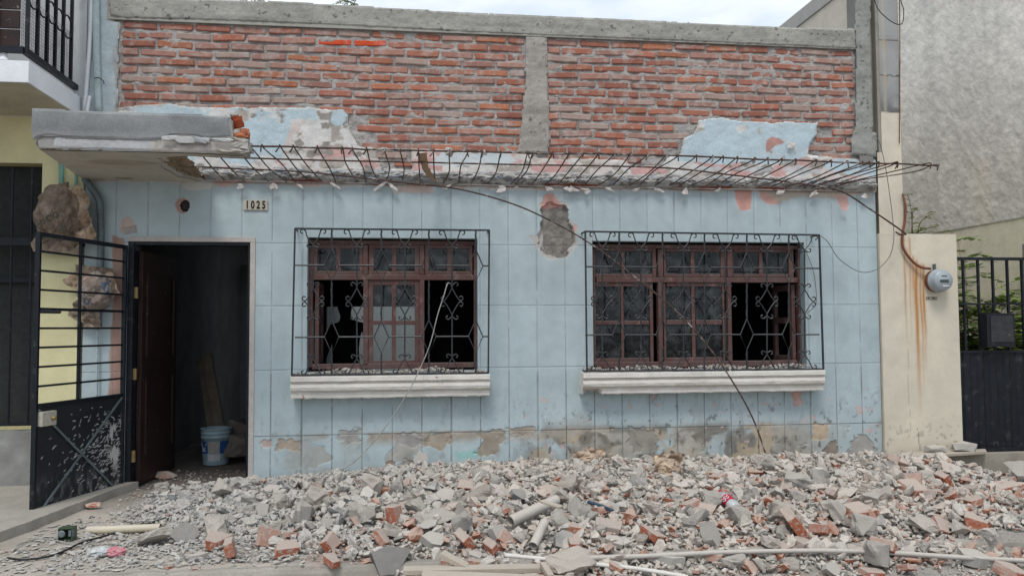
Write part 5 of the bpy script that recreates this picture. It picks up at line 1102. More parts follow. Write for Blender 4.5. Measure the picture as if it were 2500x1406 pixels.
# ================================================================== neighbour on the right
rn = root('right_neighbour_house', (5.0, 0, 0), 'cream rendered house on the right with a tall grey unpainted side wall', 'house')
CR = np.array([.66, .60, .485])
def wallgrid(name, xs, zs, fn, parent, y=None, X=None, m_='yellow', keepf=None):
    A, Z = np.meshgrid(xs, zs); c_, dp = fn(A, Z); V = np.stack([A, y+dp, Z], -1) if X is None else np.stack([X-dp, A, Z], -1)
    kp = np.ones((len(zs)-1, len(xs)-1), bool) if keepf is None else keepf((A[:-1, :-1]+A[1:, 1:])/2, (Z[:-1, :-1]+Z[1:, 1:])/2)
    return gridmesh(name, V, kp, M[m_], parent, c_, len(xs), len(zs))
PX0 = 4.638; PXR = P(2340, 900)[0]; ztp = 2.31; CXR = P(2200, 450)[0]
zch = P(2170, 278)[2]
def pillar(A, Z):
    n1 = fbm(A*2.2, Z*2.2, 1101, 4); n2 = fbm(A*14, Z*14, 1105, 3); c_ = CR*(.95+.14*(n1-.5)+.04*(n2-.5))[..., None]
    # rust streaks under the conduit
    st = 0
    for (px, py0, py1, wd, k) in ((2232, 632, 1060, .020, 1.0), (2206, 575, 900, .010, .8), (2217, 575, 860, .009, .75), (2250, 640, 960, .014, .9), (2224, 620, 800, .016, .7), (2243, 640, 1000, .012, .8), (2211, 600, 700, .022, .45)):
        xc = P(px, 700)[0]; z1_ = P(px, py0)[2]; z0_ = P(px, py1)[2]; wob = .012*(fbm(Z*3, Z*0+px, 5, 3)-.5)*2
        s_ = np.exp(-((A-xc-wob)/wd)**2)*ss(z0_, z0_+(z1_-z0_)*.75, Z)*ss(z1_, z1_-.05, Z)*k; st = np.maximum(st, s_)
    st = np.clip(st*(.8+.6*fbm(A*40, Z*5, 1111, 3)), 0, 1)[..., None]; c_ = c_*(1-st)+np.array([.46, .20, .05])*st
    gz = ss(.35, .1, Z)[..., None]*ss(.45, .6, n1+.15)[..., None]*.4; c_ = c_*(1-gz)+np.array([.36, .32, .27])*gz
    # cracks
    ck = (np.abs(A-P(2212, 900)[0]-.02*(fbm(Z*4, Z*0, 1121, 4)-.5)) < .0042)*(Z < 1.15)*(Z > .35)*.25+(np.abs(A-P(2238, 1070)[0]-.09*(Z-.3)*-1-.03*(fbm(Z*9, Z*0, 1123, 3)-.5)) < .004)*(Z > .13)*(Z < .38)*.5
    c_ = c_*(1-ck[..., None]); c_ = c_*(1-.35*(ss(.70, .74, fbm(A*26, Z*26, 1131, 2))*ss(.6, .2, Z))[..., None])
    gm = ss(zch-.005, zch+.008, Z+.02*(n2-.5))[..., None]; cg = np.array([.345, .35, .345])*(.85+.35*(fbm(A*4, Z*2, 1141, 4)-.3))[..., None]
    dk = (ss(zch+.28, zch, Z)*.55*ss(.3, .6, fbm(A*8, Z*8, 1145, 3)))[..., None]; cg = cg*(1-dk)
    for py in (102, 188):
        zz3 = P(2170, py)[2]; cr_ = (np.abs(Z-zz3-.01*(fbm(A*20, A*0, py, 3)-.5)) < .006)[..., None]*.65; cg = cg*(1-cr_); rs_ = (ss(.17, 0, zz3-Z)*(Z < zz3)*np.exp(-((A-P(2154, 150)[0])/.022)**2)*.7)[..., None]; cg = cg*(1-rs_)+np.array([.34, .21, .10])*rs_
    ylw = (np.exp(-((A-P(2150, 40)[0])/.018)**2)*.6)[..., None]; cg = cg*(1-ylw)+np.array([.45, .40, .30])*ylw
    c_ = c_*(1-gm)+cg*gm
    return c_, .004*(n1-.5)+.003*(n2-.5)
xs = np.arange(PX0, PXR+.001, .0105); zs = np.arange(.10, ztp+.001, .0105); wallgrid('gate_pier', xs, zs, pillar, rn, y=-.035)
xs = np.arange(4.64, CXR+.001, .0105); zs = np.arange(ztp-.02, 4.9, .0105); wallgrid('corner_pier', xs, zs, pillar, rn, y=-.037, keepf=lambda A_, Z_: (A_ > P(2148, 400)[0]) | (Z_ < 3.12))
m = MB(); m.cur = tuple(CR*.97); m.box(PX0, PXR, -.033, .38, .05, ztp-.004, .006)
m.build('pier_core', M['yellow'], rn)
m = MB(); m.cur = (.30, .28, .235); m.box(4.66, CXR-.002, -.033, .35, ztp-.0, 4.9, 0); m.build('corner_pier_core', M['attr'], rn)
# side cheek of the corner pier, facing left, its shade painted into the mottled grey
def cheek(A, Z):
    c_ = np.array([.27, .255, .215])*(.7+.7*fbm(A*8, Z*3, 1151, 4))[..., None]; k = (ss(3.9, 3.6, Z)*.5)[..., None]; c_ = c_*(1-k)+np.array([.15, .145, .13])*k
    return c_, .01*fbm(A*9, Z*9, 5, 3)
A, Z = np.meshgrid(np.linspace(0, 1, 12), np.arange(3.0, 4.9, .012)); xa, xb = P(2124, 200)[0], P(2148, 200)[0]; c_, dp = cheek(A*.2, Z)
V = np.stack([xa+(xb-xa)*A, .10-.137*A+dp, Z], -1); gridmesh('pier_cheek', V, np.ones((A.shape[0]-1, 11), bool), M['attr'], rn, c_, 12, A.shape[0])
m = MB(); m.tube([P(2196, -30, -.05), P(2197, 150, -.05), P(2196, 350, -.05)], .005, 6).build('downpipe_wire', M['rust'], rn)
# party wall running back above the roof
zc_ = 5.13; m = MB(); m.cur = (.66, .60, .50); m.box(4.60, 4.74, .12, 6.0, 2.7, zc_-.18); m.build('party_wall', M['attr'], rn)
m = MB(); m.cur = (.46, .44, .41); m.box(4.585, 4.755, .12, 6.02, zc_-.18, zc_, .01); m.build('wall_coping', M['attr'], rn)
# tall side wall across the little yard
SX = 7.0
def sidew(A, Z):
    n1 = fbm(A*1.1, Z*1.1, 1201, 5); n2 = fbm(A*9, Z*9, 1205, 4); n3 = fbm(A*24, Z*24, 1207, 3)
    stv = ss(.50, .72, fbm(A*4.5, Z*.35, 1213, 4)); c_ = np.array([.86, .81, .735])*(1-.10*stv[..., None])*(.86+.34*(n1-.35)+.22*(n2-.5)+.12*(n3-.5))[..., None]
    zb_ = P(2400, 540, 1.5)[2]; zb_ = 2.62; yl = ss(.004, -.004, Z-zb_-.03*(fbm(A*3, A*0, 1211, 3)-.5))
    pt = ss(.0, .02, .16-np.abs(A-1.55)+.09*(n2-.5))*ss(3.45, 3.40, Z+.08*(n2-.5)); pt2 = ss(0, .03, .45-A+.4*(n2-.5)-.6*(Z-3.4)*(Z > 3.4))*ss(3.9, 3.7, Z+.3*(n1-.5))
    tan_ = (np.maximum(pt, pt2)*.8)[..., None]; c_ = c_*(1-tan_)+np.array([.84, .75, .64])*tan_
    c_ = c_*(1-yl[..., None])+np.array([.94, .86, .67])*(.95+.14*(n1-.5))[..., None]*yl[..., None]
    dm_ = (yl*ss(.45, .62, fbm(A*2.2, Z*2.2, 1221, 4))*ss(1.9, 1.2, Z)*.6)[..., None]; c_ = c_*(1-dm_)+np.array([.33, .31, .26])*dm_
    return c_, (1-yl)*(.010+.012*(n2-.5)+.005*(n3-.5))
wallgrid('side_wall', np.arange(-.75, 5.6, .024), np.arange(-.3, 6.2, .024), sidew, rn, X=SX, m_='attr')
m = MB(); m.cur = (.56, .54, .50); m.box(SX+.03, 12.0, -.74, 5.5, -.3, 6.17); m.build('side_wall_body', M['attr'], rn)
m = MB(); m.cur = (.30, .25, .21); m.box(SX-.16, SX-.02, P(2490, 700, 0)[1]+.55, .75, -.2, 2.3, .01); m.build('gate_jamb', M['attr'], rn)
m = MB(); m.cur = (.50, .47, .42); m.box(4.75, SX+.1, 5.3, 5.4, -.2, 4.7); m.build('rear_wall', M['attr'], rn)
# ledge and kerb of the right-hand house
def ledge(A, Z): n = fbm(A*4, Z*8, 1231, 5); return np.array([.34, .305, .255])*(.8+.5*(n-.3))[..., None], .012*n
wallgrid('base_ledge', np.arange(4.65, 8.2, .015), np.arange(-.32, .128, .015), ledge, rn, y=-.115, m_='attr')
m = MB(); m.cur = (.33, .30, .25); m.box(4.652, 8.2, -.108, .4, -.32, .118).build('ledge_core', M['attr'], rn)
# yard gate
yg = root('yard_gate', (P(2350, 1100)[0], -.0, .12), 'black iron yard gate with plain bars above ribbed sheet metal on the right', 'gate')
def yp(px, py): return P(px, py, .02)
zt_ = yp(2400, 632)[2]; zm_ = yp(2400, 742)[2]; zs_ = yp(2400, 858)[2]; gx0 = yp(2330, 700)[0]; gx1 = 7.6
m = MB(); m.box(gx0, gx1, .0, .035, zt_-.015, zt_+.015); m.box(gx0, gx1, .002, .033, zm_-.009, zm_+.009); m.box(gx0, gx1, .0, .035, zs_-.012, zs_+.012); m.box(gx0, gx1, .0, .035, .13, .16); m.build('gate_frame', M['ironclean'], yg)
dxb = yp(2388, 700)[0]-yp(2352, 700)[0]; x = yp(2352, 700)[0]
while x < 6.9:
    MB().box(x-.010, x+.010, .006, .029, zs_+.012, zt_-.015).build('upright_bar', M['ironclean'], yg); x += dxb
nn = int((gx1-gx0)/.0125); us = np.linspace(gx0, gx1, nn); rib = .010*np.sign(np.sin((us-gx0)/.145*2*math.pi))*(np.abs(np.sin((us-gx0)/.145*2*math.pi))**.3)
sm = MB(); vs = []
for k, u in enumerate(us): vs += [(u, .018+.004+rib[k]*.9, .14), (u, .018+.004+rib[k]*.9, zs_-.01)]
link('ribbed_sheet', vs, [(2*k, 2*k+2, 2*k+3, 2*k+1) for k in range(nn-1)], M['ironclean'], yg)
m = MB(); a = yp(2388, 765); b = yp(2458, 846); m.box(a[0], b[0], -.10, -.002, b[2], a[2], .004).build('letter_box', M['ironclean'], yg)
m = MB(); m.box(a[0]+.04, b[0]-.02, -.106, -.1015, b[2]+.05, a[2]-.03, .002).build('letter_box_door', M['iron'], yg)
# electricity meter
ec = P(2283, 686, -.05); em = root('electricity_meter', (ec[0], -.04, ec[2]-.1), 'round grey electricity meter with a small display on the cream pier', 'electricity meter')
m = MB(); m.lathe([(.105, 0), (.112, .01), (.112, .05), (.105, .06)], (ec[0]-.0, -.036, ec[2]), 'y', 30).build('meter_socket', M['rust'], em, True)
m = MB(); m.lathe([(.108, .058), (.116, .06), (.116, .075), (.105, .08), (.102, .135), (.093, .152), (0, .154)], (ec[0]-.0, -.036, ec[2]), 'y', 34, cap=False).build('meter_cover', M['meter'], em, True)
fx = ec[0]; fy = -.036-.155
MB().box(fx-.045, fx+.045, fy-.004, fy, ec[2]-.022, ec[2]+.006, .001).build('display', M['lcd'], em)
MB().box(fx-.02, fx+.05, fy-.003, fy, ec[2]-.062, ec[2]-.05).build('badge', M['whiteink'], em)
MB().box(fx-.03, fx+.03, fy-.003, fy, ec[2]+.04, ec[2]+.046).build('badge', M['lcd'], em)
MB().box(fx-.015, fx+.0, -.075, -.035, ec[2]+.10, ec[2]+.17, .003).build('terminal', M['galv'], em)
text('pier_marking', '59CBB2', .045, (P(2268, 729)[0], -.0405, P(2268, 729)[2]), RFRONT, M['paperink'], rn, .85, .0006)
# rusty conduit looping down to the meter
o = MB().tube(bez([P(2203, 472, -.06), P(2210, 500, -.07), P(2209, 540, -.07), P(2203, 575, -.07), P(2205, 605, -.07), P(2225, 635, -.07), P(2248, 652, -.08), P(2272, 656, -.09)], 6), [.004]+[.010]*5+[.013]*37, 9)
o = o.build('service_conduit', M['rust'], None, True) if len(o.v) == 9*43 else MB().tube(bez([P(2203, 472, -.06), P(2209, 500, -.07), P(2209, 540, -.07), P(2203, 575, -.07), P(2205, 605, -.07)], 6), .017, 9).build('service_conduit', M['rust'], None, True)
recenter(o); tag(o, 'bent rusty conduit curving down to the round electricity meter', 'conduit')
# board lying on the ledge, with two pieces of masonry on it
a = P(2178, 1112, -.27); b = P(2418, 1108, -.12)
m = MB(); m.prism([(a[0], -.30, .128), (a[0]+.35, -.31, .132), (b[0]-.1, -.20, .136), (b[0], -.05, .138), (b[0]-.3, -.04, .134), (a[0]+.3, -.05, .130)], (0, 0, .022)); o = m.build('ledge_board', M['board']); recenter(o); tag(o, 'weathered board lying along the ledge below the cream pier', 'board')
o = MB(); vs, fs = lump((P(2278, 1095, -.12)[0], -.12, .185), (.26, .13, .075), 401, 16, 2, .03); o.add(vs, fs); o = o.build('masonry_piece', M['slabfrag']); recenter(o); tag(o, 'pinkish brick piece on the ledge board against the cream pier', 'masonry piece')
o = MB(); vs, fs = lump((P(2355, 1090, -.15)[0], -.13, .20), (.25, .13, .09), 402, 14, 2, .05); o.add(vs, fs); o = o.build('masonry_piece', M['slabfrag']); recenter(o); tag(o, 'pale slanting stone piece on the ledge board in front of the yard gate', 'masonry piece')

# ================================================================== wires
def wire(name, pts, r, m_, lb, cat='wire', n=6):
    o = MB().tube(bez(pts, n), r, 5).build(name, M[m_], None, True); recenter(o); tag(o, lb, cat)
wire('hanging_wire', [P(2004, 576, -.17), P(2022, 592, -.16), P(2045, 628, -.15), P(2080, 655, -.14), P(2110, 665, -.13), P(2145, 655, -.12), P(2172, 625, -.12), P(2182, 585, -.12), P(2180, 540, -.12), P(2170, 460, -.12), P(2160, 400, -.12), P(2148, 350, -.09), P(2136, 330, -.08)], .0042, 'greywire', 'thin grey wire drooping from the right window guard up to the corner pier')
wire('hanging_wire', [P(2130, -20, -.1), P(2142, 20, -.12), P(2165, 45, -.13), P(2190, 60, -.13), P(2204, 55, -.12), P(2206, 25, -.1), P(2200, 5, -.1), P(2198, -20, -.1)], .0045, 'cable', 'loop of dark wire hanging in front of the grey corner pier at the top')
wire('bent_wire', [P(1102, 700, -.10), P(1099, 692, -.18), P(1092, 694, -.22), P(1084, 720, -.24), P(1068, 770, -.25), P(1050, 840, -.26), P(1025, 900, -.27), P(1000, 950, -.29), P(960, 1015, -.30), P(910, 1080, -.31), P(860, 1130, -.32), P(800, 1158, -.33), P(740, 1172, -.35), P(690, 1180, -.37), P(650, 1180, -.40)], .0048, 'palewire', 'long pale wire hooked over the left window guard and sagging onto the rubble')
wire('hanging_wire', [P(1935, 572, -.1), P(1965, 610, -.03), P(1985, 660, -.05), P(1993, 715, -.08), P(1990, 745, -.12), P(1965, 770, -.14), P(1958, 780, -.15)], .004, 'greywire', 'short grey wire dangling inside the right end of the wide window guard')

# ================================================================== plants
def leafplant(name, base, stems, seed, lb, m_='leaf', cat='plant', leaf=.022, parentcat=True):
    r_ = random.Random(seed); rt = root(name, base, lb, cat); st = MB(); lf = MB()
    for (dx, dy, h, n) in stems:
        p0 = Vector(base)+Vector((r_.uniform(-.03, .03), r_.uniform(-.03, .03), 0)); p3 = Vector(base)+Vector((dx, dy, h)); mid = p0.lerp(p3, .5)+Vector((-dx*.2, -dy*.2, h*.12)); pts = bez([p0, mid, p3], 8); st.tube(pts, [.006*(1-i/len(pts))+.0015 for i in range(len(pts))], 4)
        for k in range(n):
            t = (k+1)/n; q = pts[min(len(pts)-1, int(t*(len(pts)-1)))]; ang = r_.uniform(0, 6.28); L = r_.uniform(.10, .22)*(1.15-.5*t)*leaf/.022
            d_ = Vector((math.cos(ang), math.sin(ang), r_.uniform(.0, .5))).normalized(); e = q+d_*L+Vector((0, 0, -.25*L)); sub = bez([q, q.lerp(e, .5)+Vector((0, 0, .12*L)), e], 5); st.tube(sub, .0016, 3)
            sdv = d_.cross(Vector((0, 0, 1))).normalized(); npair = 9
            for j in range(1, npair+1):
                c_ = sub[min(len(sub)-1, int(j/npair*(len(sub)-1)))]
                for sg in (-1, 1):
                    ll = leaf*r_.uniform(.8, 1.25)*1.5; u = (sdv*sg+d_*.45+Vector((0, 0, r_.uniform(-.35, .2)))).normalized(); w_ = u.cross(Vector((r_.uniform(-.3, .3), r_.uniform(-.3, .3), 1))).normalized()*ll*.24
                    lf.add([c_, c_+u*ll*.45+w_, c_+u*ll, c_+u*ll*.45-w_], [(0, 1, 2, 3)])
    st.build('stem', M['stem'], rt); lf.build('foliage', M[m_], rt); return rt
g0 = P(2240, 565, .12); r3 = random.Random(9)
leafplant('weed', (g0[0]-.05, .10, ztp), [(-.06, 0, .42, 9), (.02, .03, .30, 6), (.26, .02, .24, 7), (.30, .05, .10, 6), (.15, 0, .07, 5), (.40, 0, .04, 4)], 3, 'spindly green weed growing on top of the cream pier', 'leafpale', 'weed', .018)
bb = P(2400, 900, .8); leafplant('yard_bush', (bb[0]-.15, .8, 0), [(r3.uniform(-.40, .60), r3.uniform(-.4, .4), r3.uniform(.9, 1.85), 18) for _ in range(36)]+[(-.28, 0, 2.15, 16), (-.33, .1, 1.9, 16), (-.25, -.1, 1.6, 16), (-.1, 0, 2.35, 13), (.05, .1, 2.15, 12), (.55, 0, 1.75, 12), (.3, -.1, 1.9, 12)], 5, 'leafy green bush growing behind the bars of the yard gate', 'leafpale', 'bush', .068)
for (px, py, lb) in ((622, 14, 'tiny plant sprig growing on the parapet top near the left'), (862, 22, 'taller plant sprig growing on the parapet top right of the tiny one')):
    g_ = P(px, py, .12); leafplant('roof_sprig', (g_[0], .10, g_[2]-.03), [(-.05, 0, .10, 4), (.04, 0, .12, 4)], px, lb, 'leaf', 'sprig', .02)
# ================================================================== GROUND, KERB, STREET
YK = -2.60; ZST = -.14
def base_h(x, y):
    x = np.asarray(x, float); y = np.asarray(y, float)
    g = np.where(y > YK, 0.0, ZST)
    g = g-.16*ss(4.5, 5.0, x)*ss(-2.0, -.8, y)*(y > YK)
    return g
def pile_h(x, y):
    x = np.asarray(x, float); t = -np.asarray(y, float)
    k = np.interp(t, [-.2, 0, .3, .7, 1.2, 1.7, 2.1, 2.5, 2.8, 3.2], [.10, .115, .165, .215, .225, .19, .14, .08, .03, .0])
    lft = np.interp(t, [0, .5, 1.0, 1.6, 2.2, 2.8], [-1.9, -2.15, -2.0, -1.65, -1.15, -.7]); a = (.25*ss(-.35, .3, x-lft)+.75*ss(.0, 1.3, x-lft))
    r_ = 1-.62*ss(4.5, 5.1, x)*ss(1.3, .3, t); xa = 1+.22*np.exp(-((x-1.0)/.9)**2)*ss(1.2, .2, t)-.30*np.exp(-((x+.9)/.6)**2)
    nz_ = .72+.36*fbm(x*1.6, t*1.6, 1301, 3)+.22*fbm(x*4.5, t*4.5, 1303, 2)
    return k*a*r_*xa*nz_*.84
def H(x, y):
    b = base_h(x, y); x = np.asarray(x, float); y = np.asarray(y, float)
    sm = ss(-.5, -.1, x)*ss(3.9, 3.5, x); bb = ZST+(0-ZST)*ss(YK-.25, YK+.35, y)
    b = np.where((y < YK+.35), b*(1-sm)+bb*sm, b)
    return b+pile_h(x, y)
def hit(px, py, lift=0.0):
    d = ray(px, py); d = d/np.linalg.norm(d)
    lo_, t = 3.0, 3.0; prev = 3.0
    while t < 14:
        p = CAMP+d*t
        if p[2] < float(H(p[0], p[1]))+lift:
            for _ in range(18):
                m_ = (prev+t)/2; q = CAMP+d*m_
                if q[2] < float(H(q[0], q[1]))+lift: t = m_
                else: prev = m_
            return CAMP+d*t
        prev = t; t += .03
    return CAMP+d*t
# pavement
def sheetgrid(name, x0, x1, y0, y1, st, zf, cf, m_, kind='structure', kf=None):
    xs = np.arange(x0, x1+st*.5, st); ys = np.arange(y0, y1+st*.5, st); X, Y_ = np.meshgrid(xs, ys)
    o = gridmesh(name, np.stack([X, Y_, zf(X, Y_)], -1), np.ones((len(ys)-1, len(xs)-1), bool) if kf is None else kf((X[:-1, :-1]+X[1:, 1:])/2, (Y_[:-1, :-1]+Y_[1:, 1:])/2), m_, None, cf(X, Y_), len(xs), len(ys)); o['kind'] = kind; return o
def pavcol(X, Y_):
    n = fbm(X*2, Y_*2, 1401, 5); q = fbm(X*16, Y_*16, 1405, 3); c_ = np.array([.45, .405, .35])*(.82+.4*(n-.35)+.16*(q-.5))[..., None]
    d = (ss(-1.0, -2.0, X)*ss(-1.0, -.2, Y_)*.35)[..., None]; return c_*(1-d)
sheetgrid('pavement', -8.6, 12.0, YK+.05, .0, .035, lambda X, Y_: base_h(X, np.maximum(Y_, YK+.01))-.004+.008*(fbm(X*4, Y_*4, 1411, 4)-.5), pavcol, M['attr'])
# kerb: rounded, worn, one length per side of the rubble
def kerb(x0, x1, seed):
    us = np.arange(x0, x1, .03); prof = [(YK+.06, .0), (YK+.02, .002), (YK, -.008), (YK-.012, -.03), (YK-.018, -.08), (YK-.02, -.16)]
    P_ = []
    for i, (y, z_) in enumerate(prof):
        n = np.array([mnoise.noise(Vector((u*7, i*.6, seed))) for u in us]); P_.append(np.stack([us, y+.006*n, z_+.006*n], -1))
    V = np.stack(P_, 0); c_ = np.array([.36, .33, .29])*(.8+.5*(fbm(V[..., 0]*6, V[..., 2]*20, seed, 4)-.3))[..., None]
    o = gridmesh('kerb', V, np.ones((len(prof)-1, len(us)-1), bool), M['attr'], None, c_, len(us), len(prof)); o['kind'] = 'structure'
kerb(-8.6, 12.0, 5)
def stcol(X, Y_):
    n = fbm(X*2, Y_*2, 1421, 5); return np.array([.42, .375, .33])*(.75+.5*(n-.3))[..., None]
sheetgrid('street', -9.0, 12.0, -9.5, YK+.03, .05, lambda X, Y_: ZST+.008*(fbm(X*3, Y_*3, 1431, 4)-.5), stcol, M['attr'])
m = MB(); m.add([(-150, -150, -.17), (150, -150, -.17), (150, 150, -.17), (-150, 150, -.17)], [(0, 1, 2, 3)]); o = m.build('ground', mat('dusty_ground', (.22, .2, .18), scale=.6)); o['kind'] = 'structure'
# raised pavement of the left-hand house
e0 = G(302, 1203, .05); e1 = G(0, 1308, .07); e1b = G(60, 1275, .07)
m = MB(); m.cur = (.36, .335, .295)
pts = [(-8.5, 0.0), (e0[0]-.02, 0.0), (e0[0]-.10, -.25), (e1b[0], e1b[1]), (e1[0]-.12, e1[1]-.05), (-2.95, -2.52), (-8.5, -2.52)]
pp = []
for i in range(len(pts)):
    a, b = pts[i], pts[(i+1) % len(pts)]; L = math.hypot(b[0]-a[0], b[1]-a[1]); k = max(1, int(L/.06)) if 1 <= i <= 4 else 1
    for j in range(k): t = j/k; pp.append((a[0]+(b[0]-a[0])*t+(random.uniform(-.006, .006) if j else 0), a[1]+(b[1]-a[1])*t+(random.uniform(-.006, .006) if j else 0)))
m.prism([(x, y, -.06) for x, y in pp], (0, 0, .125)); o = m.build('raised_pavement', M['attr']); o['kind'] = 'structure'
# bed of dust and grit under the stones
def bedcol(X, Y_):
    n = fbm(X*3, Y_*3, 1441, 5); q = fbm(X*30, Y_*30, 1445, 3); c_ = np.array([.44, .405, .365])*(.75+.5*(n-.3)+.3*(q-.5))[..., None]
    r_ = (ss(.58, .68, fbm(X*2.1, Y_*2.1, 1451, 4))*ss(-1.6, -2.2, Y_)*.35)[..., None]; return c_*(1-r_)+np.array([.40, .22, .15])*r_
def bedz(X, Y_):
    e = pile_h(X, Y_); return H(X, Y_)-.012+.05*(fbm(X*5, Y_*5, 1461, 4)-.5)*ss(0, .06, e)+.012*(fbm(X*28, Y_*28, 1465, 3)-.5)*ss(0, .03, e)-.02*ss(.02, .0, e)
o = sheetgrid('rubble_dust', -2.2, 8.4, -3.5, -.005, .02, bedz, bedcol, M['attr_rough'], 'stuff', kf=lambda X, Y_: pile_h(X, Y_) > .008); o['label'] = 'bed of grey dust and grit beneath the rubble heap'; o['category'] = 'dust'

# ================================================================== RUBBLE
GREYS = [(.56, .515, .46), (.52, .485, .44), (.60, .55, .495), (.48, .455, .42), (.54, .48, .42), (.42, .40, .375), (.57, .50, .435)]
def stonecol(r_, red=.07, pink=.07):
    q = r_.random()
    if q < red: f = r_.uniform(.75, 1.1); return (.40*f, .15*f, .085*f)
    if q < red+pink: f = r_.uniform(.85, 1.1); return (.46*f, .35*f, .30*f)
    c = GREYS[int(r_.integers(len(GREYS)))]; f = r_.uniform(.84, 1.12); return tuple(v*f for v in c)
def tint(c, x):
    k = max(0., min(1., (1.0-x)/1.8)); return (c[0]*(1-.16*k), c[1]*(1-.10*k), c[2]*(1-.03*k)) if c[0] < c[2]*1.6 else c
# countless small fragments
N_ = 30000; pts = []; sz = []; cl = []
rr = np.random.default_rng(12)
cand = np.stack([rr.uniform(-2.1, 6.6, N_*2), rr.uniform(-3.3, -.01, N_*2)], -1)
e = pile_h(cand[:, 0], cand[:, 1]); pr = np.clip(e/.05, 0, 1)*.95+.02; ok = rr.random(N_*2) < pr; cand = cand[ok][:N_]
hh = H(cand[:, 0], cand[:, 1]); ee = pile_h(cand[:, 0], cand[:, 1])
nearwall = ss(-1.0, -.2, cand[:, 1])
for (x, y), h_, e_, nw in zip(cand, hh, ee, nearwall):
    s = min(.09, .018+abs(rr.normal(0, .018))+.014*rr.random()); 
    if e_ < .04: s = min(s, .03)
    if y > -.03: s = min(s, .03)
    redness = .05+.10*max(0., min(1., (-y-1.3)/1.0))
    if x < -.3: redness *= .35
    pts.append((x, y, h_+s*.12+rr.uniform(-.005, .012))); sz.append(s*(1 if rr.random() > .3 else .6)); c = stonecol(rr, redness*.7, .04); 
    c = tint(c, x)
    cl.append(c)
scatter('small_rubble', pts, sz, cl, M['chunk'], 'countless small grey and red fragments filling the rubble heap', 'rubble', flat=.9, seed=5)
# thin spread of chips on the bare pavement at the left, inside the doorway and on the street
pts = []; sz = []; cl = []
for _ in range(2600):
    q = rr.random()
    if q < .55: x = rr.uniform(-3.0, -.2); y = rr.uniform(-2.58, -.35)
    elif q < .72: x = rr.uniform(-2.35, -1.45); y = rr.uniform(-.35, .9)
    else: x = rr.uniform(-1.0, 6.5); y = rr.uniform(-3.4, -2.5)
    if x < -2.35 and y > -1.9: continue
    s = abs(rr.normal(0, .012))+.006; z_ = float(H(x, y)) if y < -.01 else .0
    pts.append((x, y, z_+s*.15)); sz.append(s); cl.append(stonecol(rr, .10, .05) if rr.random() > .06 else (.62, .62, .60))
scatter('scattered_chips', pts, sz, cl, M['chunk'], 'thin scatter of chips and grit over the pavement and doorway', 'chips', flat=.6, seed=8, tiltmax=.3)
pts = []; sz = []; cl = []
for _ in range(2600):
    y = -rr.uniform(.15, 2.45); x = -.6-abs(rr.normal(0, .75))-rr.uniform(0, .5)
    if x < -2.5+.25*(y > -.4) or (x < -2.2 and y > -1.0): continue
    s = .014+.045*rr.random()**2; pts.append((x, y, float(H(x, y))+s*.12)); sz.append(s); f = rr.uniform(.7, 1.1); cl.append((.38*f, .395*f, .40*f) if rr.random() > .08 else (.5, .47, .43))
scatter('loose_gravel', pts, sz, cl, M['chunk'], 'bluish grey gravel and chips thinning out towards the gate and doorway', 'gravel', flat=.8, seed=19, tiltmax=.5)
pts = []; sz = []; cl = []
for _ in range(1100):
    q = rr.random(); x = rr.uniform(-3.0, -.6); y = rr.uniform(-2.5, -1.2)
    if x < -2.55 and y > -1.9: continue
    s = .014+.05*rr.random()**2; pts.append((x, y, float(H(x, y))+.004)); sz.append(s); cl.append((.62, .61, .58) if rr.random() < .22 else (.33, .335, .33))
scatter('paint_flakes', pts, sz, cl, M['chunk'], 'flat white and grey plaster flakes scattered in front of the gate', 'flakes', flat=.12, seed=9, tiltmax=.12)

# prototypes for the pieces one can count
def proto(name, dims, seed, n, sub, amp, m_, cols=None, smooth=False):
    vs, fs = lump((0, 0, 0), dims, seed, n, sub, amp); m = MB()
    if cols: m.cur = cols
    m.add(vs, fs); me_o = m.build(name, m_); COL.objects.unlink(me_o); return me_o
def brickproto(seed, L=.2, broken=True):
    r_ = random.Random(seed); bm = bmesh.new(); bmesh.ops.create_cube(bm, size=1.0); W_, T_ = .13, .055
    for v in bm.verts: v.co = Vector((v.co.x*L, v.co.y*W_, v.co.z*T_))
    for k in range(2 if broken else 0):
        nr = Vector((1, r_.uniform(-.7, .7), r_.uniform(-.5, .5))).normalized()*(1 if k == 0 else -1)
        if k == 1 and r_.random() < .5: continue
        bmesh.ops.bisect_plane(bm, geom=list(bm.verts)+list(bm.edges)+list(bm.faces), plane_co=Vector((L*r_.uniform(.18, .34)*(1 if k == 0 else -1), 0, 0)), plane_no=nr, clear_outer=True)
        bmesh.ops.holes_fill(bm, edges=[e for e in bm.edges if e.is_boundary])
    bmesh.ops.bevel(bm, geom=list(bm.edges), offset=.004, segments=1, affect='EDGES'); bmesh.ops.triangulate(bm, faces=bm.faces)
    bmesh.ops.subdivide_edges(bm, edges=[e for e in bm.edges if e.calc_length() > .02], cuts=2, use_grid_fill=True); bmesh.ops.triangulate(bm, faces=bm.faces)
    for v in bm.verts:
        n1 = mnoise.fractal(v.co*16+Vector((seed, 0, 0)), 1, 2, 3); end = abs(v.co.x)/L; v.co += v.co.normalized()*n1*(.004+.010*max(0, end-.2))
    vs = [v.co.copy() for v in bm.verts]; bm.verts.index_update(); fs = [[v.index for v in f.verts] for f in bm.faces]; bm.free(); return vs, fs
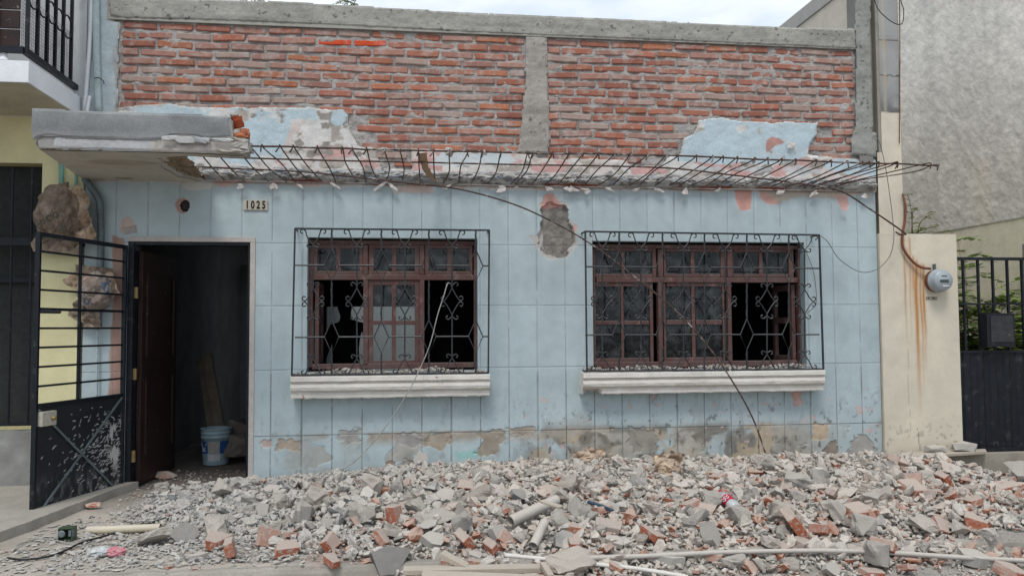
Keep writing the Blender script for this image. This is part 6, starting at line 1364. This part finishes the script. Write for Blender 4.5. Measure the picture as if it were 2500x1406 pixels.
def plateproto(seed, L, W_, T_):
    r_ = random.Random(seed); n = r_.randint(5, 7); pts = []
    for k in range(n): a = 2*math.pi*(k+r_.uniform(-.25, .25))/n; q = r_.uniform(.75, 1.05); pts.append((math.cos(a)*L/2*q, math.sin(a)*W_/2*q))
    pp = []
    for i in range(n):
        a, b = pts[i], pts[(i+1) % n]
        for j in range(4): t = j/4; pp.append((a[0]+(b[0]-a[0])*t+(r_.uniform(-.006, .006) if j else 0), a[1]+(b[1]-a[1])*t+(r_.uniform(-.006, .006) if j else 0)))
    vs = [(x, y, T_/2) for x, y in pp]+[(x*r_.uniform(.93, 1.0), y*r_.uniform(.93, 1.0), -T_/2+r_.uniform(-.004, .004)) for x, y in pp]; k = len(pp)
    return [Vector(v) for v in vs], [tuple(range(k)), tuple(range(2*k-1, k-1, -1))]+[(i, i+k, (i+1) % k+k, (i+1) % k) for i in range(k)]
PROT = {'chunk': [], 'brick': [], 'plate': []}
for k in range(26):
    r_ = random.Random(500+k); PROT['chunk'].append(proto('concrete_chunk', (1.0, r_.uniform(.6, .9), r_.uniform(.42, .75)), 500+k, r_.choice((10, 12, 16, 20)), 2, .13, M['chunk'], GREYS[k % 7]))
for k in range(16):
    vs, fs = brickproto(600+k, random.Random(k).uniform(.14, .24)); L = max(v.x for v in vs)-min(v.x for v in vs); m = MB(); m.add([v/L for v in vs], fs); o = m.build('brick_fragment', M['brickfrag']); COL.objects.unlink(o); PROT['brick'].append(o)
for k in range(16):
    r_ = random.Random(700+k); vs, fs = plateproto(700+k, 1.0, r_.uniform(.6, .9), r_.uniform(.11, .22)); m = MB(); m.cur = GREYS[(k*3) % 7]; m.add(vs, fs); o = m.build('plaster_piece', M['slabfrag'] if k % 4 else M['darkslab']); COL.objects.unlink(o); PROT['plate'].append(o)
placed = []
def put(kind, x, y, size, rot, k, z=None, sink=.30, lb=None, group=None, scl=(1, 1, 1), name=None, cat=None, m_=None):
    src = PROT[kind][k % len(PROT[kind])]; o = src.copy(); COL.objects.link(o)
    if m_: o.data = src.data.copy(); o.data.materials.clear(); o.data.materials.append(m_)
    o.rotation_euler = rot; o.scale = (size*scl[0], size*scl[1], size*scl[2])
    R_ = o.rotation_euler.to_matrix(); ex = 0; lo_ = 0
    for v in list(src.data.vertices)[::3]:
        w_ = R_ @ Vector((v.co.x*o.scale[0], v.co.y*o.scale[1], v.co.z*o.scale[2])); lo_ = min(lo_, w_.z)
    zz_ = float(H(x, y))-lo_*(1-sink*2)-.005 if z is None else z
    o.location = (x, y, zz_)
    if name: o.name = name
    o['label'] = lb; o['category'] = cat or {'chunk': 'rubble', 'brick': 'brick', 'plate': 'plaster slab'}[kind]
    if group: o['group'] = group
    placed.append((x, y, size)); return o
# pieces that can be told apart in the photograph: (px, py, width px, kind, rotation, label)
HERO = [
 (657, 1318, 52, 'brick', (1.3, .2, .5), 'red brick half standing on edge left of the dusty brick near the kerb', None),
 (697, 1336, 62, 'brick', (.1, .1, .35), 'brick with thick grey mortar on top at the heap edge below the left window', None),
 (563, 1352, 52, 'brick', (.3, 1.35, .4), 'bright orange brick piece standing upright near the kerb', None),
 (528, 1322, 58, 'brick', (.2, .2, .1), 'jagged orange brick piece behind the upright one', None),
 (415, 1379, 24, 'brick', (.1, .3, 1.1), 'lone small red brick piece lying on the pavement left of the heap', None),
 (479, 1385, 18, 'brick', (.4, .1, .6), 'tiny red brick piece on the pavement near the kerb edge', None),
 (808, 1330, 48, 'brick', (.6, .9, .2), 'rough orange brick lump at the kerb edge', None),
 (812, 1368, 50, 'brick', (.2, .2, .9), 'orange brick lump lying directly on the kerb', None),
 (452, 1306, 66, 'plate', (1.2, .0, .15), 'small dark grey faced block below the heap left slope', 'dark'),
 (384, 1312, 78, 'chunk', (.1, .1, .3), 'large grey lump beside the white pipe', None),
 (528, 1288, 82, 'chunk', (.2, .1, 2.0), 'wide rough grey lump above the dark faced block', None),
 (600, 1245, 50, 'chunk', (.3, .1, 1.0), 'angular grey lump high on the left slope', None),
 (480, 1355, 52, 'plate', (.08, .05, .2), 'flat pinkish slab lying on the pavement at the left', None),
 (548, 1205, 60, 'chunk', (.4, .3, .7), 'pale rounded lump near the doorway threshold', None),
 (690, 1235, 50, 'chunk', (.5, 1.0, .7), 'tall pale lump on the slope beneath the left window', None),
 (668, 1197, 55, 'plate', (.5, .3, .2), 'pale flat lump against the wall right of the doorway', None),
 (798, 1278, 52, 'plate', (1.2, .3, .4), 'round-edged cream plaster piece standing in the heap', None),
 (964, 1262, 62, 'brick', (.4, 1.30, .2), 'tallest orange brick piece standing upright in the heap', None),
 (934, 1316, 48, 'brick', (.9, .3, 1.2), 'dusty beige block below the tall orange brick', None),
 (948, 1368, 118, 'plate', (1.2, -.35, .3), 'large dark grey triangular slab leaning on the kerb', 'dark'),
 (1158, 1204, 112, 'chunk', (.05, -.15, .2), 'largest pale grey slab near the top of the heap', None),
 (1086, 1211, 48, 'plate', (.7, .1, .1), 'smooth pale square slab left of the largest one', None),
 (1062, 1256, 98, 'chunk', (.1, -.3, .3), 'long rough grey lump in the middle of the heap', None),
 (1018, 1238, 66, 'chunk', (.3, .2, 1.2), 'rounded grey lump left of the long one', None),
 (1120, 1262, 58, 'chunk', (.5, .9, .3), 'steep wedge shaped grey lump right of the long one', None),
 (1147, 1270, 50, 'brick', (.2, .1, .1), 'grey mortar covered brick in the middle of the heap', 'mortar'),
 (1268, 1210, 58, 'plate', (.7, .5, .4), 'slate grey faced slab below the window gap', 'dark'),
 (1350, 1195, 66, 'brick', (.2, -.1, .45), 'large dusty brick on the upper heap between the windows', None),
 (1204, 1244, 50, 'plate', (.9, .1, .5), 'bluish grey broken slab beneath the slate faced one', None),
 (1367, 1262, 56, 'plate', (.9, .3, .9), 'upright greyish pink slab right of the broad grey pipe', None),
 (1416, 1252, 60, 'chunk', (.4, .5, .4), 'pale pitted lump left of the blue hose', None),
 (1452, 1200, 44, 'chunk', (.4, .2, .4), 'pale lump high on the heap under the right window', None),
 (1505, 1215, 52, 'chunk', (.2, .2, 1.4), 'rounded pale lump above the blue hose', None),
 (1058, 1318, 72, 'plate', (.4, .1, .3), 'broad flat grey slab in the lower middle of the heap', None),
 (1140, 1325, 58, 'brick', (.5, 1.0, .7), 'orange brick wedge leaning in the lower middle of the heap', None),
 (1198, 1342, 46, 'brick', (.4, 1.1, 1.0), 'small orange wedge under the leaning plank shaped slab', None),
 (1240, 1318, 54, 'brick', (1.2, .6, .2), 'orange sided brick below the broad grey pipe', None),
 (1218, 1310, 64, 'plate', (.9, .9, .3), 'long narrow plaster slab tilted over an orange wedge', None),
 (1376, 1318, 66, 'plate', (.8, -.4, .5), 'grey edged angular slab left of the rounded brick', 'dark'),
 (1405, 1322, 54, 'brick', (.1, .1, .2), 'flat topped brick with a bright orange edge', None),
 (1412, 1288, 48, 'brick', (.2, .3, .1), 'orange brick behind the flat topped one', None),
 (1492, 1282, 66, 'brick', (.1, .05, -.2), 'wide pinkish brick on the lower heap under the right window', 'mortar'),
 (1503, 1318, 60, 'plate', (.4, .3, -.4), 'grey slanting slab under the wide pinkish brick', None),
 (1160, 1352, 46, 'plate', (.3, .3, .2), 'pale grey tile shaped slab with an orange brick under it', None),
 (1160, 1372, 46, 'brick', (.1, .1, .1), 'thin orange brick under the pale tile shaped slab', None),
 (1400, 1358, 130, 'chunk', (.0, .05, .1), 'long crumbling sandy lump behind the thin grey pipe', None),
 (1530, 1350, 90, 'chunk', (.0, .1, .3), 'sandy lump at the right end of the long crumbling one', None),
 (1593, 1308, 62, 'brick', (.3, .2, .8), 'orange brick left of the leaning grey block', None),
 (1628, 1352, 96, 'plate', (.2, .25, -.35), 'long pinkish board shaped slab sloping to the right', None),
 (1735, 1308, 90, 'plate', (1.0, .7, .6), 'big grey leaning block with an orange broken side', None),
 (1800, 1265, 72, 'chunk', (.2, .2, .4), 'pale lump with a smooth grey underside below the bottle', None),
 (1786, 1365, 72, 'chunk', (.2, .1, .2), 'white topped lump just behind the thin grey pipe', None),
 (1942, 1178, 80, 'chunk', (.1, .1, .1), 'big pale lump near the wall right of the bent rod', None),
 (2043, 1148, 34, 'brick', (.4, 1.2, .5), 'red brick piece standing on the heap against the wall', None),
 (2000, 1175, 52, 'chunk', (.3, .3, .6), 'grey lump in front of the standing brick by the wall', None),
 (2021, 1246, 52, 'brick', (.3, .1, .1), 'pale faced brick in the middle of the right heap', 'mortar'),
 (2105, 1244, 66, 'brick', (.3, .1, .25), 'deep red brick piece on the right part of the heap', None),
 (2118, 1268, 62, 'brick', (.1, .2, .1), 'brown brick piece directly under the deep red one', None),
 (1945, 1290, 66, 'brick', (.5, .9, .2), 'large broken brick block with grey mortar on top', None),
 (1962, 1320, 56, 'brick', (.2, .2, .6), 'pinkish brick just under the large broken block', 'mortar'),
 (2000, 1298, 46, 'brick', (.1, .4, .9), 'orange brick right of the large broken block', None),
 (2237, 1194, 58, 'brick', (.2, .1, .2), 'dusty brick on the heap in front of the cream pier', None),
 (2308, 1182, 48, 'brick', (.4, 1.0, .4), 'steep brick piece with an orange corner in front of the ledge', None),
 (2270, 1165, 62, 'chunk', (.1, .1, .1), 'pale slab like lump at the foot of the ledge', None),
 (2302, 1290, 44, 'brick', (.9, .5, .2), 'orange bottomed brick by the right kerb', None),
 (2347, 1300, 48, 'chunk', (.3, .2, .2), 'smooth white lump beside the right kerb', None),
 (2160, 1340, 60, 'brick', (.2, .5, .8), 'sandy orange brick near the right kerb', None),
 (2256, 1278, 86, 'chunk', (.4, .2, .3), 'broad pale lump above the sandy orange brick', None),
 (2136, 1392, 58, 'brick', (.1, .0, .1), 'red brick lying in the street before the long pipe', None),
 (2030, 1392, 44, 'plate', (1.0, .3, .2), 'upright pale wedge in the street before the long pipe', None),
 (1930, 1382, 44, 'chunk', (.2, .2, .3), 'round grey lump in the street before the long pipe', None),
 (1876, 1385, 30, 'chunk', (.2, .2, .9), 'small round lump left of the grey street lump', None),
 (2210, 1388, 36, 'brick', (.2, .5, 1.9), 'sand coloured brick piece in the street right of the red one', None),
 (2380, 1362, 70, 'plate', (.1, .2, -.5), 'thin grey slab lying in front of the right kerb', None),
 (2472, 1353, 34, 'chunk', (.1, .2, .1), 'pale lump in front of the right kerb near the frame edge', None),
 (2460, 1186, 70, 'brick', (.05, .0, .1), 'flat brown brick near the frame edge behind the right kerb', None),
 (2380, 1275, 56, 'brick', (.1, .2, -.4), 'orange brick lying flat behind the right kerb', None),
 (2480, 1400, 60, 'brick', (.2, .2, .2), 'orange brick at the bottom right corner', None),
 (1180, 1220, 40, 'chunk', (.2, .5, .4), 'small grey lump directly below the largest pale slab', None),
 (870, 1255, 62, 'chunk', (.3, .4, .1), 'pitted grey lump left of the tall orange brick', None),
 (740, 1262, 60, 'chunk', (.5, .2, 1.5), 'big grey lump left of the round edged cream piece', None),
 (1655, 1215, 56, 'chunk', (.2, .2, .3), 'grey lump on the slope left of the bottle', None),
 (1560, 1185, 50, 'chunk', (.3, .2, .2), 'pale lump below the rightmost paper bag', None),
]
mort = mat('mortar_covered_brick', (.43, .37, .325), (.36, .29, .25), scale=9, bscale=80, bump=.8, rough=.96, dust=(DUST, .5), rnd=True, dist=.006, extra=[((.38, .13, .07), 6, .58, .66)])
for i, (px, py, w_, kind, rot, lb, sp) in enumerate(HERO):
    rot = (rot[0]+.15*math.sin(i*3.1), rot[1]+.15*math.cos(i*2.3), rot[2])
    p = hit(px, py); sc_ = np.linalg.norm(p-CAMP)/FPX; p = hit(px, py+w_*.18); s = w_*sc_*.96
    put(kind, p[0], p[1], s, rot, i*7+3, lb=lb, sink=.16, m_=(M['darkslab'] if sp == 'dark' else mort if sp == 'mortar' else M['slabfrag'] if kind == 'plate' else None), scl=(1, 1, 1.6 if kind == 'plate' else .5 if w_ > 85 and i > 20 else 1.0))
heroes = list(placed)
# the many pieces of the heap
def spot(px): return px
zones = [(-2.2, -.6, 'near the doorway'), (-.6, .9, 'below left window'), (.9, 1.9, 'between both windows'), (1.9, 4.0, 'below right window'), (4.0, 7.0, 'before the cream pier')]
def zonename(x):
    for a, b, n in zones:
        if a <= x < b: return n
    return zones[-1][2] if x > 0 else zones[0][2]
def rowname(y): return 'close to the wall' if y > -.8 else 'midway down heap' if y > -1.7 else 'at the heap foot'
r4 = random.Random(77)
def fillkind(kind, n, smin, smax, noun, adj, group, cdist=.62, redbias=False, flat=False):
    cnt = 0; tries = 0
    while cnt < n and tries < n*60:
        tries += 1; x = r4.uniform(-2.1, 6.2); y = -3.15*r4.random()**.9-.06
        e = float(pile_h(x, y))
        if e < .03: continue
        if redbias and r4.random() > .12+.9*max(0, min(1, (-y-.9)/1.2)): continue
        if redbias and x < -1.2: continue
        f = min(1, .55+(-y)*.28); s = (smin+(smax-smin)*r4.random()**2.2)*f
        if y > -s*.55: continue
        if abs(x) < 99 and any((x-a)**2+((y-b)*1.0)**2 < (cdist*(s+c_)/2)**2 for a, b, c_ in placed): continue
        rot = (r4.gauss(0, .35), r4.gauss(0, .35), r4.uniform(0, 6.28)) if not flat else (r4.gauss(0, .45), r4.gauss(0, .45), r4.uniform(0, 6.28))
        size = 'small' if s < .09 else 'middling' if s < .13 else 'big'
        lb = '%s %s %s, %s, %s' % (size, adj, noun, rowname(y), zonename(x))
        put(kind, x, y, s, rot, r4.randrange(99), m_=(mort if redbias and r4.random() < .35 else None), lb=lb, group='%s %s, %s' % (adj, group, zonename(x)), sink=rr.uniform(-.12, .10)*min(1, e/.1)); cnt += 1
    return cnt
n1 = fillkind('chunk', 285, .085, .19, 'concrete chunk', 'grey', 'concrete chunks in the heap', .60)
n2 = fillkind('brick', 170, .055, .15, 'brick fragment', 'dusty red', 'brick fragments in the heap', .50, True)
n3 = fillkind('plate', 130, .07, .18, 'plaster slab', 'flat broken', 'plaster slabs in the heap', .50, False, True)
print('rubble placed', n1, n2, n3)
# medium stones beyond the countable ones, rougher shapes
PEBS = PEB; PEB = []
for k in range(34):
    r_ = random.Random(900+k); vs, fs = lump((0, 0, 0), (1.0, r_.uniform(.65, .95), r_.uniform(.45, .85)), 900+k, r_.choice((10, 12, 15)), 1, .14)
    tri = []
    for f in fs:
        for j in range(1, len(f)-1): tri.append((f[0], f[j], f[j+1]))
    PEB.append((np.array([tuple(v) for v in vs])/1.25, np.array(tri)))
pts = []; sz = []; cl = []
grid = {}
for _ in range(20000):
    x = rr.uniform(-2.1, 6.6); y = rr.uniform(-3.1, -.03); e = float(pile_h(x, y))
    if e < .03: continue
    f = .68+.32*min(1, -y/1.1); s = (.045+.10*rr.random()**1.9)*f
    if y > -s*.6: continue
    ci, cj = int(math.floor(x/.12)), int(math.floor(y/.12)); bad = False
    for a_ in (-1, 0, 1):
        for b_ in (-1, 0, 1):
            for (u, v, q) in grid.get((ci+a_, cj+b_), ()):
                if (x-u)**2+(y-v)**2 < (.30*(s+q))**2: bad = True; break
            if bad: break
        if bad: break
    if bad: continue
    grid.setdefault((ci, cj), []).append((x, y, s))
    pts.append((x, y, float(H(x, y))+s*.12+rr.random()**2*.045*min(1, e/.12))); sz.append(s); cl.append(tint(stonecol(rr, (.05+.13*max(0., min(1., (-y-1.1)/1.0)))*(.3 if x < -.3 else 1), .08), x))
print('medium', len(pts))
scatter('broken_stone', pts, sz, cl, M['chunk'], 'fist sized and smaller broken stone packed between the larger pieces', 'rubble', flat=1.0, seed=15, tiltmax=1.0)

# pipes, boards and litter on the heap
def lay(name, pxs, r, m_, lb, cat, lift=None, n=6, sides=12, hollow=True):
    pts = [Vector(hit(a, b, 0))+Vector((0, 0, r*(1.0 if lift is None else 0)+(lift or 0))) for a, b in pxs]; o = MB().tube(bez(pts, n), r, sides).build(name, m_, None, True)
    for p_ in o.data.polygons:
        if len(p_.vertices) > 4: p_.use_smooth = False
    recenter(o); tag(o, lb, cat); return o
def straightpipe(name, a, b, r, m_, lb, la=.0, lbb=.0, bore=True):
    A = Vector(hit(*a))+Vector((0, 0, r+la)); B = Vector(hit(*b))+Vector((0, 0, r+lbb)); m = MB(); m.tube([A, A.lerp(B, .5), B], r, 16, cap=not bore)
    if bore: m.tube([B, A.lerp(B, .5), A], r*.86, 16, cap=False)
    o = m.build(name, m_, None, True, recalc=False)
    recenter(o); tag(o, lb, 'pipe'); return o
straightpipe('plastic_pipe', (214, 1303), (392, 1296), .026, M['creampvc'], 'thick cream plastic pipe lying at the left foot of the heap')
o = straightpipe('drain_pipe', (1245, 1306), (1358, 1255), .036, M['greypipe'], 'broad dusty grey pipe lying diagonally on the middle of the heap', .05, .06)
o = straightpipe('half_pipe', (1302, 1352), (1330, 1305), .030, M['greypipe'], 'short broken length of grey pipe standing below the broad one', .02, .05)
lay('water_pipe', [(1232, 1366), (1330, 1376), (1430, 1386), (1560, 1400), (1680, 1420)], .0125, M['pvc'], 'slim bright white pipe running to the bottom edge beside the boards', 'pipe', .03)
lay('water_pipe', [(1437, 1384), (1600, 1378), (1760, 1370), (1920, 1366), (2050, 1366), (2200, 1372), (2380, 1384), (2560, 1392)], .015, M['greypipe'], 'long thin dusty pipe crossing the whole right foot of the heap', 'pipe', .055)
lay('garden_hose', [(1436, 1246), (1462, 1254), (1496, 1268)], .011, M['bluehose'], 'short length of dark blue hose sticking out of the heap', 'hose', .06)
lay('electric_cable', [(18, 1366), (60, 1370), (120, 1362), (165, 1345), (200, 1328), (270, 1308), (340, 1288), (420, 1262), (510, 1222)], .0065, M['cable'], 'black cable curling over the pavement from the green box up the heap', 'cable', .012)
lay('grey_cord', [(40, 1335), (90, 1318), (150, 1325), (200, 1335), (260, 1318)], .004, M['palewire'], 'thin pale cord lying across the pavement by the gate', 'cord', .01)
lay('iron_rod', [(60, 1312), (180, 1285), (300, 1252)], .004, M['rebar'], 'thin iron rod lying along the foot of the raised pavement', 'rod', .01) if False else None
# junction box
g = hit(163, 1318); jb = root('junction_box', (g[0], g[1], g[2]), 'small green plastic junction box lying open on the pavement by the gate', 'junction box')
m = MB(); w_, d_, h_ = .045, .05, .06
for (a, b, c_, d2, e_, f_) in ((-w_, w_, -d_, -d_+.006, 0, .006), ): pass
m.box(g[0]-w_, g[0]+w_, g[1]+.045, g[1]+.05, g[2], g[2]+.085); m.box(g[0]-w_, g[0]-w_+.006, g[1]-.03, g[1]+.044, g[2], g[2]+.085); m.box(g[0]+w_-.006, g[0]+w_, g[1]-.03, g[1]+.044, g[2], g[2]+.085); m.box(g[0]-w_+.007, g[0]+w_-.007, g[1]-.03, g[1]+.044, g[2], g[2]+.006); m.box(g[0]-w_+.007, g[0]+w_-.007, g[1]-.03, g[1]+.044, g[2]+.079, g[2]+.085)
m.build('box_shell', M['greenbox'], jb); m = MB(); m.lathe([(.018, 0), (.024, .003), (.018, .006)], (g[0]-.02, g[1]-.034, g[2]+.05), 'y', 14); m.box(g[0]+.02, g[0]+.05, g[1]-.03, g[1]-.01, g[2]+.03, g[2]+.07, .003).build('terminal', M['galv'], jb)
# bottle
a = Vector(hit(1757, 1232))+Vector((0, 0, .09)); b = Vector(hit(1797, 1262))+Vector((0, .0, .055)); ax = (b-a).normalized(); rot = ax.to_track_quat('Z', 'Y').to_matrix().to_4x4()
bt_ = root('soft_drink_bottle', tuple((a+b)/2), 'clear plastic drink bottle with red cap and red label lying in the rubble', 'bottle')
def lathe_dir(prof, nm, m_, n=20, seg=None):
    L = (b-a).length; m = MB(); vs = []; fs = []
    for r_, t in prof:
        for k in range(n): an = 2*math.pi*k/n; vs.append(a+rot.to_3x3() @ Vector((r_*math.cos(an), r_*math.sin(an), t*L)))
    for i in range(len(prof)-1):
        for k in range(n): fs.append((i*n+k, i*n+(k+1) % n, (i+1)*n+(k+1) % n, (i+1)*n+k))
    m.add(vs, fs).build(nm, m_, bt_, True)
lathe_dir([(.0, 0), (.018, .0), (.018, .09), (.0, .09)], 'cap', M['red'])
lathe_dir([(.015, .09), (.017, .14), (.028, .24), (.040, .38), (.041, .46)], 'neck', M['clear'])
lathe_dir([(.0412, .44), (.0422, .46), (.0415, .6), (.0422, .72), (.0412, .74)], 'label', M['red'])
lathe_dir([(.041, .74), (.043, .82), (.039, .95), (.025, 1.0), (0, .99)], 'bottle_base', M['clear'])
for (t, an, sz_) in ((.55, 0, .03), (.64, .25, .026)):
    side = (Vector(CAMP)-a); side = (side-ax*side.dot(ax)).normalized(); up_ = ax.cross(side); c_ = a+ax*(t*(b-a).length)+side*.043
    m = MB(); m.tube([c_+up_*.024, c_+up_*.012+ax*.012+side*.001, c_+up_*.0-ax*.006+side*.002, c_-up_*.012+ax*.010+side*.001, c_-up_*.024], .0035, 5).build('label_swirl', M['whiteink'], bt_)
# crumpled paper bags
def bag(px, py, w_, h_, seed, lb, ncr=2):
    g = Vector(hit(px, py)); s = np.linalg.norm(np.array(g)-CAMP)/FPX; rt = root('paper_bag', tuple(g), lb, 'paper bag')
    crumple('bag_body', (g.x, g.y, g.z+h_*s*.42), (w_*s*.44, .10, h_*s*.50), seed, M['paper'], '', '', freq=1.5, amp=.45, parent=rt)
    sheet('torn_side', (g.x-w_*s*.28, g.y-.06, g.z+h_*s*.62), w_*s*.5, h_*s*1.0, seed+1, M['paper'], rt, rot=.35, amp=.05)
    sheet('torn_side', (g.x+w_*s*.22, g.y-.02, g.z+h_*s*.70), w_*s*.6, h_*s*1.0, seed+2, M['paper'], rt, rot=-.3, amp=.06)
bag(1240, 1128, 100, 40, 21, 'largest crumpled brown paper bag on the heap between the windows')
bag(1438, 1134, 74, 32, 31, 'small flattened brown paper bag on the heap under the right window')
bag(1632, 1164, 66, 50, 41, 'torn curled paper bag on the heap, rightmost of the three')
# pink and clear wrapper
g = hit(268, 1356); rt = root('plastic_wrapper', tuple(g), 'crumpled clear plastic bag with a bright pink end on the pavement', 'wrapper')
crumple('clear_part', (g[0]-.05, g[1], g[2]+.028), (.065, .045, .03), 51, M['clear'], '', '', amp=.4, parent=rt); crumple('pink_part', (g[0]+.045, g[1]-.02, g[2]+.025), (.055, .035, .026), 52, M['pink'], '', '', amp=.4, parent=rt)
o = link('crushed_cup', *lump((G(226, 1232, .03)[0], G(226, 1232, .03)[1], .035), (.11, .06, .045), 77, 14, 2, .10), M['red']); o.data.materials.clear(); o.data.materials.append(M['brickfrag']); recenter(o); tag(o, 'red rag like lump on the ground behind the open gate', 'debris')
# timber at the bottom edge
def boardpx(name, a, b, wd, th, m_, lb, la=.0, lbb=.0, cat='board'):
    A = Vector(G(*a, la)); B = Vector(G(*b, lbb)); o = MB().beam(A, B, wd, th, bev=.004).build(name, m_); recenter(o); tag(o, lb, cat)
boardpx('timber_board', (985, 1392), (1330, 1386), .09, .03, M['board'], 'pale timber board lying at the bottom edge below the rubble, the rear one', .03, .02)
boardpx('timber_board', (1030, 1404), (1420, 1418), .10, .03, M['board'], 'pale timber board lying at the very bottom edge, the front one', .05, .0)
boardpx('timber_board', (1078, 1350), (1140, 1384), .07, .03, M['board'], 'short tilted board poking out of the lower heap', .10, .03)
boardpx('timber_board', (1325, 1376), (1345, 1408), .035, .03, M['board'], 'short crosspiece joining the ends of the bottom boards', .055, .05)
boardpx('timber_board', (1322, 1222), (1370, 1238), .045, .015, M['board'], 'thin yellowish lath on the heap above the broad grey pipe', .33, .31)
for i, (px, py, w_, h_, lb) in enumerate([(1027, 1122, 34, 44, 'white leaning slab propped against the wall below the left window'), (1180, 1180, 34, 8, 'scrap of white plastic on the upper heap')]):
    c = P(px, py, -.14); vs, fs = plateproto(810+i, w_/240, h_/240, .02); rm = Matrix.Rotation(math.radians(75 if i == 0 else 12), 3, 'X'); m = MB(); m.add([rm @ v+Vector(hit(px, py+8) if i else c) for v in vs], fs); o = m.build('leaning_tile' if i == 0 else 'plastic_scrap', M['slabfrag'] if i == 0 else M['pvc']); recenter(o); tag(o, lb, 'slab' if i == 0 else 'scrap')
# ground behind and across so the place holds together from other positions
